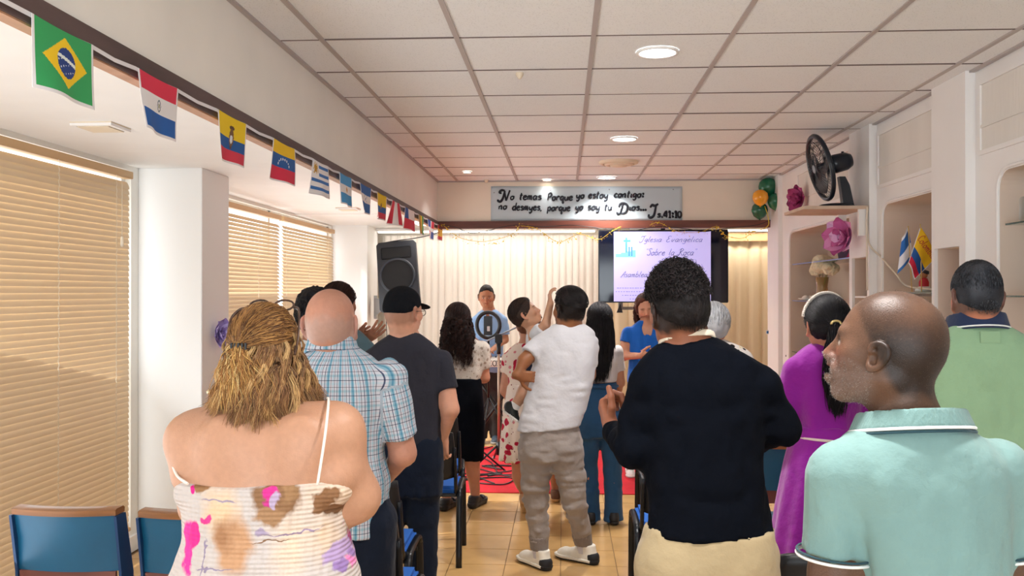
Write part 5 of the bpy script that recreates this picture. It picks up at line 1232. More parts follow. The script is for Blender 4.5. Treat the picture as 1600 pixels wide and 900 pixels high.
# ================================================================== PEOPLE (middle of the room and platform)
def long_hair(Fg, H, n, cols, zend, spread, wave, rad, seed, freq=2.2, locks=60, back=2.1, outw=.02, name='hair_lengths', az_shift=0, low_in=0.0, cap=True, t=.012, sides=4, shellcols=None, ymax=None, drop_var=.15, curl=0):
    """long hair: a shell on the skull and waving locks falling to height zend"""
    rng = np.random.RandomState(seed)
    if cap: Fg.hairshell(H, t=t, h=.008, cols=shellcols or tuple(cols[:2]), low=-.075, front=.06, noises=((.003, 70),), slope=.55)
    per = max(1, n//locks); nl = locks; n = nl*per; th = np.repeat(rng.uniform(-1, 1, nl), per); aa = th*back+rng.normal(0, .05, n)+az_shift; lr = lambda lo, hi: np.repeat(rng.uniform(lo, hi, nl), per)
    zz = lr(-.03, .095); rr = np.sqrt(np.clip(1-((zz-.03)/.11)**2, .05, 1)); p0 = A(0, -.014, 0)+np.c_[np.sin(aa)*.088*rr, -np.cos(aa)*.108*rr, zz]
    P0 = H.c+p0@H.R.T*H.s; out = np.c_[np.sin(aa), -np.cos(aa), 0*aa]@H.R.T; L_ = (P0[:, 2]-zend)*(1-lr(0, drop_var))
    sp = (lr(.3, 1.0)*spread)[:, None]; dz = lambda f: np.c_[0*aa, 0*aa, -L_*f]
    r0 = (1-rr)[:, None]
    P1 = P0+out*(.022+.06*r0)+dz(.20); P2 = P0+out*(outw+.05*r0)+out*sp*.6+dz(.6)+rng.normal(0, .004, (n, 3)); P3 = P0+out*(sp-low_in)+dz(1.0)+rng.normal(0, .008, (n, 3))
    m_ = 17; a = bez(P0, P1, P2, P3, m_, rng, .0015, 3, .3); t_ = np.linspace(0, 1, m_)[None, :]; ph = np.repeat(rng.uniform(0, 6.3, nl), per)[:, None]; fr = np.repeat(rng.uniform(.8, 1.2, nl), per)[:, None]*freq; am = np.repeat(rng.uniform(.5, 1.2, nl), per)[:, None]*wave*np.clip(t_/.25, 0, 1)
    a[:, :, 0] += am*np.sin(2*PI*fr*t_+ph); a[:, :, 1] += am*np.cos(2*PI*fr*t_+ph)
    if ymax is not None: a[:, :, 1] = np.where(a[:, :, 2] < H.c[2]-.12, np.minimum(a[:, :, 1], ymax), a[:, :, 1])
    hair_mesh(Fg, a, rng.uniform(.7, 1.3, n)*rad, cols, name, 3, seed=seed)
def top_hair(Fg, H, n, cols, seed, t=.014, rad=.0012, elmin=.1, to=None, m_=9, name='hair_top', zend=-.25):
    """strands combed over the skull from the hairline to the nape or to a tie"""
    rng = np.random.RandomState(seed); EC, ER = A(0, -.014, .030), A(.0765+t, .097+t, .086+t)
    az = rng.uniform(-1.9, 1.9, n); el = rng.uniform(elmin, 1.4, n); d0 = np.c_[np.sin(az)*np.cos(el), np.cos(az)*np.cos(el), np.sin(el)]
    d1 = np.tile((A(*to)-EC)/ER, (n, 1))+rng.normal(0, .05, (n, 3)) if to is not None else np.c_[np.sin(az)*1.0, -np.cos(az*.5)*.9-.1, zend+rng.uniform(-.35, .35, n)]
    tt = np.linspace(0, 1, m_)[None, :, None]; q = d0[:, None, :]*(1-tt)+d1[:, None, :]*tt; q /= np.linalg.norm(q, axis=2, keepdims=True)
    a = H.c+(EC+q*ER*(1+rng.uniform(-.02, .04, (n, 1, 1))))@H.R.T*H.s; hair_mesh(Fg, a, rad, cols, name, 3, seed=seed)
BLKH = ['#0d0c10', '#16141a', '#1f1c22', '#0a090c']
def repeat_floral(name, base, cols, scale=16, thr=.55, bump=.3, soft=.05, dist=.4):
    """small all-over print: flower blots of the given colours on a base"""
    m = bpy.data.materials.new(name); m.use_nodes = True; nt = m.node_tree; N = nt.nodes; L = nt.links; b = N['Principled BSDF']
    b.inputs['Roughness'].default_value = .85; b.inputs['Specular IOR Level'].default_value = .2; tc = N.new('ShaderNodeTexCoord'); cur = None
    for i, (c, sc, th) in enumerate(cols):
        mp = N.new('ShaderNodeMapping'); mp.inputs['Location'].default_value = (i*3.7, i*1.3, i*2.1); L.new(tc.outputs['Object'], mp.inputs[0])
        n = N.new('ShaderNodeTexNoise'); n.inputs['Scale'].default_value = sc*1.2; n.inputs['Detail'].default_value = 2; L.new(mp.outputs[0], n.inputs['Vector'])
        v = N.new('ShaderNodeTexVoronoi'); v.inputs['Scale'].default_value = sc; L.new(mp.outputs[0], v.inputs['Vector'])
        ad = N.new('ShaderNodeMath'); ad.operation = 'MULTIPLY_ADD'; L.new(n.outputs['Fac'], ad.inputs[0]); ad.inputs[1].default_value = dist*1.6; L.new(v.outputs['Distance'], ad.inputs[2])
        mr = N.new('ShaderNodeMapRange'); mr.inputs['From Min'].default_value = th+dist*.8; mr.inputs['From Max'].default_value = th+dist*.8-soft; L.new(ad.outputs[0], mr.inputs['Value'])
        mx = N.new('ShaderNodeMix'); mx.data_type = 'RGBA'; L.new(mr.outputs[0], mx.inputs[0])
        if cur: L.new(cur, mx.inputs[6])
        else: mx.inputs[6].default_value = lin(base)+(1,)
        mx.inputs[7].default_value = lin(c)+(1,); cur = mx.outputs[2]
    L.new(cur, b.inputs['Base Color']); n2 = N.new('ShaderNodeTexNoise'); n2.inputs['Scale'].default_value = 18; L.new(tc.outputs['Object'], n2.inputs['Vector'])
    bp = N.new('ShaderNodeBump'); bp.inputs['Strength'].default_value = bump; bp.inputs['Distance'].default_value = .02; L.new(n2.outputs['Fac'], bp.inputs['Height']); L.new(bp.outputs[0], b.inputs['Normal']); return m
M_shoeb = mat('black shoe', '#16161a', .5); M_shoew = mat('white sneaker', '#ece6d8', .6, var=.05, vscale=40); M_soleb = mat('black sole', '#17181c', .7)
M_tan = mat('tan sandal leather', '#c9a07a', .6)
# ---------------------------------------------------------------- white T-shirt man with the boy on his arm
def tee_man():
    Fg = Fig(5.44, 866, 'man in a white T-shirt and grey cargo trousers carrying a small boy', '#94603f'); J = Fg.J
    T = Fg.sec([(506, 868, 912, .055), (514, 856, 922, .072), (524, 844, 928, .09), (538, 838, 930, .105), (560, 836, 930, .115), (600, 828, 926, .12), (640, 818, 914, .125), (664, 812, 906, .13), (690, 810, 906, .13), (715, 812, 906, .12)])
    aL = [J(845, 538), J(819, 564, -.07), J(808, 586, -.11)]; aR = [J(918, 542), J(920, 586, .03), J(880, 592, .22)]
    H = Head(J(889, 483, .0), yaw=.62, pitch=-.02, sc=1.03)
    fl = PZ(843, 888, .0); fr = PZ(913, 880, .0)
    L = [[J(838, 700), A(J(838, 785))+A(0, .05, 0), A(P(843, 868, fl.y+.03))], [J(882, 700), A(J(898, 785))+A(0, .04, 0), A(P(912, 858, fr.y+.03))]]
    for l, y in zip(L, (fl.y, fr.y)): l[2] = A(l[2][0], y+.02, .11)
    Fg.footyaw = (.65, .95)
    Fg.body(H, T, [aL, aR], L, leg_r=(.080, .046, .030), neckb=J(888, 518, .01), neck_r=(.060, .070), hands=[dict(d=(.90, .18, -.12), n=(-.1, 1, 0), side=-1, curl=.38, sc=.95, thumb=.2), dict(d=(-.8, .3, 0), n=(0, -.6, .5), side=1, res=1.6)], h=.011, hh=.006,
            face=dict(earsize=1.1), paint=dict(hairline=hairline_full(), hairc='#0f0b0a', hstr=.97, stub=('#241a16', lambda x, y, z, nz: np.clip((-.045-z)/.015, 0, 1)*np.clip((y-.02)/.02, 0, 1)*.7), ear='#a04a38'), feet=False)
    M_wt = cloth('white jersey', '#cfcfd4', .9)
    Fg.tee(M_wt, T, [aL, aR], J(860, 668)[2], J(889, 500, .02), .068, .70, (.064, .066), h=.009, hem_slope=(-.10, 0), off=.008, noises=((.005, (7, 7, 5), dict(band=.04)), (.005, (9, 9, 22), dict(band=.03, seed=3, ridge=True))), full_k=.05)
    M_cg = cloth('grey cargo cotton', '#9a908a', .9, bump=.4)
    ws = T
    def ex(g):
        for l, sx in ((L[0], -1), (L[1], 1)):
            p = A(l[0])*.35+A(l[1])*.65+A(sx*.055, -.01, 0); g.ell(p, (.035, .055, .085), k=.015)
    tr = Fg.trousers(M_cg, J(860, 658)[2], L, r=(.108, .074, .060), waist_sec=ws, h=.009, bottom=.155, extra=ex, off=-.004, noises=((.008, (8, 8, 6), dict(band=.04, seed=9)), (.009, (11, 11, 28), dict(band=.035, seed=5, ridge=True)), (.003, (40, 40, 40), dict(band=.03, seed=6))))
    M_rib2 = cloth('grey cuff rib', '#857b76', .9)
    for l in L:
        g = SDF(A(l[2])-.12, A(l[2])+.16, .008); c = A(l[2]); tq = (A(l[1])-c); tq = tq/np.linalg.norm(tq); g.cap(c, c+tq*.08, .054, .060, .01); g.clipz(.105, .19); g.fn(lambda x, y, z, c=c: .002*np.sin(np.arctan2(y-c[1], x-c[0])*30)); V, Q = g.mesh(); np_mesh('cuff', V, Q, M_rib2, Fg.root)
        b = nbm(); lathe(b, [(.040, 0), (.042, .05)], 16, (c[0]-Fg.base.x, c[1]-Fg.base.y, .06)); from_bm('sock', b, cloth('pale sock', '#c9c6cc', .9), Fg.root)
    for p, yw in ((fl, .65), (fr, .95)):
        a = A(p.x, p.y+.02, .1); sh = shoe_parts(Fg.root, a, yw, L=.285, wd=.104, upper=M_shoew, sole=M_soleb, high=.108, h=.006, name='sneaker', sole_h=.030)
        c_, s_ = math.cos(yw), math.sin(yw); w = lambda x, y, z: A(a[0]+x*c_-y*s_-Fg.base.x, a[1]+x*s_+y*c_-Fg.base.y, z)
        b = nbm(); 
        for i in range(4): tube(b, [w(-.025, .03+.018*i, .082-.008*i), w(0, .032+.018*i, .090-.010*i), w(.025, .03+.018*i, .082-.008*i)], .003, 5)
        from_bm('laces', b, M_shoew, sh)
        g = SDF(w(0, 0, 0)+A(Fg.base)-.2, w(0, 0, 0)+A(Fg.base)+.22, .006); g.cap(w(0, -.062, .040)+A(Fg.base), w(0, -.045, .050)+A(Fg.base), .042, .040, .01); g.clipz(.01, .07); g.clip(w(0, -.045, 0)+A(Fg.base), w(0, 1, 0)-w(0, 0, 0)); V, Q = g.mesh(); np_mesh('heel_counter', V, Q, M_soleb, sh)
        g = SDF(w(0, 0, 0)+A(Fg.base)-.2, w(0, 0, 0)+A(Fg.base)+.22, .006)
        for t0, t1, r0, r1 in ((-.05, .02, .0455, .0445), (.02, .135, .0445, .053), (.135, .170, .053, .046)): g.cap(w(0, t0, .03)+A(Fg.base), w(0, t1, .03)+A(Fg.base), r0, r1, .01)
        g.clipz(.011, .032); V, Q = g.mesh(); np_mesh('midsole', V, Q, M_shoew, sh)
    Fg.hairshell(H, t=.018, h=.006, cols=('#0e0b0c', '#1b1617'), low=.025, front=.095, noises=((.003, 80),), slope=.25, sides=.25)
    short_fuzz(Fg, H, 4600, ['#0e0b0c', '#1b1617', '#2a2221'], low=-.02, rx=.0795, ry=.104, ln=.010)
    top_hair(Fg, H, 900, ['#0e0b0c', '#1b1617', '#2a2224'], 3, t=.018, rad=.0013, elmin=.55, zend=.22)
tee_man()
def boy():
    Fg = Fig(5.62, 835, 'small boy in a white top and navy shorts reaching up from the man\'s arm', '#c39478'); J = Fg.J; sc = .80
    H = Head(J(821, 490, .0), sc=sc); r = A(-.15, -.98, .10)   # face turned to picture right and up
    fwd = A(.86, .0, .50); fwd /= np.linalg.norm(fwd); right = np.cross(fwd, A(-.5, .0, .86)); up = np.cross(right, fwd); H.R = np.stack([right, fwd, up], 1)
    T = sorted([(J(0, py)[2], J(px, py, dy)[0], J(px, py, dy)[1], a, b_) for px, py, dy, a, b_ in ((838, 512, 0, .045, .04), (840, 522, 0, .075, .06), (842, 545, 0, .085, .07), (842, 575, 0, .090, .075), (840, 600, 0, .085, .075))])
    aL = [J(838, 522, -.05), J(853, 506, -.08), J(860, 474, -.05)]; aR = [J(852, 520, .05), J(868, 522, .1), J(880, 500, .15)]
    L = [[J(834, 592, -.04), J(826, 606, -.07), J(803, 636, -.12)], [J(850, 592, .04), J(866, 612, .05), J(862, 650, .10)]]
    L[0][1] = J(829, 598, -.10)
    Fg.body(H, T, [aL, aR], L, neckb=J(836, 516, 0), neck_r=(.045, .045), hands=[dict(d=(-.1, .1, 1), n=(.9, .3, 0), side=1, curl=.35, sc=.62, spread=.25), dict(d=(.2, .5, .7), n=(1, 0, 0), sc=.6, res=1.4)], h=.009, hh=.0038, hw=.0032, arm_r=(.030, .026, .026, .020), leg_r=(.055, .042, .030), feet=False, off=-.006,
            paint=dict(lipc='#b0665a', brows='#2a1c16', eyec='#1a120e', ear='#c96a58'), face=dict(nose=.8, cheek=1.2))
    M_wt = MATS['white jersey']
    Fg.tee(M_wt, T, [aL, aR], J(840, 566)[2], J(836, 506, 0), .045, .55, (.045, .046), h=.008)
    M_ns = cloth('navy shorts', '#232d45', .9)
    g = SDF(J(820, 640, -.2), J(885, 560, .2), .008) if False else SDF(A(J(838, 600))-A(.2, .25, .2), A(J(838, 600))+A(.25, .25, .2), .008)
    g.loft(T, .02, off=.004, zhi=J(0, 560)[2]); 
    for l in L: t = A(l[1])-A(l[0]); g.cap(l[0], A(l[0])+t*.8, .066, .060, .03)
    V, Q = g.mesh(); np_mesh('shorts', V, Q, M_ns, Fg.root)
    Fg.hairshell(H, t=.014, h=.005, cols=('#2a1e1a', '#3a2b24'), low=-.035, front=.068, noises=((.003, 80),), slope=.6, sides=.6)
    short_fuzz(Fg, H, 1800, ['#241a17', '#352722', '#46352c'], low=-.01, rx=.086, rad=.0007)
    top_hair(Fg, H, 600, ['#241a17', '#352722', '#4a382e'], 5, t=.015, rad=.0010, elmin=.55)
    # sock and shoe with three stripes, toes down to the right
    an = A(L[0][2]); fd = A(.38, -.10, -.92); fd /= np.linalg.norm(fd); n = A(.92, -.2, .38); n /= np.linalg.norm(n); sd = np.cross(fd, n)
    leg = A(L[0][2])-A(L[0][1]); leg /= np.linalg.norm(leg)
    g = SDF(an-.16, an+.16, .005); g.cap(an-leg*.012, an+leg*.02, .033, .034, .01); V, Q = g.mesh(); np_mesh('sock', V, Q, cloth('white sock', '#f2f0f0', .9), Fg.root)
    base = an+leg*.028; heel = base-fd*.028; toe = base+fd*.088
    g = SDF(base-.18, base+.18, .0045); g.cap(heel, base+fd*.02, .033, .033, .01); g.cap(base+fd*.02, toe, .032, .030, .01); g.cap(base-leg*.02, base, .032, .034, .012); g.clip(base+leg*.022, leg); V, Q = g.mesh(); sh = np_mesh('shoe', V, Q, mat('dark green shoe leather', '#17201f', .5), Fg.root)
    g = SDF(base-.18, base+.18, .0045); g.cap(heel+leg*.010, base+fd*.02+leg*.010, .036, .036, .01); g.cap(base+fd*.02+leg*.010, toe+leg*.008, .036, .033, .01); g.clip(base+leg*.032, leg); g.clip(base+leg*.020, -leg); V, Q = g.mesh(); np_mesh('sole', V, Q, mat('white sole', '#e8e6e2', .6), sh)
    tow = A(0, -1, 0); sdn = sd if sd@tow > 0 else -sd
    for k in range(3):
        p = base+fd*(.012+.016*k)+sdn*.0325-leg*.004; b = nbm(); q0, q1 = p-leg*.020-fd*.006, p+leg*.022+fd*.008
        tube(b, [A(q0)-A(Fg.base)-sdn*.006, A((q0+q1)/2)-A(Fg.base)+sdn*.0005, A(q1)-A(Fg.base)], .0034, 6); from_bm('stripe', b, mat('white stripe', '#efeeee', .6), sh)
    b = nbm(); lathe(b, [(.026, 0), (.028, .05)], 12, tuple(A(L[1][2])-A(Fg.base)+A(0, 0, -.05))); from_bm('sock', b, MATS['white sock'], Fg.root)
boy()
# ---------------------------------------------------------------- long black hair, jeans
def jeans_woman():
    Fg = Fig(6.6, 935, 'woman with waist-length straight black hair in a pale top and flared jeans', '#b57f62'); J = Fg.J
    T = Fg.sec([(527, 920, 948, .05), (534, 908, 956, .065), (546, 902, 966, .08), (562, 902, 968, .092), (585, 906, 966, .095), (600, 904, 964, .10), (620, 902, 967, .11), (645, 900, 970, .12), (665, 902, 970, .12), (680, 904, 969, .11)])
    aL = [J(906, 550), J(900, 590, .05), J(915, 600, .22)]; aR = [J(964, 550), J(969, 598, .02), J(966, 615, .20)]
    H = Head(J(937, 500, 0), sc=.98)
    L = [[J(918, 660), J(920, 735, .03), J(923, 800)], [J(956, 660), J(957, 735, .03), J(959, 800)]]; 
    for l in L: l[2][2] = .09
    Fg.body(H, T, [aL, aR], L, hands=[dict(d=(.5, .8, .2), n=(0, -.2, 1), res=1.6), dict(d=(-.3, .9, .2), n=(0, -.2, 1), side=-1, res=1.4)], arm_r=(.040, .034, .031, .022), h=.012, hh=.008, leg_r=(.08, .05, .035))
    Fg.tee(cloth('pale grey top', '#c4bdbb', .9), T, [aL, aR], J(935, 597)[2], J(936, 520, .02), .062, .62, (.052, .052), name='top')
    M_j = cloth('blue denim', '#284c70', .9, var=.18, bump=.3)
    Fg.trousers(M_j, J(935, 596)[2], L, r=(.098, .064, .060), waist_sec=T, h=.010, bottom=.02, k=.02, extra=lambda g: [g.cap(A(l[2])+A(0, 0, .12), A(l[2])-A(0, 0, .08), .058, .074, .01) for l in L], noises=((.006, (9, 9, 5), dict(band=.04, seed=9)), (.004, (16, 16, 20), dict(band=.03, seed=5, ridge=True))))
    b = nbm(); z = J(935, 600)[2]; bw = [q for q in T if abs(q[0]-z) < .09][0]; tube(b, [(bw[3]*1.04*math.cos(t)+bw[1]-Fg.base.x, bw[4]*1.1*math.sin(t), z-.012) for t in np.linspace(0, 2*PI, 33)], .010, 6, flat=None); from_bm('waistband', b, M_j, Fg.root)
    for l in L: shoe_parts(Fg.root, l[2], 0, L=.25, wd=.088, upper=M_shoeb, sole=M_shoeb, h=.009)
    top_hair(Fg, H, 1300, BLKH, 2, t=.016, rad=.0016)
    long_hair(Fg, H, 1500, BLKH, J(0, 592)[2], .010, .003, .0021, 4, freq=1.0, locks=90, back=1.9, outw=.012, low_in=.015, az_shift=-.12, drop_var=.12)
    hair = [c for c in Fg.root.children if c.name.startswith('hair_lengths')]
jeans_woman()
# ---------------------------------------------------------------- curly dark hair, black skirt
def curly_woman():
    Fg = Fig(7.0, 723, 'woman with long dark curly hair, lace blouse and long black skirt', '#cb8f74'); J = Fg.J
    T = Fg.sec([(526, 710, 736, .05), (532, 698, 746, .065), (542, 690, 756, .08), (558, 690, 758, .092), (580, 694, 756, .095), (595, 696, 752, .10), (615, 694, 754, .11), (640, 692, 756, .12), (665, 694, 756, .12)])
    aL = [J(694, 546), J(688, 590, .05), J(705, 596, .22)]; aR = [J(752, 546), J(757, 590, .03), J(742, 596, .22)]
    H = Head(J(716, 500, 0), sc=1.0, yaw=-.1); Fg.legs(.80, .075)
    Fg.L = [[J(708, 655), J(704, 715, .03), A(PZ(697, 797, 0))+A(0, .03, .10)], [J(740, 655), J(737, 715, .03), A(PZ(742, 793, 0))+A(0, .03, .10)]]
    Fg.body(H, T, [aL, aR], hands=[dict(d=(.5, .8, .2), n=(0, -.2, 1), res=1.6), dict(d=(-.3, .9, .2), n=(0, -.2, 1), side=-1, res=1.4)], arm_r=(.046, .042, .038, .024), h=.012, hh=.008, leg_r=(.08, .055, .038))
    m = repeat_floral('lace blouse print', '#d6cec4', [('#a8988a', 26, .30), ('#8f7a66', 60, .16)], bump=.5)
    Fg.tee(m, T, [aL, aR], J(723, 597)[2], J(722, 520, .02), .062, .66, (.066, .060), name='blouse')
    rows = Fg.sec([(590, 696, 752, .11), (612, 694, 754, .12), (640, 692, 757, .13), (680, 694, 757, .13), (717, 699, 755, .125)])
    Fg.skirt(cloth('black skirt', '#0a0d14', .9, sheen=0, spec=.08), rows, n=2.3)
    for l in Fg.L:
        shoe_parts(Fg.root, l[2], -.3, L=.25, wd=.10, upper=M_shoeb, sole=M_shoeb, h=.008, strap=True, sole_h=.045, name='sandal')
    c = ['#1f1110', '#2c1814', '#3a201a', '#170d0c']
    top_hair(Fg, H, 900, c, 2, t=.020, rad=.0018)
    long_hair(Fg, H, 1500, c, J(0, 572)[2], .050, .011, .0017, 6, freq=5.0, locks=130, back=2.2, outw=.035, drop_var=.35, t=.018)
curly_woman()
# ---------------------------------------------------------------- woman in the red-flowered dress
def red_dress():
    Fg = Fig(6.78, 822, 'woman with short brown hair in a cream dress printed with red flowers', '#c99077'); J = Fg.J
    T = Fg.sec([(533, 812, 836, .05), (540, 800, 850, .065), (552, 792, 858, .08), (570, 790, 860, .092), (600, 792, 856, .10), (630, 788, 858, .11), (660, 784, 862, .125), (700, 784, 862, .12)])
    aL = [J(796, 560), J(789, 610, .02), J(800, 634, .16)]; aR = [J(856, 560), J(862, 612, .02), J(850, 634, .16)]
    H = Head(J(826, 508, 0), sc=.95, yaw=-.1)
    fl, fr = PZ(822, 800, 0), PZ(834, 804, 0); Fg.L = [[J(810, 690), J(813, 742, .02), A(fl.x-.01, fl.y+.02, .13)], [J(842, 690), J(832, 742, .02), A(fr.x+.01, fr.y+.05, .13)]]
    Fg.body(H, T, [aL, aR], hands=[dict(d=(.5, .8, .2), n=(0, -.2, 1), res=1.6), dict(d=(-.3, .9, .2), n=(0, -.2, 1), side=-1, res=1.4)], arm_r=(.046, .040, .036, .024), h=.012, hh=.008, leg_r=(.08, .055, .036))
    m = repeat_floral('red flower print', '#f1e3d8', [('#d98a92', 21, .22), ('#bd2343', 13, .36), ('#7e162c', 30, .14)], bump=.3)
    Fg.tee(m, T, [aL, aR], J(822, 650)[2], J(823, 526, .02), .066, .50, (.058, .062), name='dress_bodice')
    rows = Fg.sec([(600, 792, 856, .105), (640, 787, 859, .12), (680, 783, 863, .14), (718, 780, 866, .15)])
    Fg.skirt(m, rows, pleat=.010)
    for l in Fg.L: shoe_parts(Fg.root, l[2], 0, L=.24, wd=.088, upper=M_tan, sole=mat('cork heel', '#c79a63', .8, var=.2, vscale=60), heel=.055, h=.008, strap=True, name='sandal')
    c = ['#5a3626', '#6f4430', '#47291d']; top_hair(Fg, H, 600, c, 3, t=.016, rad=.0018); Fg.hairshell(H, t=.014, h=.008, cols=c[:2], low=-.085, front=.06, slope=.5)
red_dress()
# ---------------------------------------------------------------- brown dress behind
def brown_dress():
    Fg = Fig(7.25, 885, 'person in a brown dress and brown shoes, mostly hidden behind the white T-shirt man', '#a9745a'); J = Fg.J
    T = Fg.sec([(530, 872, 896, .05), (540, 860, 908, .07), (560, 856, 912, .09), (600, 858, 910, .10), (650, 856, 912, .12), (690, 856, 912, .12)])
    aL = [J(860, 556), J(858, 600, .02), J(866, 600, .20)]; aR = [J(908, 556), J(910, 600, .02), J(900, 600, .20)]
    H = Head(J(886, 510, 0), sc=.92)
    fl, fr = PZ(868, 783, 0), PZ(886, 786, 0); Fg.L = [[J(870, 680), J(869, 730, .02), A(fl.x, fl.y+.02, .10)], [J(896, 680), J(890, 730, .02), A(fr.x+.02, fr.y+.02, .10)]]
    Fg.body(H, T, [aL, aR], arm_r=(.044, .038, .034, .024), h=.014, hh=.010, leg_r=(.078, .052, .036))
    mb = cloth('brown cloth', '#5b4334', .9, var=.2)
    Fg.tee(mb, T, [aL, aR], J(885, 640)[2], J(885, 524, .02), .062, .6, (.052, .054), name='dress_bodice', h=.013)
    Fg.skirt(mb, Fg.sec([(600, 858, 910, .11), (660, 853, 914, .13), (735, 850, 916, .15)]), pleat=.008, h=.013)
    for l in Fg.L: shoe_parts(Fg.root, l[2], 0, L=.24, wd=.09, upper=mat('brown shoe', '#6d4a34', .6), sole=mat('cork heel', '#c79a63', .8), h=.009)
    Fg.hairshell(H, t=.016, h=.010, cols=('#241915', '#35251e'), low=-.07, slope=.5)
brown_dress()
# ---------------------------------------------------------------- woman in blue facing the camera
def blue_woman():
    Fg = Fig(8.3, 1010, 'woman with short auburn hair in a bright blue blouse, eyes closed, facing the room', '#c08a70'); J = Fg.J
    T = Fg.sec([(500, 1000, 1022, .05), (507, 990, 1034, .065), (518, 982, 1044, .085), (535, 980, 1044, .10), (560, 982, 1042, .11), (590, 980, 1044, .12), (620, 978, 1046, .125), (650, 978, 1046, .12)])
    aL = [J(982, 520, 0), J(974, 556, -.02), J(1000, 556, -.22)]; aR = [J(1044, 520), J(1052, 556, -.02), J(1030, 560, -.22)]
    H = Head(J(1010, 482, -.02), yaw=PI-.10, pitch=-.22, roll=.12, sc=1.0, broad=1.04)
    Fg.L = [[J(992, 640), J(988, 690, -.02), A(PZ(984, 742, 0))+A(0, 0, .09)], [J(1028, 640), J(1030, 690, -.02), A(PZ(1030, 742, 0))+A(0, 0, .09)]]; Fg.footyaw = (PI, PI)
    Fg.body(H, T, [aL, aR], neck_r=(.054, .060), hands=[dict(d=(.9, -.3, .1), n=(0, .6, .5), side=1, curl=.3), dict(d=(-.9, -.3, .1), n=(0, .6, .5), side=-1, curl=.3)], arm_r=(.052, .045, .040, .026), h=.011, hh=.0038, leg_r=(.08, .055, .038),
            paint=dict(lipc='#a3474a', open_eye=False, brows='#4a2e22'))
    M_bl = cloth('bright blue cloth', '#1559b0', .8)
    Fg.tee(M_bl, T, [aL, aR], J(1010, 600)[2], J(1012, 503, -.07), .046, .42, (.062, .066), name='blouse', vneck=J(1014, 526, -.13), neck_tilt=(0, .3, -.9))
    Fg.trousers(cloth('dark cloth', '#23252f', .9), J(1010, 590)[2], r=(.105, .08, .07), waist_sec=T, bottom=.10)
    for l in Fg.L: shoe_parts(Fg.root, l[2], PI, L=.24, wd=.095, upper=mat('white sandal', '#e6e3e0', .6), sole=mat('white sandal sole', '#d6d0cc', .6), h=.009, strap=True, name='sandal')
    c = ['#4a2a22', '#5f362a', '#3a201b', '#74443a']
    Fg.hairshell(H, t=.022, h=.008, cols=c[:2], low=-.075, front=.052, slope=.35, noises=((.008, 45),))
    long_hair(Fg, H, 1100, c, J(0, 508)[2], .012, .006, .0016, 7, freq=3.0, locks=70, back=1.6, outw=.020, cap=False, drop_var=.5); top_hair(Fg, H, 500, c, 3, t=.024, rad=.0016, elmin=.8)
blue_woman()
# ---------------------------------------------------------------- grey-haired person in a floral blouse
def grey_person():
    Fg = Fig(5.4, 1106, 'person with short silver-grey hair in a white blouse with black and yellow flowers', '#c9957c'); J = Fg.J
    T = Fg.sec([(528, 1092, 1124, .055), (534, 1074, 1142, .07), (544, 1052, 1162, .09), (560, 1040, 1172, .105), (600, 1040, 1172, .12), (660, 1040, 1172, .13), (720, 1040, 1172, .13)])
    aL = [J(1050, 568), J(1042, 640, .03), J(1060, 660, .22)]; aR = [J(1162, 568), J(1170, 640, .03), J(1150, 660, .22)]
    H = Head(J(1113, 508, 0), sc=1.0); Fg.legs(.82)
    Fg.body(H, T, [aL, aR], h=.013, hh=.008)
    m = repeat_floral('black and yellow flower print', '#ece6e2', [('#17171a', 20, .30), ('#e3cf57', 26, .16), ('#f6f3ee', 34, .12)], bump=.3)
    Fg.tee(m, T, [aL, aR], J(1106, 700)[2], J(1108, 520, .02), .070, .7, (.064, .066), name='blouse', h=.013)
    Fg.trousers(M_navy, J(1106, 690)[2], h=.015, waist_sec=T)
    for l in Fg.L: shoe_parts(Fg.root, l[2], 0, upper=M_shoeb, sole=M_shoeb, h=.010)
    c = ['#b9bcc2', '#8f9299', '#d3d5d9', '#a4a29f']
    Fg.hairshell(H, t=.020, h=.007, cols=('#9a9ca2', '#c4c6cb'), low=-.085, front=.06, slope=.5, noises=((.003, 60),)); top_hair(Fg, H, 1700, c, 6, t=.022, rad=.0014, zend=-.6)
grey_person()
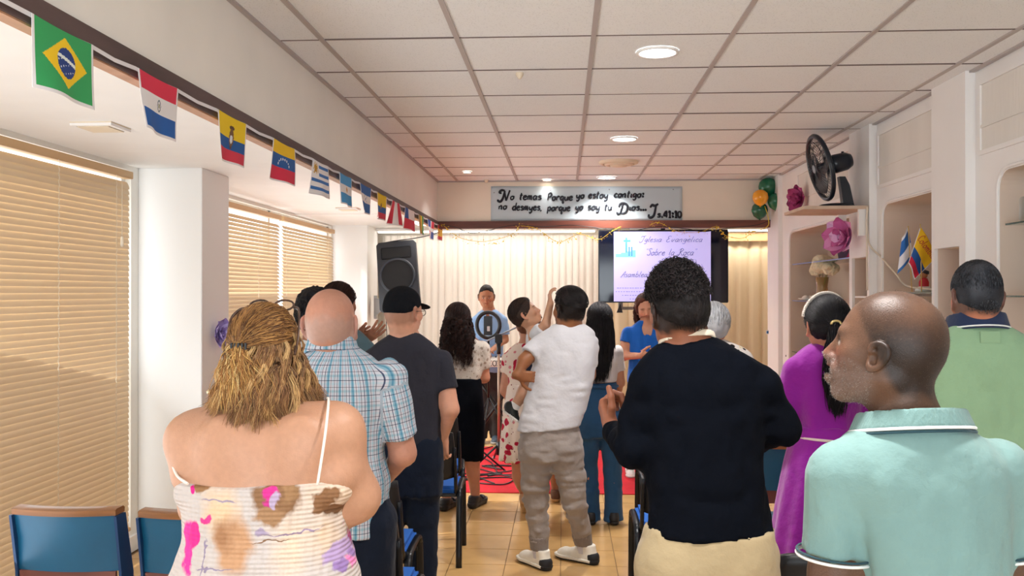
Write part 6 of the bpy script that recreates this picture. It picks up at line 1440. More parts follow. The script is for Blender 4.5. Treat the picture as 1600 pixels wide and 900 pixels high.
# ---------------------------------------------------------------- purple dress
def purple_woman():
    Fg = Fig(3.9, 1288, 'woman in a magenta purple dress with a black ponytail and a pearly headband', '#b98066'); J = Fg.J
    T = Fg.sec([(532, 1276, 1310, .05), (540, 1262, 1322, .068), (554, 1246, 1338, .088), (575, 1238, 1346, .10), (620, 1240, 1344, .11), (660, 1246, 1338, .11), (680, 1244, 1340, .115), (720, 1236, 1350, .13), (760, 1230, 1356, .14)])
    aL = [J(1246, 580), J(1226, 655, .02), J(1192, 690, .16)]; aR = [J(1338, 580), J(1356, 660, .02), J(1330, 680, .2)]
    H = Head(J(1291, 508, 0), sc=.98, yaw=.12); Fg.legs(.80, .08)
    Fg.body(H, T, [aL, aR], hands=[dict(d=(-.5, .8, .2), n=(0, -.4, .8), side=1, res=1.4), None], arm_r=(.046, .040, .036, .024), h=.012, hh=.006)
    M_p = cloth('magenta purple cloth', '#8d1794', .7, sheen=.3)
    Fg.tee(M_p, T, [aL, aR], J(1288, 676)[2], J(1292, 522, .02), .062, .6, (.062, .052), name='dress_bodice', long=True, cuff_r=.034, h=.010)
    Fg.skirt(M_p, Fg.sec([(662, 1246, 1338, .118), (700, 1232, 1352, .14), (760, 1220, 1364, .16), (850, 1206, 1380, .19), (930, 1200, 1390, .20), (985, 1196, 1394, .21)]), pleat=.012, n=2.1, name='dress_skirt')
    M_cb = cloth('cream belt', '#e6d3cc', .8); b = nbm(); z = J(0, 672)[2]; w = [q for q in T if abs(q[0]-z) < .06][0]
    tube(b, [(w[3]*1.07*math.cos(t)+w[1]-Fg.base.x, w[4]*1.14*math.sin(t)+.002, z-.012+.018*math.cos(t+2.2)) for t in np.linspace(0, 2*PI, 41)], .006, 6); from_bm('belt', b, M_cb, Fg.root)
    for l in Fg.L: shoe_parts(Fg.root, l[2], 0, L=.25, wd=.09, upper=M_shoeb, sole=M_shoeb, h=.009)
    Fg.hairshell(H, t=.012, h=.006, cols=('#0d0c10', '#17151b'), low=-.070, front=.07, slope=.7); top_hair(Fg, H, 1400, BLKH, 2, t=.014, rad=.0012, to=(-.012, -.118, .000))
    rng = np.random.RandomState(4); n = 1100; p0 = np.tile(H.w(-.012, -.122, .0), (n, 1))+rng.normal(0, .008, (n, 3)); e = rng.normal(0, 1, n); z = 0*e
    p1 = p0+np.c_[e*.018, -.035+z, -.06+z]; p2 = p0+np.c_[e*.022, -.02+z, -.20+z]; p3 = p0+np.c_[e*.010+.004, .0+z, -rng.uniform(.24, .36, n)]
    hair_mesh(Fg, bez(p0, p1, p2, p3, 15, rng, rng.uniform(.003, .007, n), 2.2, .2), .0026, BLKH, 'ponytail', 3, seed=9)
    M_gt = mat('gold hair tie', '#d2b87e', .35, metal=.6); b = nbm(); c = A(H.w(-.012, -.126, .010))-A(Fg.base); tube(b, [c+A(.018*math.cos(t), -.004, .012*math.sin(t)) for t in np.linspace(-.2, PI+.2, 13)], .0055, 8); from_bm('hair_tie', b, M_gt, Fg.root)
    # beaded headband
    hb = nbm(); pts = [A(H.w(.096*math.cos(t), .010-.012*math.sin(t), .030+.106*math.sin(t)))-A(Fg.base) for t in np.linspace(.05, PI-.05, 40)]
    tube(hb, pts, .008, 8)
    for p in pts[::1]:
        for dy in (-.007, .004): lathe(hb, [(0, -.005), (.0045, -.002), (.0045, .002), (0, .005)], 6, tuple(A(p)+A(0, dy, .004)))
    ho = from_bm('headband', hb, mat('pearl beads', '#ded3c8', .35, var=.1, vscale=200), None); ho.location = Fg.base; tag(ho, 'pearl-beaded headband on the woman in magenta purple', 'headband')
purple_woman()
# ---------------------------------------------------------------- two people behind the bald man
def afro_woman():
    Fg = Fig(4.95, 492, 'woman with a round black curly bob in a pale grey top, half hidden', '#8a5b43'); J = Fg.J
    T = Fg.sec([(528, 478, 506, .05), (536, 464, 520, .07), (552, 452, 532, .09), (600, 450, 534, .11), (680, 454, 530, .12), (740, 452, 532, .12)])
    aL = [J(458, 562), J(450, 630, .03), J(470, 650, .2)]; aR = [J(526, 562), J(534, 630, .03), J(515, 650, .2)]
    H = Head(J(494, 490, 0), sc=1.08); Fg.legs(.80); Fg.body(H, T, [aL, aR], h=.013, hh=.009, arm_r=(.044, .038, .034, .024))
    Fg.tee(cloth('pale grey knit', '#cfd2d3', .95, bump=.5, bscale=60), T, [aL, aR], J(0, 690)[2], J(492, 520, .02), .055, .7, (.058, .058), h=.012)
    Fg.trousers(M_navy, J(0, 680)[2], h=.015, waist_sec=T)
    for l in Fg.L: shoe_parts(Fg.root, l[2], 0, upper=M_shoeb, sole=M_shoeb, h=.010)
    Fg.hairshell(H, t=.022, h=.008, cols=BLKH[:2], low=-.095, front=.06, slope=.3, noises=((.010, 60), (.005, 130, 3)))
    rng = np.random.RandomState(9); n = 1300; d = rng.normal(0, 1, (n, 3)); d /= np.linalg.norm(d, axis=1, keepdims=True); ok = (d[:, 1] < .35); d = d[ok]; n = len(d); p = d*A(.098, .118, .115)+A(0, -.020, .010)
    t = np.linspace(0, 1, 9); rr = rng.uniform(.006, .010, (n, 1)); ph0 = rng.uniform(0, 6.3, (n, 1)); u = np.cross(d, rng.normal(0, 1, (n, 3))); u /= np.linalg.norm(u, axis=1, keepdims=True); v = np.cross(d, u); ang = ph0+t[None]*2*PI*1.2
    path = p[:, None]+d[:, None]*(.6*rr*np.sin(ang))[:, :, None]+u[:, None]*(rr*np.cos(ang))[:, :, None]+v[:, None]*(t[None]*.01)[:, :, None]; hair_mesh(Fg, H.c+path@H.R.T*H.s, .0020, BLKH, 'curl', 3, seed=7)
afro_woman()
def clapping_man():
    Fg = Fig(5.55, 536, 'man with short brown hair clapping at face height, beyond the bald man', '#b77f63'); J = Fg.J
    T = Fg.sec([(512, 522, 552, .055), (520, 508, 566, .07), (536, 494, 578, .095), (580, 490, 582, .11), (660, 494, 578, .12), (700, 494, 578, .12)])
    aL = [J(500, 546), J(506, 590, .12), J(548, 536, .16)]; aR = [J(572, 546), J(582, 580, .06), J(566, 534, .14)]
    H = Head(J(531, 475, 0), sc=1.05, yaw=-.6); Fg.legs(.84)
    Fg.body(H, T, [aL, aR], neck_r=(.058, .066), hands=[dict(d=(.72, -.25, .62), n=(.5, -.8, -.4), side=-1, curl=.10, spread=.22, sc=1.05), dict(d=(.75, -.35, .45), n=(-.5, .8, .3), side=1, curl=.14, spread=.25, sc=1.05)], h=.012, hh=.008, arm_r=(.050, .042, .038, .027), paint=dict(hairline=hairline_full(), hairc='#2a1c17', hstr=.8))
    Fg.tee(cloth('faded teal jersey', '#5d7a86', .9), T, [aL, aR], J(0, 660)[2], J(536, 504, .02), .064, .62, (.066, .064), h=.012)
    Fg.trousers(M_navy, J(0, 650)[2], h=.015, waist_sec=T)
    for l in Fg.L: shoe_parts(Fg.root, l[2], 0, upper=M_shoeb, sole=M_shoeb, h=.010)
    Fg.hairshell(H, t=.014, h=.007, cols=('#2a1b16', '#3c2820'), low=-.04, front=.085, slope=.6, sides=.5); top_hair(Fg, H, 700, ['#2a1b16', '#3c2820'], 3, t=.015, rad=.0013)
    b = nbm(); w = A(J(566, 534, .14))-A(Fg.base); d = A(.16, -.5, -.85); tube(b, [w+A(.029*math.cos(t), .012*math.sin(t), .026*math.sin(t))-A(.004, 0, .012) for t in np.linspace(0, 2*PI, 21)], .008, 6); from_bm('wristwatch', b, M_black, Fg.root)
clapping_man()
# ---------------------------------------------------------------- keyboard player
def player():
    Fg = Fig(10.1, 764, 'man in a light blue short-sleeved shirt playing the keyboard on the platform', '#b07a5c'); J = Fg.J
    T = Fg.sec([(484, 753, 775, .055), (491, 744, 785, .075), (502, 739, 789, .095), (520, 740, 788, .11), (545, 742, 786, .115), (565, 742, 786, .12), (590, 742, 786, .12), (605, 744, 784, .115)])
    aL = [J(744, 502), J(739, 530, -.02), J(756, 544, -.26)]; aR = [J(785, 502), J(789, 531, -.02), J(770, 546, -.26)]
    H = Head(J(760, 463, -.04), yaw=PI+.08, pitch=-.20, sc=1.02)
    Fg.L = [[J(755, 590), J(756, 645, -.04), A(PZ(752, 692, 0))+A(0, .05, .09)], [J(775, 590), J(774, 645, -.04), A(PZ(774, 692, 0))+A(0, .05, .09)]]; Fg.footyaw = (PI, PI)
    Fg.body(H, T, [aL, aR], neck_r=(.058, .064), hands=[dict(d=(.4, -.9, -.2), n=(0, 0, -1), side=1, curl=.35), dict(d=(-.4, -.9, -.2), n=(0, 0, -1), side=-1, curl=.35)], h=.012, hh=.0038, arm_r=(.048, .042, .038, .027),
            paint=dict(lipc='#8f4a40', hairline=lambda x, y, z, nz: hairline_full()(x, y, z, nz)*np.clip((.045-y+(z-.06)*.5)/.02, 0, 1), hairc='#17110f', hstr=.8, brows='#120c0a'))
    Fg.tee(cloth('light blue shirt cloth', '#8fb2de', .85, var=.18), T, [aL, aR], J(0, 578)[2], J(762, 490, -.06), .056, .75, (.064, .064), name='shirt', h=.011, neck_tilt=(0, .3, -.6))
    b = nbm()
    for q in (-1, 1): prism(b, [A(J(762+q*2, 491, -.115))-A(Fg.base), A(J(762+q*9, 486, -.06))-A(Fg.base), A(J(762+q*11, 493, -.09))-A(Fg.base), A(J(762+q*6, 499, -.125))-A(Fg.base)], (0, -.004, 0))
    from_bm('collar', b, MATS['light blue shirt cloth'], Fg.root)
    Fg.trousers(cloth('charcoal trousers', '#3a3636', .9), J(0, 572)[2], r=(.10, .075, .062), waist_sec=T)
    for l in Fg.L: shoe_parts(Fg.root, l[2], PI, upper=mat('blue grey sneaker', '#3c4a5a', .6), sole=mat('pale sole', '#9a9a98', .6), h=.009, name='sneaker')
    Fg.hairshell(H, t=.009, h=.006, cols=('#14100f', '#231b19'), low=.02, front=.050, slope=.5, sides=.3)
player()
# ================================================================== WALL AND CEILING DECORATION
# ---- bunting of little national flags along the soffit trim
def hexc(c): return c
def flag_col(kind):
    W_, R_, B_, Y_, G_, LB = '#f1eff0', '#d6304a', '#1d5aa6', '#f2cf1c', '#2f9e5c', '#5aa7dc'
    def rim(f):
        def g(u, v):
            if u < .035 or u > .965 or v < .05: return '#e9e7ea'
            return f((u-.035)/.93, (v-.05)/.95)
        return g
    e = lambda u, v, cu, cv, ru, rv: ((u-cu)/ru)**2+((v-cv)/rv)**2 < 1
    def brazil(u, v):
        if abs(u-.5)/.40+abs(v-.5)/.40 < 1:
            if e(u, v, .5, .5, .17, .235):
                a = v-(.56-.30*(u-.5)-.6*(u-.5)**2)
                if abs(a) < .028: return '#e8f0ec'
                if a < -.04 and (int(u*61)*7+int(v*47)*13) % 17 == 0: return '#dfe6f0'
                return '#1f3f86'
            return '#f4cb1d'
        return '#35a45f'
    def paraguay(u, v):
        if e(u, v, .5, .5, .055, .12) and not e(u, v, .5, .5, .035, .085): return '#6d7a86'
        if e(u, v, .5, .5, .02, .05): return '#8a8f6a'
        return '#1f5fae' if v < .34 else ('#eceaec' if v < .67 else '#dc3350')
    def ecuador(u, v):
        if e(u, v, .5, .54, .085, .20): return '#7a5638' if not e(u, v, .5, .50, .05, .10) else '#dfe6ee'
        if e(u, v, .5, .76, .10, .045) or e(u, v, .5, .32, .03, .05): return '#5a4030'
        return '#d93a50' if v < .25 else ('#1c5aa0' if v < .5 else '#f0cd18')
    def venez(u, v):
        for k in range(8):
            a = PI*(k+.5)/8
            if e(u, v, .5+.22*math.cos(a), .40+.19*math.sin(a), .022, .032): return '#f3f3f3'
        return '#d9304e' if v < .34 else ('#255fa5' if v < .67 else '#f3c71e')
    def uruguay(u, v):
        if u < .36 and v > .50:
            if e(u, v, .18, .76, .09, .12): return '#c9983a'
            if e(u, v, .18, .76, .14, .19) and int(math.atan2(v-.76, u-.18)*6) % 2: return '#d8b35c'
            return W_
        return '#3f78bd' if int((1-v)*9) % 2 else W_
    def argent(u, v):
        if e(u, v, .5, .5, .06, .09): return '#c98f3a'
        return W_ if .34 < v < .67 else '#4c9fd8'
    def hond(u, v):
        for cu, cv in ((.5, .5), (.38, .58), (.62, .58), (.38, .42), (.62, .42)):
            if e(u, v, cu, cv, .03, .045): return '#3c6fae'
        return W_ if .34 < v < .67 else '#2d68b0'
    def colomb(u, v): 
        if e(u, v, .5, .52, .07, .15): return '#8a6a3c'
        return '#d93a50' if v < .25 else ('#2a62a8' if v < .5 else '#f0cd18')
    def peru(u, v): return '#d6304a' if u < .33 or u > .67 else W_
    def chile(u, v): return ('#d6304a' if v < .5 else ('#2d5aa6' if u < .33 else W_))
    def bolivia(u, v): return '#3f9e5c' if u > .66 else ('#f0cd18' if u > .33 else '#b88f3a')
    def dr(u, v):
        if abs(u-.5) < .08 or abs(v-.5) < .10: return W_
        return ('#2d4ea0' if (u < .5) == (v > .5) else '#d6304a')
    def spain(u, v):
        if e(u, v, .35, .5, .07, .12): return '#b5442e'
        return '#f3c71e' if .27 < v < .73 else '#d62a2f'
    return rim({'br': brazil, 'py': paraguay, 'ec': ecuador, 've': venez, 'uy': uruguay, 'ar': argent, 'hn': hond, 'co': colomb, 'pe': peru, 'cl': chile, 'bo': bolivia, 'do': dr, 'es': spain}[kind])
FL = [('br', 45, 142, 'green, with a yellow diamond and a starry blue disc'), ('py', 212, 276, 'red, white and blue with a small round seal'), ('ec', 338, 383, 'yellow, blue and red with a crest, large, third from the camera'), ('ve', 425, 459, 'yellow, blue and red with an arc of white stars'), ('uy', 487, 511, 'white with blue stripes and a gold sun in the corner'), ('ar', 529, 548, 'light blue and white with a small gold sun'), ('hn', 561, 579, 'blue, white and blue with five small stars'), ('co', 588, 603, 'yellow, blue and red, small, near the far end'), ('pe', 612, 623, 'red, white and red in upright bands'), ('cl', 632, 646, 'white over red with a blue corner'), ('bo', 653, 661, 'golden and green, turned nearly edge-on'), ('do', 667, 678, 'quartered blue and red with a white cross'), ('es', 683, 691, 'red and yellow, last by the far beam')]
XF = XS+.022
def flag_y(px): return PX(px, 300, XF).y
M_tape = mat('white tape', '#e4e2e6', .7)
ys = []
for i, (k, x0, x1, desc) in enumerate(FL):
    y0, y1 = flag_y(x0), flag_y(x1); ys.append((y0, y1)); w = y1-y0; hh = .175 if i < 12 else .15; zt = 2.308+min(i, 6)*.0025
    ph = i*1.3; t = empty('bunting_flag', (XF, (y0+y1)/2, zt), 0, 'little bunting flag, '+desc, 'flag', 'flags of the bunting on the left soffit')
    n = 110 if i < 2 else (70 if i < 4 else 30)
    def pos(u, v, w=w, hh=hh, ph=ph, i=i):
        d = 1-v; return (.006+.016*d*math.sin(u*3.2+ph)+.010*d*d*math.sin(u*7+ph)+(.05*d*(u-.5) if i == 8 else 0), (u-.5)*w*(1-(.02*d)), -hh*d-.004*math.sin(u*PI)*(1-d))
    sheet('print', n, int(n*.7), pos, flag_col(k), M_print, t, .0008)
# string with its tape between flags
b = nbm(); pts = [(XF, YBACK+.2, 2.33)]
for i, (y0, y1) in enumerate(ys): pts += [(XF, y0, 2.311+min(i, 6)*.0025), (XF, y1, 2.311+min(i, 6)*.0025)]
pts.append((XF, 9.2, 2.33))
for a, c in zip(pts[::1], pts[1::1]):
    m_ = ((a[0]+c[0])/2, (a[1]+c[1])/2, (a[2]+c[2])/2-.006); 
    for p, q in ((a, m_), (m_, c)):
        dz = .012; f = [b.verts.new((p[0], p[1], p[2]-dz)), b.verts.new((q[0], q[1], q[2]-dz)), b.verts.new(q), b.verts.new(p)]; b.faces.new(f)
tag(from_bm('bunting_tape', b, M_tape), 'white tape carrying the row of little flags along the dark trim', 'tape')
# ---- banner
t = empty('banner', P(917, 319, YB-.006), 0, 'pale blue banner with black hand-lettered Spanish verse on the valance', 'banner')
y = YB-.006; c0, c1, c2, c3 = P(767, 345, y), P(1066, 344.5, y), P(1066, 291.5, y), P(767, 291, y); o_ = t.location
def bcol(u, v): return '#bccbd2'
sheet('cloth', 60, 12, lambda u, v: Vector(((c0*(1-u)+c1*u)*(1-v)+(c3*(1-u)+c2*u)*v)-o_)+Vector((0, -.004*math.sin(u*9)*math.sin(v*PI), 0)), bcol, M_print, t, .0015)
GL = {   # pen strokes of a round brush alphabet; x height 1
 'a': [[(.75, .85), (.4, 1), (.08, .6), (.2, .1), (.55, .1), (.75, .7), (.75, .95), (.72, .2), (.95, .05)]], 'b': [[(.15, 1.9), (.1, .1)], [(.12, .7), (.5, 1), (.8, .5), (.5, .05), (.12, .2)]], 'c': [[(.75, .8), (.4, 1), (.1, .5), (.35, .05), (.8, .2)]],
 'd': [[(.75, .8), (.4, 1), (.08, .5), (.35, .05), (.72, .4), (.85, 1.9)], [(.78, 1.2), (.74, .15), (.95, .05)]], 'e': [[(.15, .5), (.7, .7), (.5, 1), (.15, .7), (.2, .15), (.55, .02), (.85, .25)]], 'g': [[(.75, .85), (.4, 1), (.1, .6), (.3, .15), (.7, .5), (.78, .95), (.7, -.4), (.35, -.65), (.15, -.4)]],
 'i': [[(.25, .95), (.2, .2), (.45, .05)]], 'l': [[(.25, 1.9), (.15, .3), (.4, .02)]], 'm': [[(.05, .9), (.1, 0)], [(.1, .6), (.35, 1), (.45, .6), (.45, 0)], [(.45, .6), (.75, 1), (.85, .6), (.85, .1), (1.05, .05)]], 'n': [[(.05, .9), (.1, 0)], [(.1, .6), (.5, 1), (.65, .6), (.62, .1), (.85, .05)]],
 'o': [[(.5, 1), (.12, .7), (.2, .1), (.55, .05), (.8, .5), (.5, 1), (.6, .8), (.95, .9)]], 'p': [[(.1, 1), (.08, -.7)], [(.1, .7), (.5, 1), (.8, .55), (.5, .05), (.12, .3)]], 'q': [[(.75, .85), (.4, 1), (.08, .6), (.3, .05), (.75, .5)], [(.78, 1), (.72, -.7), (.95, -.4)]], 'r': [[(.1, .95), (.12, 0)], [(.12, .6), (.4, 1), (.75, .85)]],
 's': [[(.75, .85), (.4, 1), (.2, .75), (.65, .4), (.55, .05), (.1, .1)]], 't': [[(.35, 1.7), (.25, .2), (.5, .02)], [(.05, 1.1), (.65, 1.15)]], 'u': [[(.1, .95), (.12, .2), (.4, .02), (.7, .4), (.78, .95), (.75, .15), (.95, .05)]], 'y': [[(.1, .95), (.15, .35), (.45, .15), (.72, .5)], [(.78, .95), (.72, -.3), (.4, -.7), (.15, -.45)]],
 'v': [[(.1, .95), (.35, .02), (.75, 1)]], 'x': [[(.1, .95), (.7, 0)], [(.7, .95), (.1, 0)]], 'k': [[(.1, 1.9), (.1, 0)], [(.7, .95), (.15, .45), (.75, 0)]],
 'P': [[(.15, 1.7), (.1, 0)], [(.05, 1.5), (.5, 1.85), (.85, 1.4), (.55, .9), (.15, .9)]], 'N': [[(.55, 2.0), (.1, 2.1), (-.15, 1.7), (.15, 1.5)], [(.55, 2.0), (.45, .6), (.2, -.05), (-.15, .05), (-.2, .35)], [(.5, 1.9), (.95, .1)], [(.95, .1), (1.25, 2.1)]],
 'D': [[(.65, 1.9), (.5, .3), (.25, .0), (.0, .1), (.0, .35)], [(.1, 1.3), (.25, 1.9), (.8, 2.05), (1.35, 1.6), (1.4, .7), (1.05, .1), (.55, .1)]], 'I': [[(.0, 1.5), (.25, 1.95), (.7, 1.8), (1.15, 2.15)], [(.85, 1.9), (.75, .3), (.4, -.2), (.0, -.1), (-.05, .35)]],
 'E': [[(.9, 1.8), (.4, 2), (.15, 1.5), (.5, 1.1), (.15, .7), (.15, .15), (.6, -.05), (1.0, .3)]], 'S': [[(.9, 1.7), (.5, 2), (.15, 1.6), (.75, .8), (.6, .1), (.1, .1), (0, .4)]], 'R': [[(.4, 1.8), (.3, .2), (.0, .1)], [(0, 1.5), (.5, 2), (1.0, 1.6), (.6, 1.05), (.4, 1.0), (1.1, .0), (1.4, .2)]], 'A': [[(-.1, .2), (.1, 0), (.75, 1.95), (.9, 0)], [(.2, .8), (.95, .8)]], 'C': [[(1, 1.6), (.6, 2), (.1, 1.2), (.4, .1), (1.0, .3)]],
 'K': [[(.1, 1.8), (.1, 0)], [(.8, 1.8), (.15, .9), (.85, 0)]], 'O': [[(.5, 1.8), (.08, 1.4), (.08, .4), (.5, 0), (.85, .4), (.85, 1.4), (.5, 1.8)]], 'G': [[(.85, 1.5), (.5, 1.8), (.08, 1.4), (.08, .4), (.5, 0), (.85, .3), (.85, .85), (.5, .85)]],
 '4': [[(.65, 0), (.65, 1.5), (.05, .5), (.9, .5)]], '1': [[(.15, 1.1), (.45, 1.5), (.45, 0)], [(.15, 0), (.75, 0)]], '0': [[(.45, 1.5), (.08, 1.1), (.08, .4), (.45, 0), (.8, .4), (.8, 1.1), (.45, 1.5)]],
 ',': [[(.2, .1), (.1, -.3)]], '.': [[(.08, .0), (.32, .0), (.2, .2), (.12, .05)]], ':': [[(.12, .85), (.36, .85), (.24, 1.05), (.16, .9)], [(.12, .15), (.36, .15), (.24, .35), (.16, .2)]], '"': [[(.1, 1.9), (.1, 1.6)], [(.35, 1.9), (.35, 1.6)]], "'": [[(.1, 1.9), (.2, 1.6)]]}
ADV = {'m': 1.2, 'i': .55, 'l': .55, 't': .75, ' ': .95, '.': .5, ',': .5, ':': .6, 'N': 1.45, 'D': 1.65, 'I': 1.3, 'E': 1.2, 'R': 1.3, '"': .6, 'r': .85, 'c': .85, 'e': .92, 's': .85, '1': .85}
def letter_mesh(name, txt, org, ex, ez, size, width, m, parent, r, slant=.12, thick=.004, adv=1.0, n=4, stuff=False):
    """brush lettering: each stroke a flat ribbon of small thickness"""
    b = nbm(); x = 0; nrm = Vector((0, -1, 0))
    tot = sum(ADV.get(c, 1.0)*adv for c in txt); kx = width/(tot*size) if width else 1
    for ch in txt:
        for st in GL.get(ch, []):
            pp = catmull([np.array([p[0], p[1]]) for p in st], n) if len(st) > 2 else [np.array(p, float) for p in st]
            pts = [Vector(org)+Vector(ex)*((x+p[0]+slant*p[1])*size*kx)+Vector(ez)*(p[1]*size)+nrm*.002 for p in pp]
            m_ = len(pts); rr = [r*(.75+.35*math.sin(PI*i/max(1, m_-1))) for i in range(m_)]
            if isinstance(parent, bpy.types.Object): pts = [p-parent.location for p in pts]
            tube(b, pts, rr, 6, True, 0, None)
        x += ADV.get(ch, 1.0)*adv
    oy = Vector(org).y-.002-(parent.location.y if isinstance(parent, bpy.types.Object) else 0)
    if abs(Vector(ex).x) > .9:
        for v in b.verts: v.co.y = oy+(v.co.y-oy)*.22
    return from_bm(name, b, m, parent)
M_ink = mat('black ink', '#141a26', .7)
def bl_(txt, px, py, pxw, size_px, rpx, nm='lettering', Y=YB-.010, par=None, m=None, slant=.12, adv=1.0, n=4, tiltpx=0):
    mpp = Y/F; o = P(px, py, Y); e = P(px+pxw, py-tiltpx, Y)-o; w = e.length*.95
    return letter_mesh(nm, txt, o, e.normalized(), (0, 0, 1), size_px*mpp, w, m or M_ink, par or t, rpx*mpp*(1.3 if m is None else 1), slant, adv=adv, n=n)
bl_('N', 780, 314.5, 17, 8.2, 1.6); bl_('o', 797, 312, 7, 5.8, 1.0); bl_('temas', 811, 312, 37, 6.2, 1.15); bl_('Porque', 855, 313, 42, 6.2, 1.15); bl_('yo', 900, 310, 14, 6.0, 1.1); bl_('estoy', 919, 309.5, 33, 6.0, 1.1); bl_('contigo:', 959, 308.5, 50, 6.0, 1.1)
bl_('no', 779, 327, 14, 5.8, 1.0); bl_('desmyes,', 800, 328.5, 50, 6.2, 1.1); bl_('porque', 855, 329.5, 38, 6.2, 1.1); bl_('yo', 899, 328, 13, 6.0, 1.1); bl_('soy', 918, 327.5, 21, 6.0, 1.1); bl_('tu', 944, 328, 13, 6.0, 1.1)
bl_('D', 964, 334, 18, 8.0, 1.5); bl_('ios...', 982, 328.5, 30, 5.8, 1.1); bl_('I', 1014, 338, 14, 9.0, 1.7); bl_('s.', 1026, 339.5, 11, 5.6, 1.05); bl_('41:10', 1037, 340, 30, 6.6, 1.35, slant=0)
for px, py in ((772, 301), (860, 297), (952, 296), (1052, 296)):
    b = nbm(); p = P(px, py, YB-.02)-t.location; lathe(b, [(0, -.006), (.006, -.003), (.006, .003), (0, .006)], 8, p); from_bm('pin', b, M_chrome, t)
# ---- balloons
for (px, py, r, c, lb) in ((1200, 293, 14.5, '#1d6b4a', 'dark green balloon at the top of the cluster over the beam'), (1188, 309, 12, '#f0a42a', 'orange balloon of the cluster over the beam'), (1212, 315, 12.5, '#1f6f50', 'dark green balloon on the right of the cluster'), (1187, 329, 12.5, '#1a6044', 'dark green balloon at the bottom left of the cluster')):
    Yb = {1200: 9.12, 1188: 9.0, 1212: 9.04, 1187: 9.13}[px]-.03; p = P(px, py, Yb); rr = r*Yb/F; t = empty('balloon', p, 0, lb, 'balloon', 'balloons over the far beam')
    b = nbm(); lathe(b, [(0, -rr*1.10), (rr*.25, -rr*1.02), (rr*.72, -rr*.70), (rr*.97, -rr*.15), (rr, .12*rr), (rr*.90, rr*.55), (rr*.62, rr*.86), (rr*.3, rr*1.0), (0, rr*1.04)], 28); from_bm('skin', b, mat('balloon '+c, c, .22, sss=.05, spec=.6), t)
    b = nbm(); lathe(b, [(0, -rr*1.06), (.008, -rr*1.12), (.011, -rr*1.18), (0, -rr*1.17)], 10); from_bm('knot', b, mat('balloon '+c, c, .22), t)
M_gold = mat('gold ribbon', '#d9b93a', .35, metal=.5); b = nbm()
tube(b, catmull([P(1195, 322, 9.0), P(1199, 335, 8.98), P(1201, 350, 8.98), P(1194, 357, 9.0), P(1180, 361, 9.05), P(1168, 362, 9.1)], 6), .004, 5); tag(from_bm('ribbon', b, M_gold), 'thin gold ribbon hanging from the balloons', 'ribbon')
# ---- garland and wire along the far beam
b = nbm(); wire = [P(x, y, 9.14) for x, y in ((690, 352), (712, 355), (735, 364), (760, 361), (800, 352), (850, 354), (895, 352), (950, 358), (990, 360), (1030, 354), (1075, 358), (1100, 362), (1140, 356), (1180, 352), (1204, 344))]
tube(b, catmull(wire, 6), .0035, 5); tag(from_bm('cable', b, M_black), 'thin black cable sagging along the far beam', 'cable')
rng = random.Random(3)
def garland(pts, label, n_leaf):
    t = empty('garland', pts[0], 0, label, 'garland', 'gold garlands on the far beam'); b = nbm(); path = [Vector(p) for p in catmull(pts, 8)]; tube(b, [p-t.location for p in path], .0025, 4); from_bm('string', b, M_gold, t)
    b = nbm(); lf = mat('gold leaves', '#e0c23c', .35, metal=.35)
    for k in range(n_leaf):
        p = path[rng.randrange(len(path))]-t.location+Vector((rng.uniform(-.03, .03), rng.uniform(-.02, .02), rng.uniform(-.04, .02))); s_ = rng.uniform(.008, .017); M = Matrix.Translation(p) @ Matrix.Rotation(rng.uniform(0, 6), 4, (rng.random(), rng.random(), rng.random())); q = [b.verts.new(M @ Vector(v)) for v in ((-s_, 0, 0), (0, -s_*.5, .002), (s_, 0, 0), (0, s_*.5, .002))]; b.faces.new(q)
    from_bm('leaves', b, lf, t, kind='stuff')
garland([P(x, y, 9.17) for x, y in ((690, 350), (720, 372), (760, 377), (800, 366), (812, 352))], 'gold leafy garland swag left of the banner', 70)
garland([P(x, y, 9.17) for x, y in ((812, 352), (840, 358), (872, 378), (905, 366), (935, 374), (955, 362), (970, 354))], 'gold leafy garland swag under the middle of the banner', 90)
garland([P(x, y, 9.17) for x, y in ((1015, 352), (1030, 348), (1060, 362), (1095, 362), (1120, 354), (1134, 368), (1160, 372), (1180, 360))], 'gold leafy garland swag across the television\'s top right corner', 90)
# ---- television on its bracket
t = empty('television', P(1037, 416, 10.75), 0, 'large black flat television showing a lilac church slide', 'television'); Yt = 10.75; L_ = t.location
a, c = P(935, 473, Yt)-L_, P(1138, 358.5, Yt)-L_
boxo('case', a.x, c.x, 0, .05, a.z, c.z, mat('television case', '#0d1016', .25), t, .006)
boxo('panel', a.x+.012, c.x-.012, -.0025, .001, a.z+.018, c.z-.012, mat('dark screen glass', '#0a1226', .08), t)
s0, s1 = P(959, 471, Yt)-L_, P(1110.5, 361.5, Yt)-L_
M_scr = mat('lit slide', '#ffffff', .3, attr='Col', emit=.6)
def scr(u, v):
    if .02 < u < .225 and .64 < v < .955:
        a_, b_ = (u-.02)/.205, (v-.64)/.315
        if (abs(a_-.55) < .05 and b_ > .2 and b_ < .9) or (abs(b_-.72) < .05 and .38 < a_ < .74): return '#4f93cf'
        if abs(a_-.75) < .09 and .05 < b_ < .45 and abs(a_-.75) > .04: return '#3f7fc0'
        if b_ < .12+.18*a_: return '#6fb4dc'
        if a_ < .33: return '#e9e6a0' if b_ > .5 else '#e8c6d8'
        return '#dfe9f6' if b_ > .6 else '#bfe0ee'
    return '#b9b4ee'
w_, h_ = s1.x-s0.x, s1.z-s0.z
sheet('slide', 150, 60, lambda u, v: (s0.x+u*w_, -.004, s0.z+v*h_), scr, M_scr, t, 0, False)
M_st = mat('slide ink', '#2a2a66', .6)
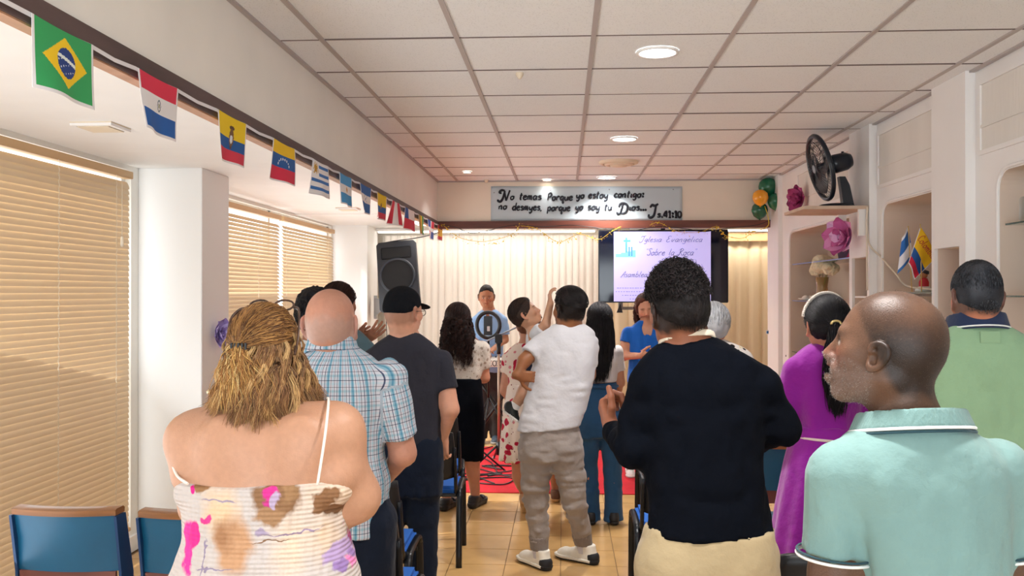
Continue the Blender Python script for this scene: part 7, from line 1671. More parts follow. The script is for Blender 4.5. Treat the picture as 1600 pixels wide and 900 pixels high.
def tvt(txt, px, py, pxw, size, r, m=M_st, sl=.35): return bl_(txt, px, py, pxw, size, r, 'lettering', Yt-.006, t, m, sl, n=3)
tvt('Iglesia', 999, 378, 36, 4.6, .33); tvt('Evangelica', 1040, 378, 60, 4.6, .33); tvt('"Sobre la Roca"', 1007, 399, 84, 5.4, .38); tvt('Asambleas', 970, 433, 48, 4.8, .33); tvt('ma', 1089, 433, 13, 4.8, .33)
M_st2 = mat('slide fine ink', '#8c8cc8', .6)
b = nbm()
for k, (x, w) in enumerate(((964, 50), (962, 60), (972, 44), (984, 30))):
    for q in range(int(w/4)):
        p = P(x+q*4.0, 450+k*5.7, Yt-.005)-L_; box(b, p.x, p.x+.004*rng.uniform(3, 6), p.y, p.y+.002, p.z-.004, p.z+.003)
from_bm('small_print', b, M_st2, t, kind='stuff')
br = nbm(); p0, p1 = P(966, 484, 10.85)-L_, P(1012, 478, 10.85)-L_
box(br, p0.x, p1.x+.3, .10, .14, p0.z, p0.z+.035); box(br, p0.x, p0.x+.05, .04, .14, p0.z, p0.z+.12); from_bm('bracket', br, mat('bracket grey', '#8e8c8a', .4), t)
pt = P(968, 486, 10.7)-L_; prism(br2 := nbm(), [(pt.x-.03, -.02, pt.z-.02), (pt.x+.04, -.02, pt.z-.02), (pt.x+.01, -.02, pt.z+.09)], (0, .05, 0)); from_bm('clamp', br2, M_black, t)
boxo('mount', -.12, .12, .05, .12, -.12, .12, M_blackmetal, t); boxo('ceiling_pole', -.025, .025, .07, .12, .12, 2.45-L_.z, M_blackmetal, t)
# ---- PA loudspeaker on a wall bracket
sp = empty('loudspeaker', P(623, 432, 10.55), 0, 'large black loudspeaker tilted on a wall bracket by the curtain', 'loudspeaker')
M_sp = mat('speaker case', '#1b2029', .5, bump=.1, bscale=300); k = 10.55/F; Wd, Hh = 33*k, 55*k; R = Matrix.Rotation(-.09, 4, 'Y') @ Matrix.Rotation(-.12, 4, 'X')
b = nbm(); pts = []
prof = [(-Wd, -.02), (-Wd*.97, -.06), (-Wd*.5, -.075), (Wd*.5, -.075), (Wd*.97, -.06), (Wd, -.02), (Wd*.7, .26), (-Wd*.7, .26)]
n_ = len(prof); rings = []
for z, f in ((-Hh, .90), (-Hh*.93, 1), (Hh*.92, .97), (Hh, .86)): rings.append([b.verts.new((x*f, y_*f if y_ > 0 else y_+(1-f)*.06, z)) for x, y_ in prof])
for a_, b_ in zip(rings, rings[1:]):
    for i in range(n_): b.faces.new((a_[i], a_[(i+1) % n_], b_[(i+1) % n_], b_[i]))
b.faces.new(rings[0][::-1]); b.faces.new(rings[-1]); bmesh.ops.transform(b, matrix=R, verts=b.verts); from_bm('case', b, M_sp, sp, 'auto')
b = nbm(); Rx = R @ Matrix.Translation((0, -.078, -.07*4*k/.03*.03)) @ Matrix.Rotation(PI/2, 4, 'X'); rr = Wd*.78
lathe(b, [(rr*1.10, -.004), (rr*1.10, .012), (rr, .014), (rr*.97, .004)], 36, M=Rx); from_bm('woofer_rim', b, mat('speaker rim', '#242b36', .35), sp)
b = nbm(); lathe(b, [(rr*.97, .006), (rr*.6, .010), (0, .012)], 30, M=Rx); from_bm('grille', b, mat('speaker grille', '#0b0d12', .8, bump=.6, bscale=500), sp)
b = nbm(); Rh = R @ Matrix.Translation((0, -.078, Hh*.66)); box(b, -Wd*.72, Wd*.72, -.004, .012, -Hh*.17, Hh*.17, .008, Rh); from_bm('horn', b, mat('speaker grille', '#0b0d12', .8), sp, 'auto')
b = nbm(); wb = P(584, 480, 10.95)-sp.location; e = Vector((-.12, .12, -Hh*.72))
prism(b, [(wb.x, wb.y, wb.z+.14), (wb.x, wb.y, wb.z-.14), (wb.x+.03, wb.y, wb.z-.14), (wb.x+.03, wb.y, wb.z+.14)], (0, .06, 0)); prism(b, [(wb.x, wb.y, wb.z+.10), (e.x, wb.y-.1, wb.z+.12), (e.x, wb.y-.1, wb.z+.07), (wb.x, wb.y, wb.z-.12)], (0, .04, 0)); tube(b, [(e.x, wb.y-.08, wb.z+.1), (e.x, .1, -Hh*.80), (0, .10, -Hh*.5)], .02, 8)
from_bm('bracket', b, mat('bracket grey', '#a5a29e', .4), sp)
b = nbm(); tube(b, catmull([P(598, 380, 10.6), P(620, 376, 10.5), P(650, 372, 10.2), P(680, 365, 9.7), P(690, 358, 9.35)], 6), .006, 5); tag(from_bm('cable', b, M_black), 'thin black cable from the loudspeaker up to the beam', 'cable')
b = nbm(); tube(b, catmull([P(597, 386, 10.62), P(594, 420, 10.75), P(602, 480, 10.8), P(605, 560, 10.8), P(603, 640, 10.8)], 6), .005, 5); tag(from_bm('cable', b, M_black), 'black cable hanging down beside the loudspeaker', 'cable')
# ================================================================== FURNITURE AND THINGS
M_blue = mat('blue seat cloth', '#1d5fb5', .9, bump=.3, bscale=300)
def stack_chair(loc, rz, label):
    t = empty('stacking_chair', loc, rz, label, 'chair', 'black and blue stacking chairs')
    b = nbm(); box(b, -.23, .23, -.20, .22, .43, .475, .018); from_bm('seat', b, M_blue, t, 'auto'); boxo('seat_shell', -.225, .225, -.195, .215, .415, .432, M_black, t, .006)
    b = nbm(); V = []
    nx, nz = 10, 8
    for side in (0, 1):
        for j in range(nz+1):
            for i in range(nx+1):
                u, v = i/nx*2-1, j/nz; w = .225*(1-.10*abs(v-.45)); cz = v; x = u*w; z = .52+.31*v; lim = (1-abs(u)**4*.12); z = .675+(z-.675)*lim
                V.append(b.verts.new((x, -.235-.055*v+.035*(u*u-1)*-1*-1+(.018 if side else -.012), z)))
    w_ = nx+1; off = (nx+1)*(nz+1)
    for j in range(nz):
        for i in range(nx):
            q = (j*w_+i, j*w_+i+1, (j+1)*w_+i+1, (j+1)*w_+i); b.faces.new([V[k] for k in q]); b.faces.new([V[k+off] for k in q[::-1]])
    edge = [i for i in range(nx+1)]+[j*w_+nx for j in range(1, nz+1)]+[nz*w_+i for i in range(nx-1, -1, -1)]+[j*w_ for j in range(nz-1, 0, -1)]
    for a_, c_ in zip(edge, edge[1:]+edge[:1]): b.faces.new((V[a_], V[a_+off], V[c_+off], V[c_]))
    bmesh.ops.recalc_face_normals(b, faces=b.faces); from_bm('backrest', b, M_black, t, True)
    for s_ in (-1, 1):
        x = s_*.245; b = nbm(); pts = [(x, -.25, 0), (x, -.20, .36), (x, -.17, .43), (x, -.12, .455), (x, .12, .455), (x, .17, .43), (x, .20, .36), (x, .24, 0)]
        tube(b, catmull([Vector(p) for p in pts], 5), .0125, 8, flat=1.5); from_bm('leg_frame', b, M_blackmetal, t)
        b = nbm(); tube(b, catmull([Vector(p) for p in ((x*.92, -.12, .44), (x*.92, -.21, .46), (x*.92, -.25, .56), (x*.90, -.275, .72))], 5), .011, 8, flat=1.5); from_bm('back_support', b, M_blackmetal, t)
    b = nbm(); tube(b, [(-.245, -.1, .40), (.245, -.1, .40)], .010, 8); tube(b, [(-.245, .12, .40), (.245, .12, .40)], .010, 8); from_bm('cross_bar', b, M_blackmetal, t)
    return t
c0 = stack_chair((-.885, 5.72, 0), .05, 'blue and black stacking chair, right of the charcoal T-shirt man')
dup(c0, (-.95, 6.35, 0), .12, 'blue and black stacking chair just behind the long black skirt')
dup(c0, (-.955, 4.33, 0), .02, 'stacking chair whose rounded black back shows at the plaid shirt\'s hem')
dup(c0, (-.845, 3.70, 0), .02, 'nearest stacking chair left of the aisle, black back beside the plaid man\'s trousers')
dup(c0, (.62, 4.92, 0), 0, 'stacking chair whose black legs show left of the khaki trousers')
dup(c0, (.75, 6.15, 0), 0, 'farther stacking chair right of the aisle, by the jeans woman\'s leg')
dup(c0, (.88, 3.25, 0), 0, 'stacking chair with its black back between khaki trousers and mint polo')
M_vin = mat('blue vinyl', '#155678', .38, var=.10, vscale=6, bump=.06, bscale=20); M_vin2 = mat('dark blue vinyl', '#0f3a66', .45); M_wood = mat('varnished wood', '#8a5a33', .35, var=.3, vscale=10, stretch=(.3, 1, 4)); M_redw = mat('red brown board', '#6e4038', .6, var=.15, vscale=8)
def hall_chair(x0, x1, Y, ztop, label):
    cx, w = (x0+x1)/2, (x1-x0)/2; t = empty('hall_chair', (cx, Y, 0), 0, label, 'chair', 'blue wooden-topped hall chairs')
    def bow(x): return .030*(1-(x/w)**2)
    n = 12; b = nbm(); R_ = []
    for z, y in ((ztop-.235, -.01), (ztop-.12, -.02), (ztop-.022, -.045)):
        R_.append(([b.verts.new((-w+2*w*i/n, y-bow(-w+2*w*i/n)+.0, z)) for i in range(n+1)], [b.verts.new((-w+2*w*i/n, y-bow(-w+2*w*i/n)+.055, z)) for i in range(n+1)]))
    for (a, c), (d, e) in zip(R_, R_[1:]):
        for i in range(n): b.faces.new((a[i], a[i+1], d[i+1], d[i])); b.faces.new((c[i+1], c[i], e[i], e[i+1]))
        b.faces.new((a[n], c[n], e[n], d[n])); b.faces.new((c[0], a[0], d[0], e[0]))
    a, c = R_[0]; d, e = R_[-1]
    for i in range(n): b.faces.new((c[i], c[i+1], a[i+1], a[i])); b.faces.new((d[i], d[i+1], e[i+1], e[i]))
    from_bm('backrest', b, M_vin, t, 'auto')
    b = nbm(); A_, B_ = [], []
    for i in range(n+1):
        x = -w-.004+(2*w+.008)*i/n; y = -.047-bow(min(w, max(-w, x))); A_.append([b.verts.new((x, y-.006, ztop-.024)), b.verts.new((x, y-.008, ztop-.004)), b.verts.new((x, y+.004, ztop)), b.verts.new((x, y+.052, ztop)), b.verts.new((x, y+.064, ztop-.008)), b.verts.new((x, y+.062, ztop-.024))])
    for p, q in zip(A_, A_[1:]):
        for k in range(6): b.faces.new((p[k], q[k], q[(k+1) % 6], p[(k+1) % 6]))
    b.faces.new(A_[0]); b.faces.new(A_[-1][::-1]); bmesh.ops.recalc_face_normals(b, faces=b.faces); from_bm('top_rail', b, M_wood, t, 'auto')
    boxo('back_board', -w+.01, w-.01, -.025, -.012, ztop-.30, ztop-.235, M_redw, t)
    b = nbm(); prism(b, [(w, -.06, ztop-.026), (w, .012, ztop-.026), (w, .075, ztop-.26), (w, .075, ztop-.42), (w, -.02, ztop-.42), (w, -.02, ztop-.24)], (.010, 0, 0)); from_bm('side_panel', b, M_vin2, t)
    b = nbm(); prism(b, [(-w, -.06, ztop-.026), (-w, .012, ztop-.026), (-w, .075, ztop-.26), (-w, .075, ztop-.42), (-w, -.02, ztop-.42), (-w, -.02, ztop-.24)], (-.010, 0, 0)); from_bm('side_panel', b, M_vin2, t)
    b = nbm(); box(b, -w+.01, w-.01, .03, .46, .40, .46, .015); from_bm('seat', b, M_vin, t, 'auto')
    for sx in (-1, 1):
        for y in (.02, .42): boxo('leg', sx*(w-.03)-.015, sx*(w-.03)+.015, y-.015, y+.015, 0, .42, M_blackmetal, t)
    return t
Yh = 3.3; zt = P(110, 789, Yh).z
h0 = hall_chair(P(33, 789, Yh).x, P(190, 789, Yh).x, Yh, zt, 'blue hall chair with a wooden top rail, nearest the left window')
hall_chair(P(222, 795, Yh).x, P(378, 795, Yh).x, Yh+.03, zt-.012, 'blue hall chair with a wooden top rail, behind the floral dress')
Y2 = 4.62; hall_chair(P(1172, 700, Y2).x, P(1290, 700, Y2).x, Y2, P(1200, 690, Y2).z, 'blue hall chair between the black shirt and the purple dress')
# ---- fan on its shelf
sh = empty('wall_shelf', (1.80, 6.52, 2.225), 0, 'small white wooden shelf high on the pier, carrying a fan', 'shelf')
boxo('board', -.20, .228, -.27, .27, -.022, 0, mat('shelf board edge', '#cdb29c', .6, var=.1, vscale=12), sh, .002)
boxo('support', .17, .228, -.25, -.22, -.20, -.022, M_rw, sh); boxo('support', .17, .228, .22, .25, -.20, -.022, M_rw, sh)
fn = empty('desk_fan', (1.89, 6.48, 2.225), 0, 'black desk fan on the high shelf, facing the window side', 'fan'); M_fan = mat('fan black', '#161d28', .3)
k = 6.48/F
def fp(px, py, dy=0): return P(px, py, 6.48+dy)-fn.location
b = nbm(); lathe(b, [(0, .0), (.135, .002), (.14, .012), (.10, .030), (.04, .038), (0, .04)], 30, (-.01, 0, 0), sx=1, sy=.8); from_bm('base', b, M_fan, fn)
b = nbm(); g0 = fp(1322, 319); g1 = fp(1309, 276)
prism(b, [(.03, -.03, .03), (.105, -.03, .02), (.075, -.03, .16), (.045, -.03, .22), (.005, -.03, .22), (.02, -.03, .12)], (0, .06, 0)); from_bm('column', b, M_fan, fn)
C_ = fp(1282, 262); ax = Vector((-.97, -.03, -.25)).normalized(); Rf = ax.to_track_quat('Z', 'Y').to_matrix().to_4x4(); Mf = Matrix.Translation(C_) @ Rf
b = nbm(); lathe(b, [(0, -.22), (.045, -.215), (.062, -.18), (.066, -.10), (.058, -.06), (0, -.05)], 24, M=Mf); lathe(b, [(0, -.02), (.010, -.018), (.010, .02), (0, .02)], 10, (C_[0]+.15, 0, C_[2]+.09)); from_bm('motor_housing', b, M_fan, fn)
R0 = .222
for zz, nm in ((-.045, 'rear_grille'), (.045, 'front_grille')):
    b = nbm()
    for q in range(44):
        a_ = 2*PI*q/44; pts = [Mf @ Vector((r*math.cos(a_), r*math.sin(a_), zz*(1-(r/R0)**3))) for r in (.03, .09, .15, .20, R0)]; tube(b, pts, .0016, 3, False)
    for r in (.03, .11, .18): tube(b, [Mf @ Vector((r*math.cos(a_), r*math.sin(a_), zz*(1-(r/R0)**3))) for a_ in np.linspace(0, 2*PI, 33)], .0022, 4, False)
    from_bm(nm, b, M_fan, fn)
b = nbm(); tube(b, [Mf @ Vector((R0*math.cos(a_), R0*math.sin(a_), 0)) for a_ in np.linspace(0, 2*PI, 49)], .017, 8, False); from_bm('rim', b, M_fan, fn)
b = nbm(); lathe(b, [(0, .05), (.028, .048), (.03, .036), (0, .036)], 16, M=Mf); from_bm('badge', b, mat('fan badge', '#9aa0a8', .3), fn)
M_fb = mat('fan blade', '#5a5558', .35)
for q in range(3):
    b = nbm(); a0 = 2*PI*q/3; rows_ = []
    for i in range(7):
        r = .03+.165*i/6; ww = .30+.75*math.sin(PI*min(1, .2+i/7.5)); rows_.append([b.verts.new(Mf @ Vector((r*math.cos(a0+s2*ww*.5), r*math.sin(a0+s2*ww*.5), -s2*.022))) for s2 in (-1, -.4, .4, 1)])
    for p_, q_ in zip(rows_, rows_[1:]):
        for i in range(3): b.faces.new((p_[i], p_[i+1], q_[i+1], q_[i]))
    from_bm('blade', b, M_fb, fn, True)
b = nbm(); lathe(b, [(0, -.045), (.03, -.04), (.034, .02), (0, .03)], 16, M=Mf); from_bm('hub', b, M_fan, fn)
# ---- paper flowers
def paper_flower(p, size, cols, label, fwd=(-.6, -.8, 0), n=9, leaf=None, seed=0, up=0.0):
    rg = random.Random(seed); t = empty('paper_flower', p, 0, label, 'flower'); Rq = Vector(fwd).normalized().to_track_quat('Z', 'Y').to_matrix().to_4x4()
    for ring, (cnt, rr, tilt) in enumerate(((n, size, .35), (max(4, n-3), size*.72, .75), (4, size*.42, 1.1))):
        for q in range(cnt):
            b = nbm(); a0 = 2*PI*(q+.4*ring)/cnt+rg.uniform(-.15, .15); M = Rq @ Matrix.Rotation(a0, 4, 'Z') @ Matrix.Rotation(-tilt+rg.uniform(-.15, .15), 4, 'Y'); rows_ = []
            for i in range(6):
                f = i/5; wd = rr*.42*math.sin(PI*(.12+.80*f))**.8*(1 if f < .99 else .25); rows_.append([b.verts.new(M @ Vector((rr*f, s2*wd, .18*rr*(f*f)+.10*rr*abs(s2)+rg.uniform(-.01, .01)*rr))) for s2 in (-1, 0, 1)])
            for p_, q_ in zip(rows_, rows_[1:]):
                for i in range(2): b.faces.new((p_[i], p_[i+1], q_[i+1], q_[i]))
            c = cols[(ring+q) % len(cols)]; from_bm('petal', b, mat('paper '+c, c, .7), t)
    b = nbm(); lathe(b, [(0, -size*.1), (size*.16, 0), (size*.12, size*.14), (0, size*.18)], 10, M=Rq @ Matrix.Translation((0, 0, size*.1))); from_bm('centre', b, mat('paper '+cols[0], cols[0], .7), t)
    if leaf:
        b = nbm(); q = Vector(leaf)-Vector(p); sd = Vector((.2, 0, 1)).normalized()*size*.20; pr = [q*.45, q*.8+sd, q*1.1, q*.8-sd]; v = [b.verts.new(x) for x in pr]; b.faces.new(v); v2 = [b.verts.new(x+Vector((0, .003, 0))) for x in pr]; b.faces.new(v2[::-1]); from_bm('leaf', b, mat('paper leaf green', '#1f6f4e', .7), t)
    return t
paper_flower(P(343, 522, 6.07)-Vector((0, 0, 0)), .115, ['#b39fdc', '#cfbdf0', '#a18acb'], 'large lilac paper flower on the white pier beside the blinds', (1, -.55, .1), leaf=P(322, 520, 5.95), seed=2)
paper_flower(Vector((1.98, P(1322, 372, 6.6).y-.0, 0))*1+Vector((0, 0, P(1322, 372, 6.6).z)), .16, ['#d873ae', '#e79acb', '#c45f9c', '#f0bfe6'], 'big pink paper flower on the pier under the fan shelf', (-.85, -.5, .1), n=8, seed=4)
paper_flower(P(1252, 311, 8.05), .135, ['#a93b74', '#c24f8c', '#8f2f60'], 'dark pink paper flower on the wall left of the fan', (-.9, -.4, .0), seed=6)
b = nbm(); p = P(1330, 402, 6.1); tube(b, [Vector((1.99, 6.2, p.z+.1)), Vector((1.98, 6.2, p.z-.02))], .004, 5)
# ---- things in the far niche
fr1 = empty('picture_frame', (XR+.17, 7.32, 1.905), 0, 'dark tilted picture with magenta blots on the upper glass shelf', 'picture')
def pcol(u, v):
    n_ = math.sin(u*17+3*math.sin(v*9))*math.cos(v*13+u*5); return '#c8285f' if n_ > .55 and v < .55 else ('#6a3a62' if n_ > .1 else '#4b3450')
Rp = Matrix.Rotation(-.12, 4, 'Y') @ Matrix.Rotation(.35, 4, 'Z')
sheet('print', 24, 34, lambda u, v: Rp @ Vector((-.012, (u-.5)*.30, .02+v*.34)), lambda u, v: pcol(u, v), M_print, fr1)
b = nbm(); box(b, -.010, .012, -.165, .165, 0, .38, .003, Rp); from_bm('frame', b, mat('dark frame', '#3a2f3a', .4), fr1, 'auto')
fr2 = empty('picture_frame', (XR+.20, 6.98, 1.905), 0, 'brown wooden picture frame leaning beside the dark picture', 'picture')
Rp2 = Matrix.Rotation(-.15, 4, 'Y') @ Matrix.Rotation(-.2, 4, 'Z'); b = nbm(); box(b, -.01, .012, -.10, .10, 0, .27, .003, Rp2); from_bm('frame', b, mat('brown frame', '#5e3a2a', .4), fr2, 'auto')
vs = empty('flower_vase', (XR+.12, 7.55, 1.565), 0, 'glass vase with round white dried flowers in the far niche', 'vase')
p = P(1283, 428, 7.55); vs.location = (XR+.10, P(1283, 428, 7.4).y, 1.575)
Yv = (XR+.10)/((1283-881)/F)+.117; vs.location = (XR+.10, Yv, 1.573)
b = nbm(); lathe(b, [(0, 0), (.045, .004), (.055, .04), (.045, .12), (.055, .20), (.050, .20), (.040, .12), (0, .01)], 16); from_bm('glass', b, mat('straw glass', '#c8a672', .15, trans=.5), vs)
rg = random.Random(2); mwf = mat('cream dried flowers', '#e6dcc0', .9, var=.15, vscale=60, bump=.8, bscale=90)
for (x, y, z, r) in ((0, -.02, .31, .095), (-.02, .08, .26, .06), (.03, -.14, .27, .065), (0, -.19, .29, .045)):
    g = SDF((-.15+x, -.15+y, z-.15), (.15+x, .15+y, z+.15), .009); g.ell((x, y, z), (r, r, r*.85)); g.noise(.014, 45, seed=x*9); V, Q = g.mesh(); o = np_mesh('bloom', V, Q, mwf, None); o.parent = vs
b = nbm(); [tube(b, [(0, 0, .05), (x*.5, y*.5, .2), (x, y, .28)], .003, 4) for x, y in ((0, -.02), (-.02, .08), (.03, -.14), (0, -.19))]; from_bm('stem', b, mat('stem green', '#7d7a3f', .8), vs)
pl = empty('shell_dish', (XR+.08, 8.24, 1.573), 0, 'small white dish with seashells on the short glass shelf', 'dish')
b = nbm(); lathe(b, [(0, 0), (.07, .004), (.10, .02), (.095, .022), (.065, .008), (0, .006)], 20); from_bm('plate', b, M_white, pl)
for k_ in range(5):
    b = nbm(); a_ = k_*1.25; lathe(b, [(0, .0), (.030, .005), (.026, .022), (.012, .034), (0, .04)], 9, (.04*math.cos(a_), .045*math.sin(a_), .008)); from_bm('seashell', b, mat('shell white', '#ece4da', .5), pl)
# lower shelf: jug, scissors-like clutter, boxes
Yj = (XR+.10)/((1236-881)/F)+.117; jz = P(1236, 556, Yj).z; 
boxo('niche_sill', XR+.0, XR+.30, 6.73, 8.58, jz-.03, jz-.006, M_rw, w1)
jg = empty('water_jug', (XR+.12, Yj-.05, jz-.005), 0, 'clear plastic water jug with a dark blue lid in the far niche', 'jug')
M_clear = mat('clear plastic', '#b9cfe6', .1, trans=.6, alpha=.7)
b = nbm(); lathe(b, [(0, 0), (.085, .004), (.095, .03), (.095, .14), (.07, .19), (.045, .215), (.045, .235), (0, .236)], 24); from_bm('bottle', b, M_clear, jg)
b = nbm(); lathe(b, [(.052, .225), (.055, .235), (.055, .262), (.045, .27), (0, .27)], 20); from_bm('lid', b, mat('dark blue plastic', '#22407e', .4), jg)
b = nbm(); tube(b, catmull([Vector(q) for q in ((0, -.05, .255), (0, -.12, .24), (0, -.14, .16), (0, -.09, .07))], 5), .008, 8); from_bm('handle', b, M_clear, jg)
def clutter(px, py, Yc, name, cat, label, fnb, m):
    t = empty(name, P(px, py, Yc), .3, label, cat); b = nbm(); fnb(b); from_bm('body', b, m, t); return t
M_dk = mat('dark clutter', '#2b2a2e', .5)
for (px, label, fnb) in ((1247, 'small black sunglasses case lying in the far niche', lambda b: box(b, -.06, .06, -.035, .035, 0, .035, .010)), (1263, 'coil of black cord in the far niche', lambda b: tube(b, [(.045*math.cos(a), .045*math.sin(a), .01+.004*a/3) for a in np.linspace(0, 14, 60)], .007, 6)), (1255, 'dark pouch with a metal buckle in the far niche', lambda b: box(b, -.045, .045, -.03, .03, 0, .07, .014))):
    Yc = (XR+.12)/((px-881)/F)+.117; t = empty({1247: 'glasses_case', 1263: 'cord_coil', 1255: 'pouch'}[px], (XR+.06+(px-1247)*.008, Yc, jz-.005), .3, label, {1247: 'case', 1263: 'cord', 1255: 'pouch'}[px]); b = nbm(); fnb(b); from_bm('shell', b, M_dk, t)
bx = empty('box', (XR+.10, 8.42, jz-.005), 0, 'low white cardboard box by the water jug', 'box'); b = nbm(); box(b, -.09, .09, -.06, .06, 0, .03, .002); from_bm('carton', b, M_white, bx); b = nbm(); box(b, -.095, .095, -.065, .065, .03, .045, .002); from_bm('lid', b, mat('pinkish card', '#d9b9ae', .7), bx)
# pier niche: yellow flower and pink figure
def on_sill(w, y0, y1, z, X0=XP_+.02): boxo('niche_shelf', X0, XP_+.30, y0, y1, z-.012, z, M_rw, w)
pw = [o for o in bpy.data.objects if o.name.startswith('wall_right_pier.001')][0]; on_sill(pw, 6.30, 6.62, 1.62)
pt_ = empty('flower_pot', (XP_+.10, 6.38, 1.62), 0, 'small pot with yellow flowers in the narrow pier niche', 'flower pot')
b = nbm(); lathe(b, [(0, 0), (.03, .002), (.036, .05), (.03, .05), (0, .03)], 14); from_bm('pot', b, mat('tan pot', '#c7a062', .6), pt_)
for k_ in range(6):
    b = nbm(); a_ = k_; lathe(b, [(0, 0), (.016, .006), (.014, .016), (0, .02)], 8, (.022*math.cos(a_*1.1), .022*math.sin(a_*1.1), .065+.012*(k_ % 3))); from_bm('bloom', b, mat('yellow bloom', '#e2c71d', .7), pt_)
b = nbm(); [tube(b, [(0, 0, .03), (.02*math.cos(a_), .02*math.sin(a_), .07)], .002, 4) for a_ in range(6)]; from_bm('stem', b, mat('stem green', '#7d7a3f', .8), pt_)
# ---- middle niche: two stick flags, doll, cable
zs_ = 1.648
def stick_flag(base, top, c1, c2, printf, label, w=.20):
    t = empty('stick_flag', base, 0, label, 'flag', 'little flags on sticks'); b = nbm(); d = Vector(top)-Vector(base); tube(b, [(0, 0, 0), d], .003, 6); from_bm('stick', b, mat('flag stick', '#d8b26a', .5), t)
    sheet('print', 36, 28, lambda u, v: Vector(c1[0])*(1-u)*v+Vector(c1[1])*u*v+Vector(c2[0])*(1-u)*(1-v)+Vector(c2[1])*u*(1-v)-Vector(base)+Vector((0, -.012*math.sin(u*5), 0)), printf, M_print, t, .0008)
Yn = 5.52
def NP(px, py, dy=0): return P(px, py, Yn+dy)
base1 = Vector((2.13, 5.42, zs_)); 
def colp(u, v):
    if u < .03 or u > .97 or v < .03: return '#e9e6e8'
    if v > .47: return '#f3c31e'
    return '#c8203f' if v < .22 else '#1c559c'
# flag laid so that its yellow half is up and right, as it hangs
stick_flag(NP(1440, 456), NP(1438, 350), (NP(1438, 354), NP(1466, 402)), (NP(1419, 411), NP(1430, 437)), colp, 'yellow, blue and red stick flag lettered Colombia in the middle niche')
def hond2(u, v):
    if u < .03 or v < .04: return '#eceaf0'
    return '#2a6ab8' if (v > .62 or v < .12) and u > .12 else ('#e9e9ef')
stick_flag(NP(1425, 456, .06), NP(1419, 353, .06), (NP(1409, 372, .06), NP(1420, 354, .06)), (NP(1402, 428, .06), NP(1428, 400, .06)), lambda u, v: '#2a6ab8' if .45 < v < .9 else ('#3a78c0' if v < .12 else '#eeecf2'), 'blue and white stick flag in the middle niche')
lt = bpy.data.objects['stick_flag']; M_red = mat('red lettering', '#c03a34', .7)
GLw = 'Colombia'; o_ = NP(1428, 374, -.02); e_ = (NP(1453, 408, -.02)-o_); up_ = Vector((-e_.z, 0, e_.x)).normalized()
o1 = letter_mesh('lettering', GLw, Vector(o_)+Vector((.012, -.012, .0)), e_.normalized(), tuple(up_), .024, e_.length*.95, M_red, lt, .0020, slant=0)
dl = empty('doll', (XR+.17, 5.28, zs_), 0, 'small doll in a red top and white hat in the middle niche', 'doll')
dl.location = (XR+.13, (XR+.13)/((1441-881)/F)+.117, zs_)
b = nbm(); lathe(b, [(0, .0), (.052, .003), (.050, .018), (.03, .035), (0, .035)], 16); from_bm('base', b, M_white, dl)
b = nbm(); lathe(b, [(.028, .03), (.030, .06), (.020, .085), (0, .09)], 12); from_bm('dress', b, mat('doll red', '#c22a38', .7), dl)
b = nbm(); lathe(b, [(0, .082), (.018, .09), (.024, .108), (.018, .124), (0, .13)], 12); from_bm('head', b, mat('doll skin', '#b5744f', .6), dl)
b = nbm(); lathe(b, [(.025, .110), (.026, .128), (0, .14)], 12, (.006, .002, 0)); from_bm('hair', b, M_dk, dl)
b = nbm(); tube(b, catmull([Vector((2.02, 6.26, 2.20)), Vector((2.02, 6.25, 2.02)), Vector((2.04, 6.23, 1.94)), PX(1375, 400, 2.07), PX(1400, 428, 2.10), PX(1418, 447, 2.15), Vector((2.2, 5.55, 1.66))], 8), .006, 6); tag(from_bm('cable', b, mat('cream cable', '#e3d6c4', .6)), 'cream fan cable drooping across the middle niche', 'cable')
b = nbm(); tube(b, catmull([Vector((2.015, 6.24, 2.215)), Vector((2.01, 6.238, 2.10)), Vector((2.012, 6.24, 1.86)), Vector((2.014, 6.242, 1.66))], 6), .006, 6); tag(from_bm('cable', b, mat('cream cable', '#e3d6c4', .6)), 'straight cream cable hanging down the pier edge', 'cable')
# ---- mug in the nearest niche
Ym = (XR+.11)/((1588-881)/F)+.117; mg = empty('jug', (XR+.11, Ym, 1.974), 0, 'tall grey-beige ceramic jug on the upper glass shelf', 'jug'); M_cer = mat('beige ceramic', '#b9aea2', .35)
b = nbm(); lathe(b, [(0, 0), (.050, .002), (.056, .02), (.055, .12), (.046, .150), (.042, .155), (.040, .150), (.048, .118), (.050, .02), (0, .012)], 28); from_bm('body', b, M_cer, mg)
b = nbm(); tube(b, catmull([Vector(q) for q in ((.02, -.050, .13), (.03, -.085, .12), (.03, -.090, .07), (.02, -.055, .035))], 5), .007, 8); from_bm('handle', b, M_cer, mg)
b = nbm(); prism(b, [(-.01, .05, .145), (.01, .05, .145), (0, .075, .155)], (0, 0, -.03)); from_bm('spout', b, M_cer, mg)
# ---- pencil pot behind the green polo
# ---- keyboard, stand, music things on the platform
kb = empty('keyboard', P(775, 566, 9.72), 0, 'white electronic keyboard on a stand in front of the player', 'keyboard'); kk = 9.72/F
kz = P(775, 566, 9.72).z; kb.location = (P(775, 566, 9.72).x, 9.78, kz)
boxo('case', -.52, .52, -.14, .17, -.045, .035, mat('keyboard white', '#eeeae2', .4), kb, .008)
b = nbm(); box(b, -.50, .50, .02, .165, .035, .044); from_bm('key_bed', b, M_white, kb)
for i in range(36):
    if i % 7 in (0, 1, 3, 4, 5): boxo('black_key', -.485+i*.0275, -.471+i*.0275, .03, .10, .044, .054, M_black, kb)
o = P(763, 575, 9.72)-Vector((0, 0, 0)); M_kl = mat('keyboard lettering', '#15171c', .5)
lo_ = Vector((P(763, 570.5, 9.64).x, 9.636, kz-.032)); letter_mesh('lettering', 'KORG', lo_, (1, 0, 0), (0, 0, 1), .030, .19, M_kl, kb, .0042, slant=0)
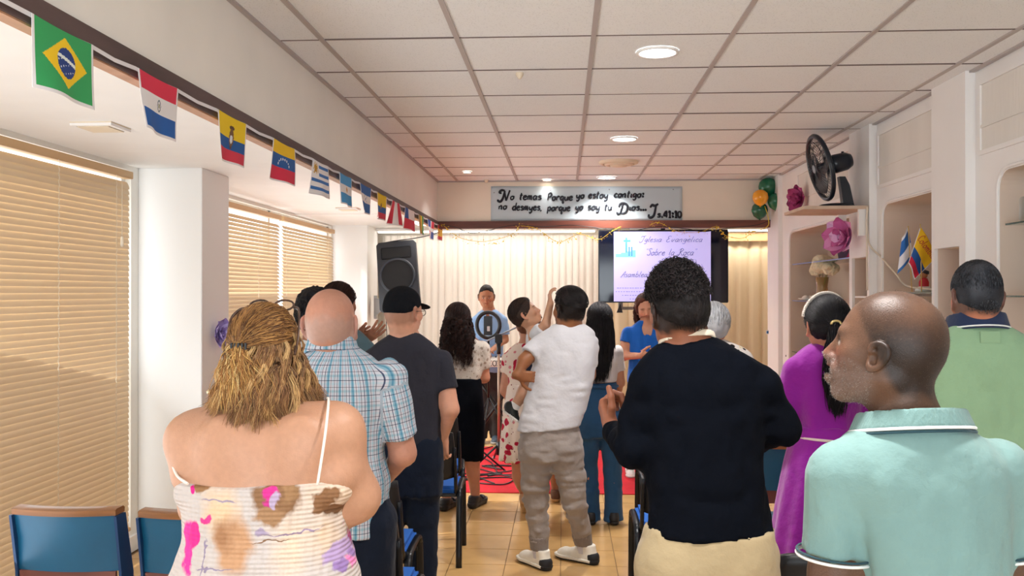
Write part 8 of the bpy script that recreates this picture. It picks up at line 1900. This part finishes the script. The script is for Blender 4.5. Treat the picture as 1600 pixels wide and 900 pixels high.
ks = empty('keyboard_stand', (kb.location.x, 9.78, 0), 0, 'black crossed keyboard stand on the platform', 'stand')
for s_ in (-1, 1):
    b = nbm(); tube(b, [(-.30*s_, -.04*s_, .02), (.30*s_, -.04*s_, kz-.055)], .016, 8); from_bm('leg', b, M_blackmetal, ks)
    b = nbm(); tube(b, [(-.30*s_, -.20, .016), (-.30*s_, .20, .016)], .016, 8); from_bm('foot', b, M_blackmetal, ks)
    b = nbm(); tube(b, [(.30*s_, -.15, kz-.06), (.30*s_, .16, kz-.06)], .014, 8); from_bm('arm', b, M_blackmetal, ks)
# ring light with phone
rl = empty('ring_light', P(763, 508, 9.1), 0, 'black ring light on a stand, holding an upright phone', 'ring light'); k9 = 9.1/F; rl.location = (P(763, 508, 9.1).x, 9.1, 0); zc = P(763, 508, 9.1).z
b = nbm(); tube(b, [(18*k9*math.cos(a), 0, zc+20*k9*math.sin(a)) for a in np.linspace(0, 2*PI, 41)], .019, 8, False); from_bm('ring', b, M_black, rl)
boxo('phone', -.045, .04, -.012, .0, zc-.10, zc+.09, mat('phone case', '#222830', .3), rl, .004); boxo('phone_camera', -.012, .018, -.016, -.012, zc-.06, zc-.01, mat('phone badge', '#d8d8da', .3), rl, .002)
b = nbm(); tube(b, [(0, .02, .55), (0, .02, zc-20*k9)], .011, 8); from_bm('pole', b, M_blackmetal, rl)
for a_ in (0.3, 2.4, 4.5):
    b = nbm(); tube(b, [(0, .02, .60), (.33*math.cos(a_), .02+.33*math.sin(a_), .01)], .009, 6); from_bm('leg', b, M_blackmetal, rl)
# microphone boom stand
ms = empty('microphone_stand', (P(781, 700, 8.9).x, 8.75, 0), 0, 'boom microphone stand with a pale pole on the red carpet', 'microphone stand'); zj = P(781, 527, 8.75).z
b = nbm(); tube(b, [(0, 0, .12), (0, 0, zj)], .012, 8); from_bm('pole', b, mat('brushed pole', '#b79f8c', .3, metal=.7), ms)
b = nbm(); box(b, -.035, .035, -.03, .03, zj-.06, zj+.03, .01); tube(b, [(0, 0, zj-.06), (0, 0, zj-.16)], .020, 8); from_bm('clutch', b, M_black, ms)
q0, q1 = P(738, 543, 8.75)-ms.location, P(828, 502, 8.75)-ms.location
b = nbm(); tube(b, [q0, q1], .008, 8); from_bm('boom', b, mat('boom metal', '#8fa0ae', .3, metal=.6), ms)
b = nbm(); dd = (q1-q0).normalized(); tube(b, [q1-dd*.10, q1+dd*.02, q1+dd*.06, q1+dd*.12], [.016, .020, .028, .022], 10); from_bm('microphone', b, M_black, ms)
for a_ in (-.5, 1.8, 3.9):
    b = nbm(); tube(b, [(0, 0, .20), (.30*math.cos(a_), .30*math.sin(a_), .015)], .010, 6); from_bm('leg', b, M_black, ms); b = nbm(); tube(b, [(.28*math.cos(a_), .28*math.sin(a_), .028), (.33*math.cos(a_), .33*math.sin(a_), .012)], .014, 6); from_bm('foot', b, mat('grey rubber', '#9a9aa0', .5), ms)
b = nbm(); tube(b, [(0, 0, .10), (0, 0, .22)], .028, 8); from_bm('hub', b, M_black, ms)
ms2 = empty('microphone_stand', (-.86, 8.35, 0), 0, 'lower black tripod stand tangled in cables on the carpet', 'microphone stand')
for a_ in (.2, 2.2, 4.3):
    b = nbm(); tube(b, [(0, 0, .30), (.33*math.cos(a_), .33*math.sin(a_), .012)], .009, 6); from_bm('leg', b, M_black, ms2)
b = nbm(); tube(b, [(0, 0, .25), (0, 0, 1.0)], .010, 8); from_bm('pole', b, M_black, ms2); b = nbm(); tube(b, [(0, 0, 1.0), (.08, -.15, 1.02)], [.014, .020], 8); from_bm('microphone', b, M_black, ms2)
rg = random.Random(5)
for k_, lb in enumerate(('black cable looped on the carpet nearest the aisle', 'black cable coiled under the microphone stand', 'black cable running back to the keyboard')):
    pts = [Vector((-.95+.16*k_+rg.uniform(-.1, .5), 8.0+.35*k_+rg.uniform(-.25, .3), .014+.003*k_)) for _ in range(11)]
    if k_ == 2: pts = [Vector((-.6, 8.3, .02)), Vector((-.7, 8.8, .02)), Vector((-.9, 9.3, .02)), Vector((-.75, 9.7, .02))]
    b = nbm(); tube(b, catmull(pts, 6), .006, 5); tag(from_bm('cable', b, M_black), lb, 'cable')
# switch on the curtain edge
sw = empty('wall_switch', P(1199, 519, 8.95), 0, 'tiny blue and white switch at the edge of the golden curtain', 'switch'); boxo('plate', -.012, .012, -.008, .004, -.02, .02, M_white, sw); boxo('rocker', -.009, .009, -.014, -.006, -.012, .012, mat('blue rocker', '#2d6fb0', .4), sw)
# black-white figurine beside the green polo man's ear
gs = empty('figurine', (XR+.05, 4.3, 1.5), 0, 'small black and white glazed figurine left of the green polo\'s ear', 'figurine')
Yg = 4.86; gs.location = (XP_+.12, (XP_+.12)/((1489-881)/F)+.117, 1.46)
pw2 = bpy.data.objects['wall_right_pier']; on_sill(pw2, 4.86, 5.17, 1.46)
b = nbm(); lathe(b, [(0, 0), (.025, .002), (.028, .05), (.015, .08), (.02, .10), (0, .12)], 12); from_bm('body', b, M_white, gs); b = nbm(); lathe(b, [(.018, .105), (.024, .12), (.010, .145), (0, .15)], 10); from_bm('cap', b, M_black, gs)
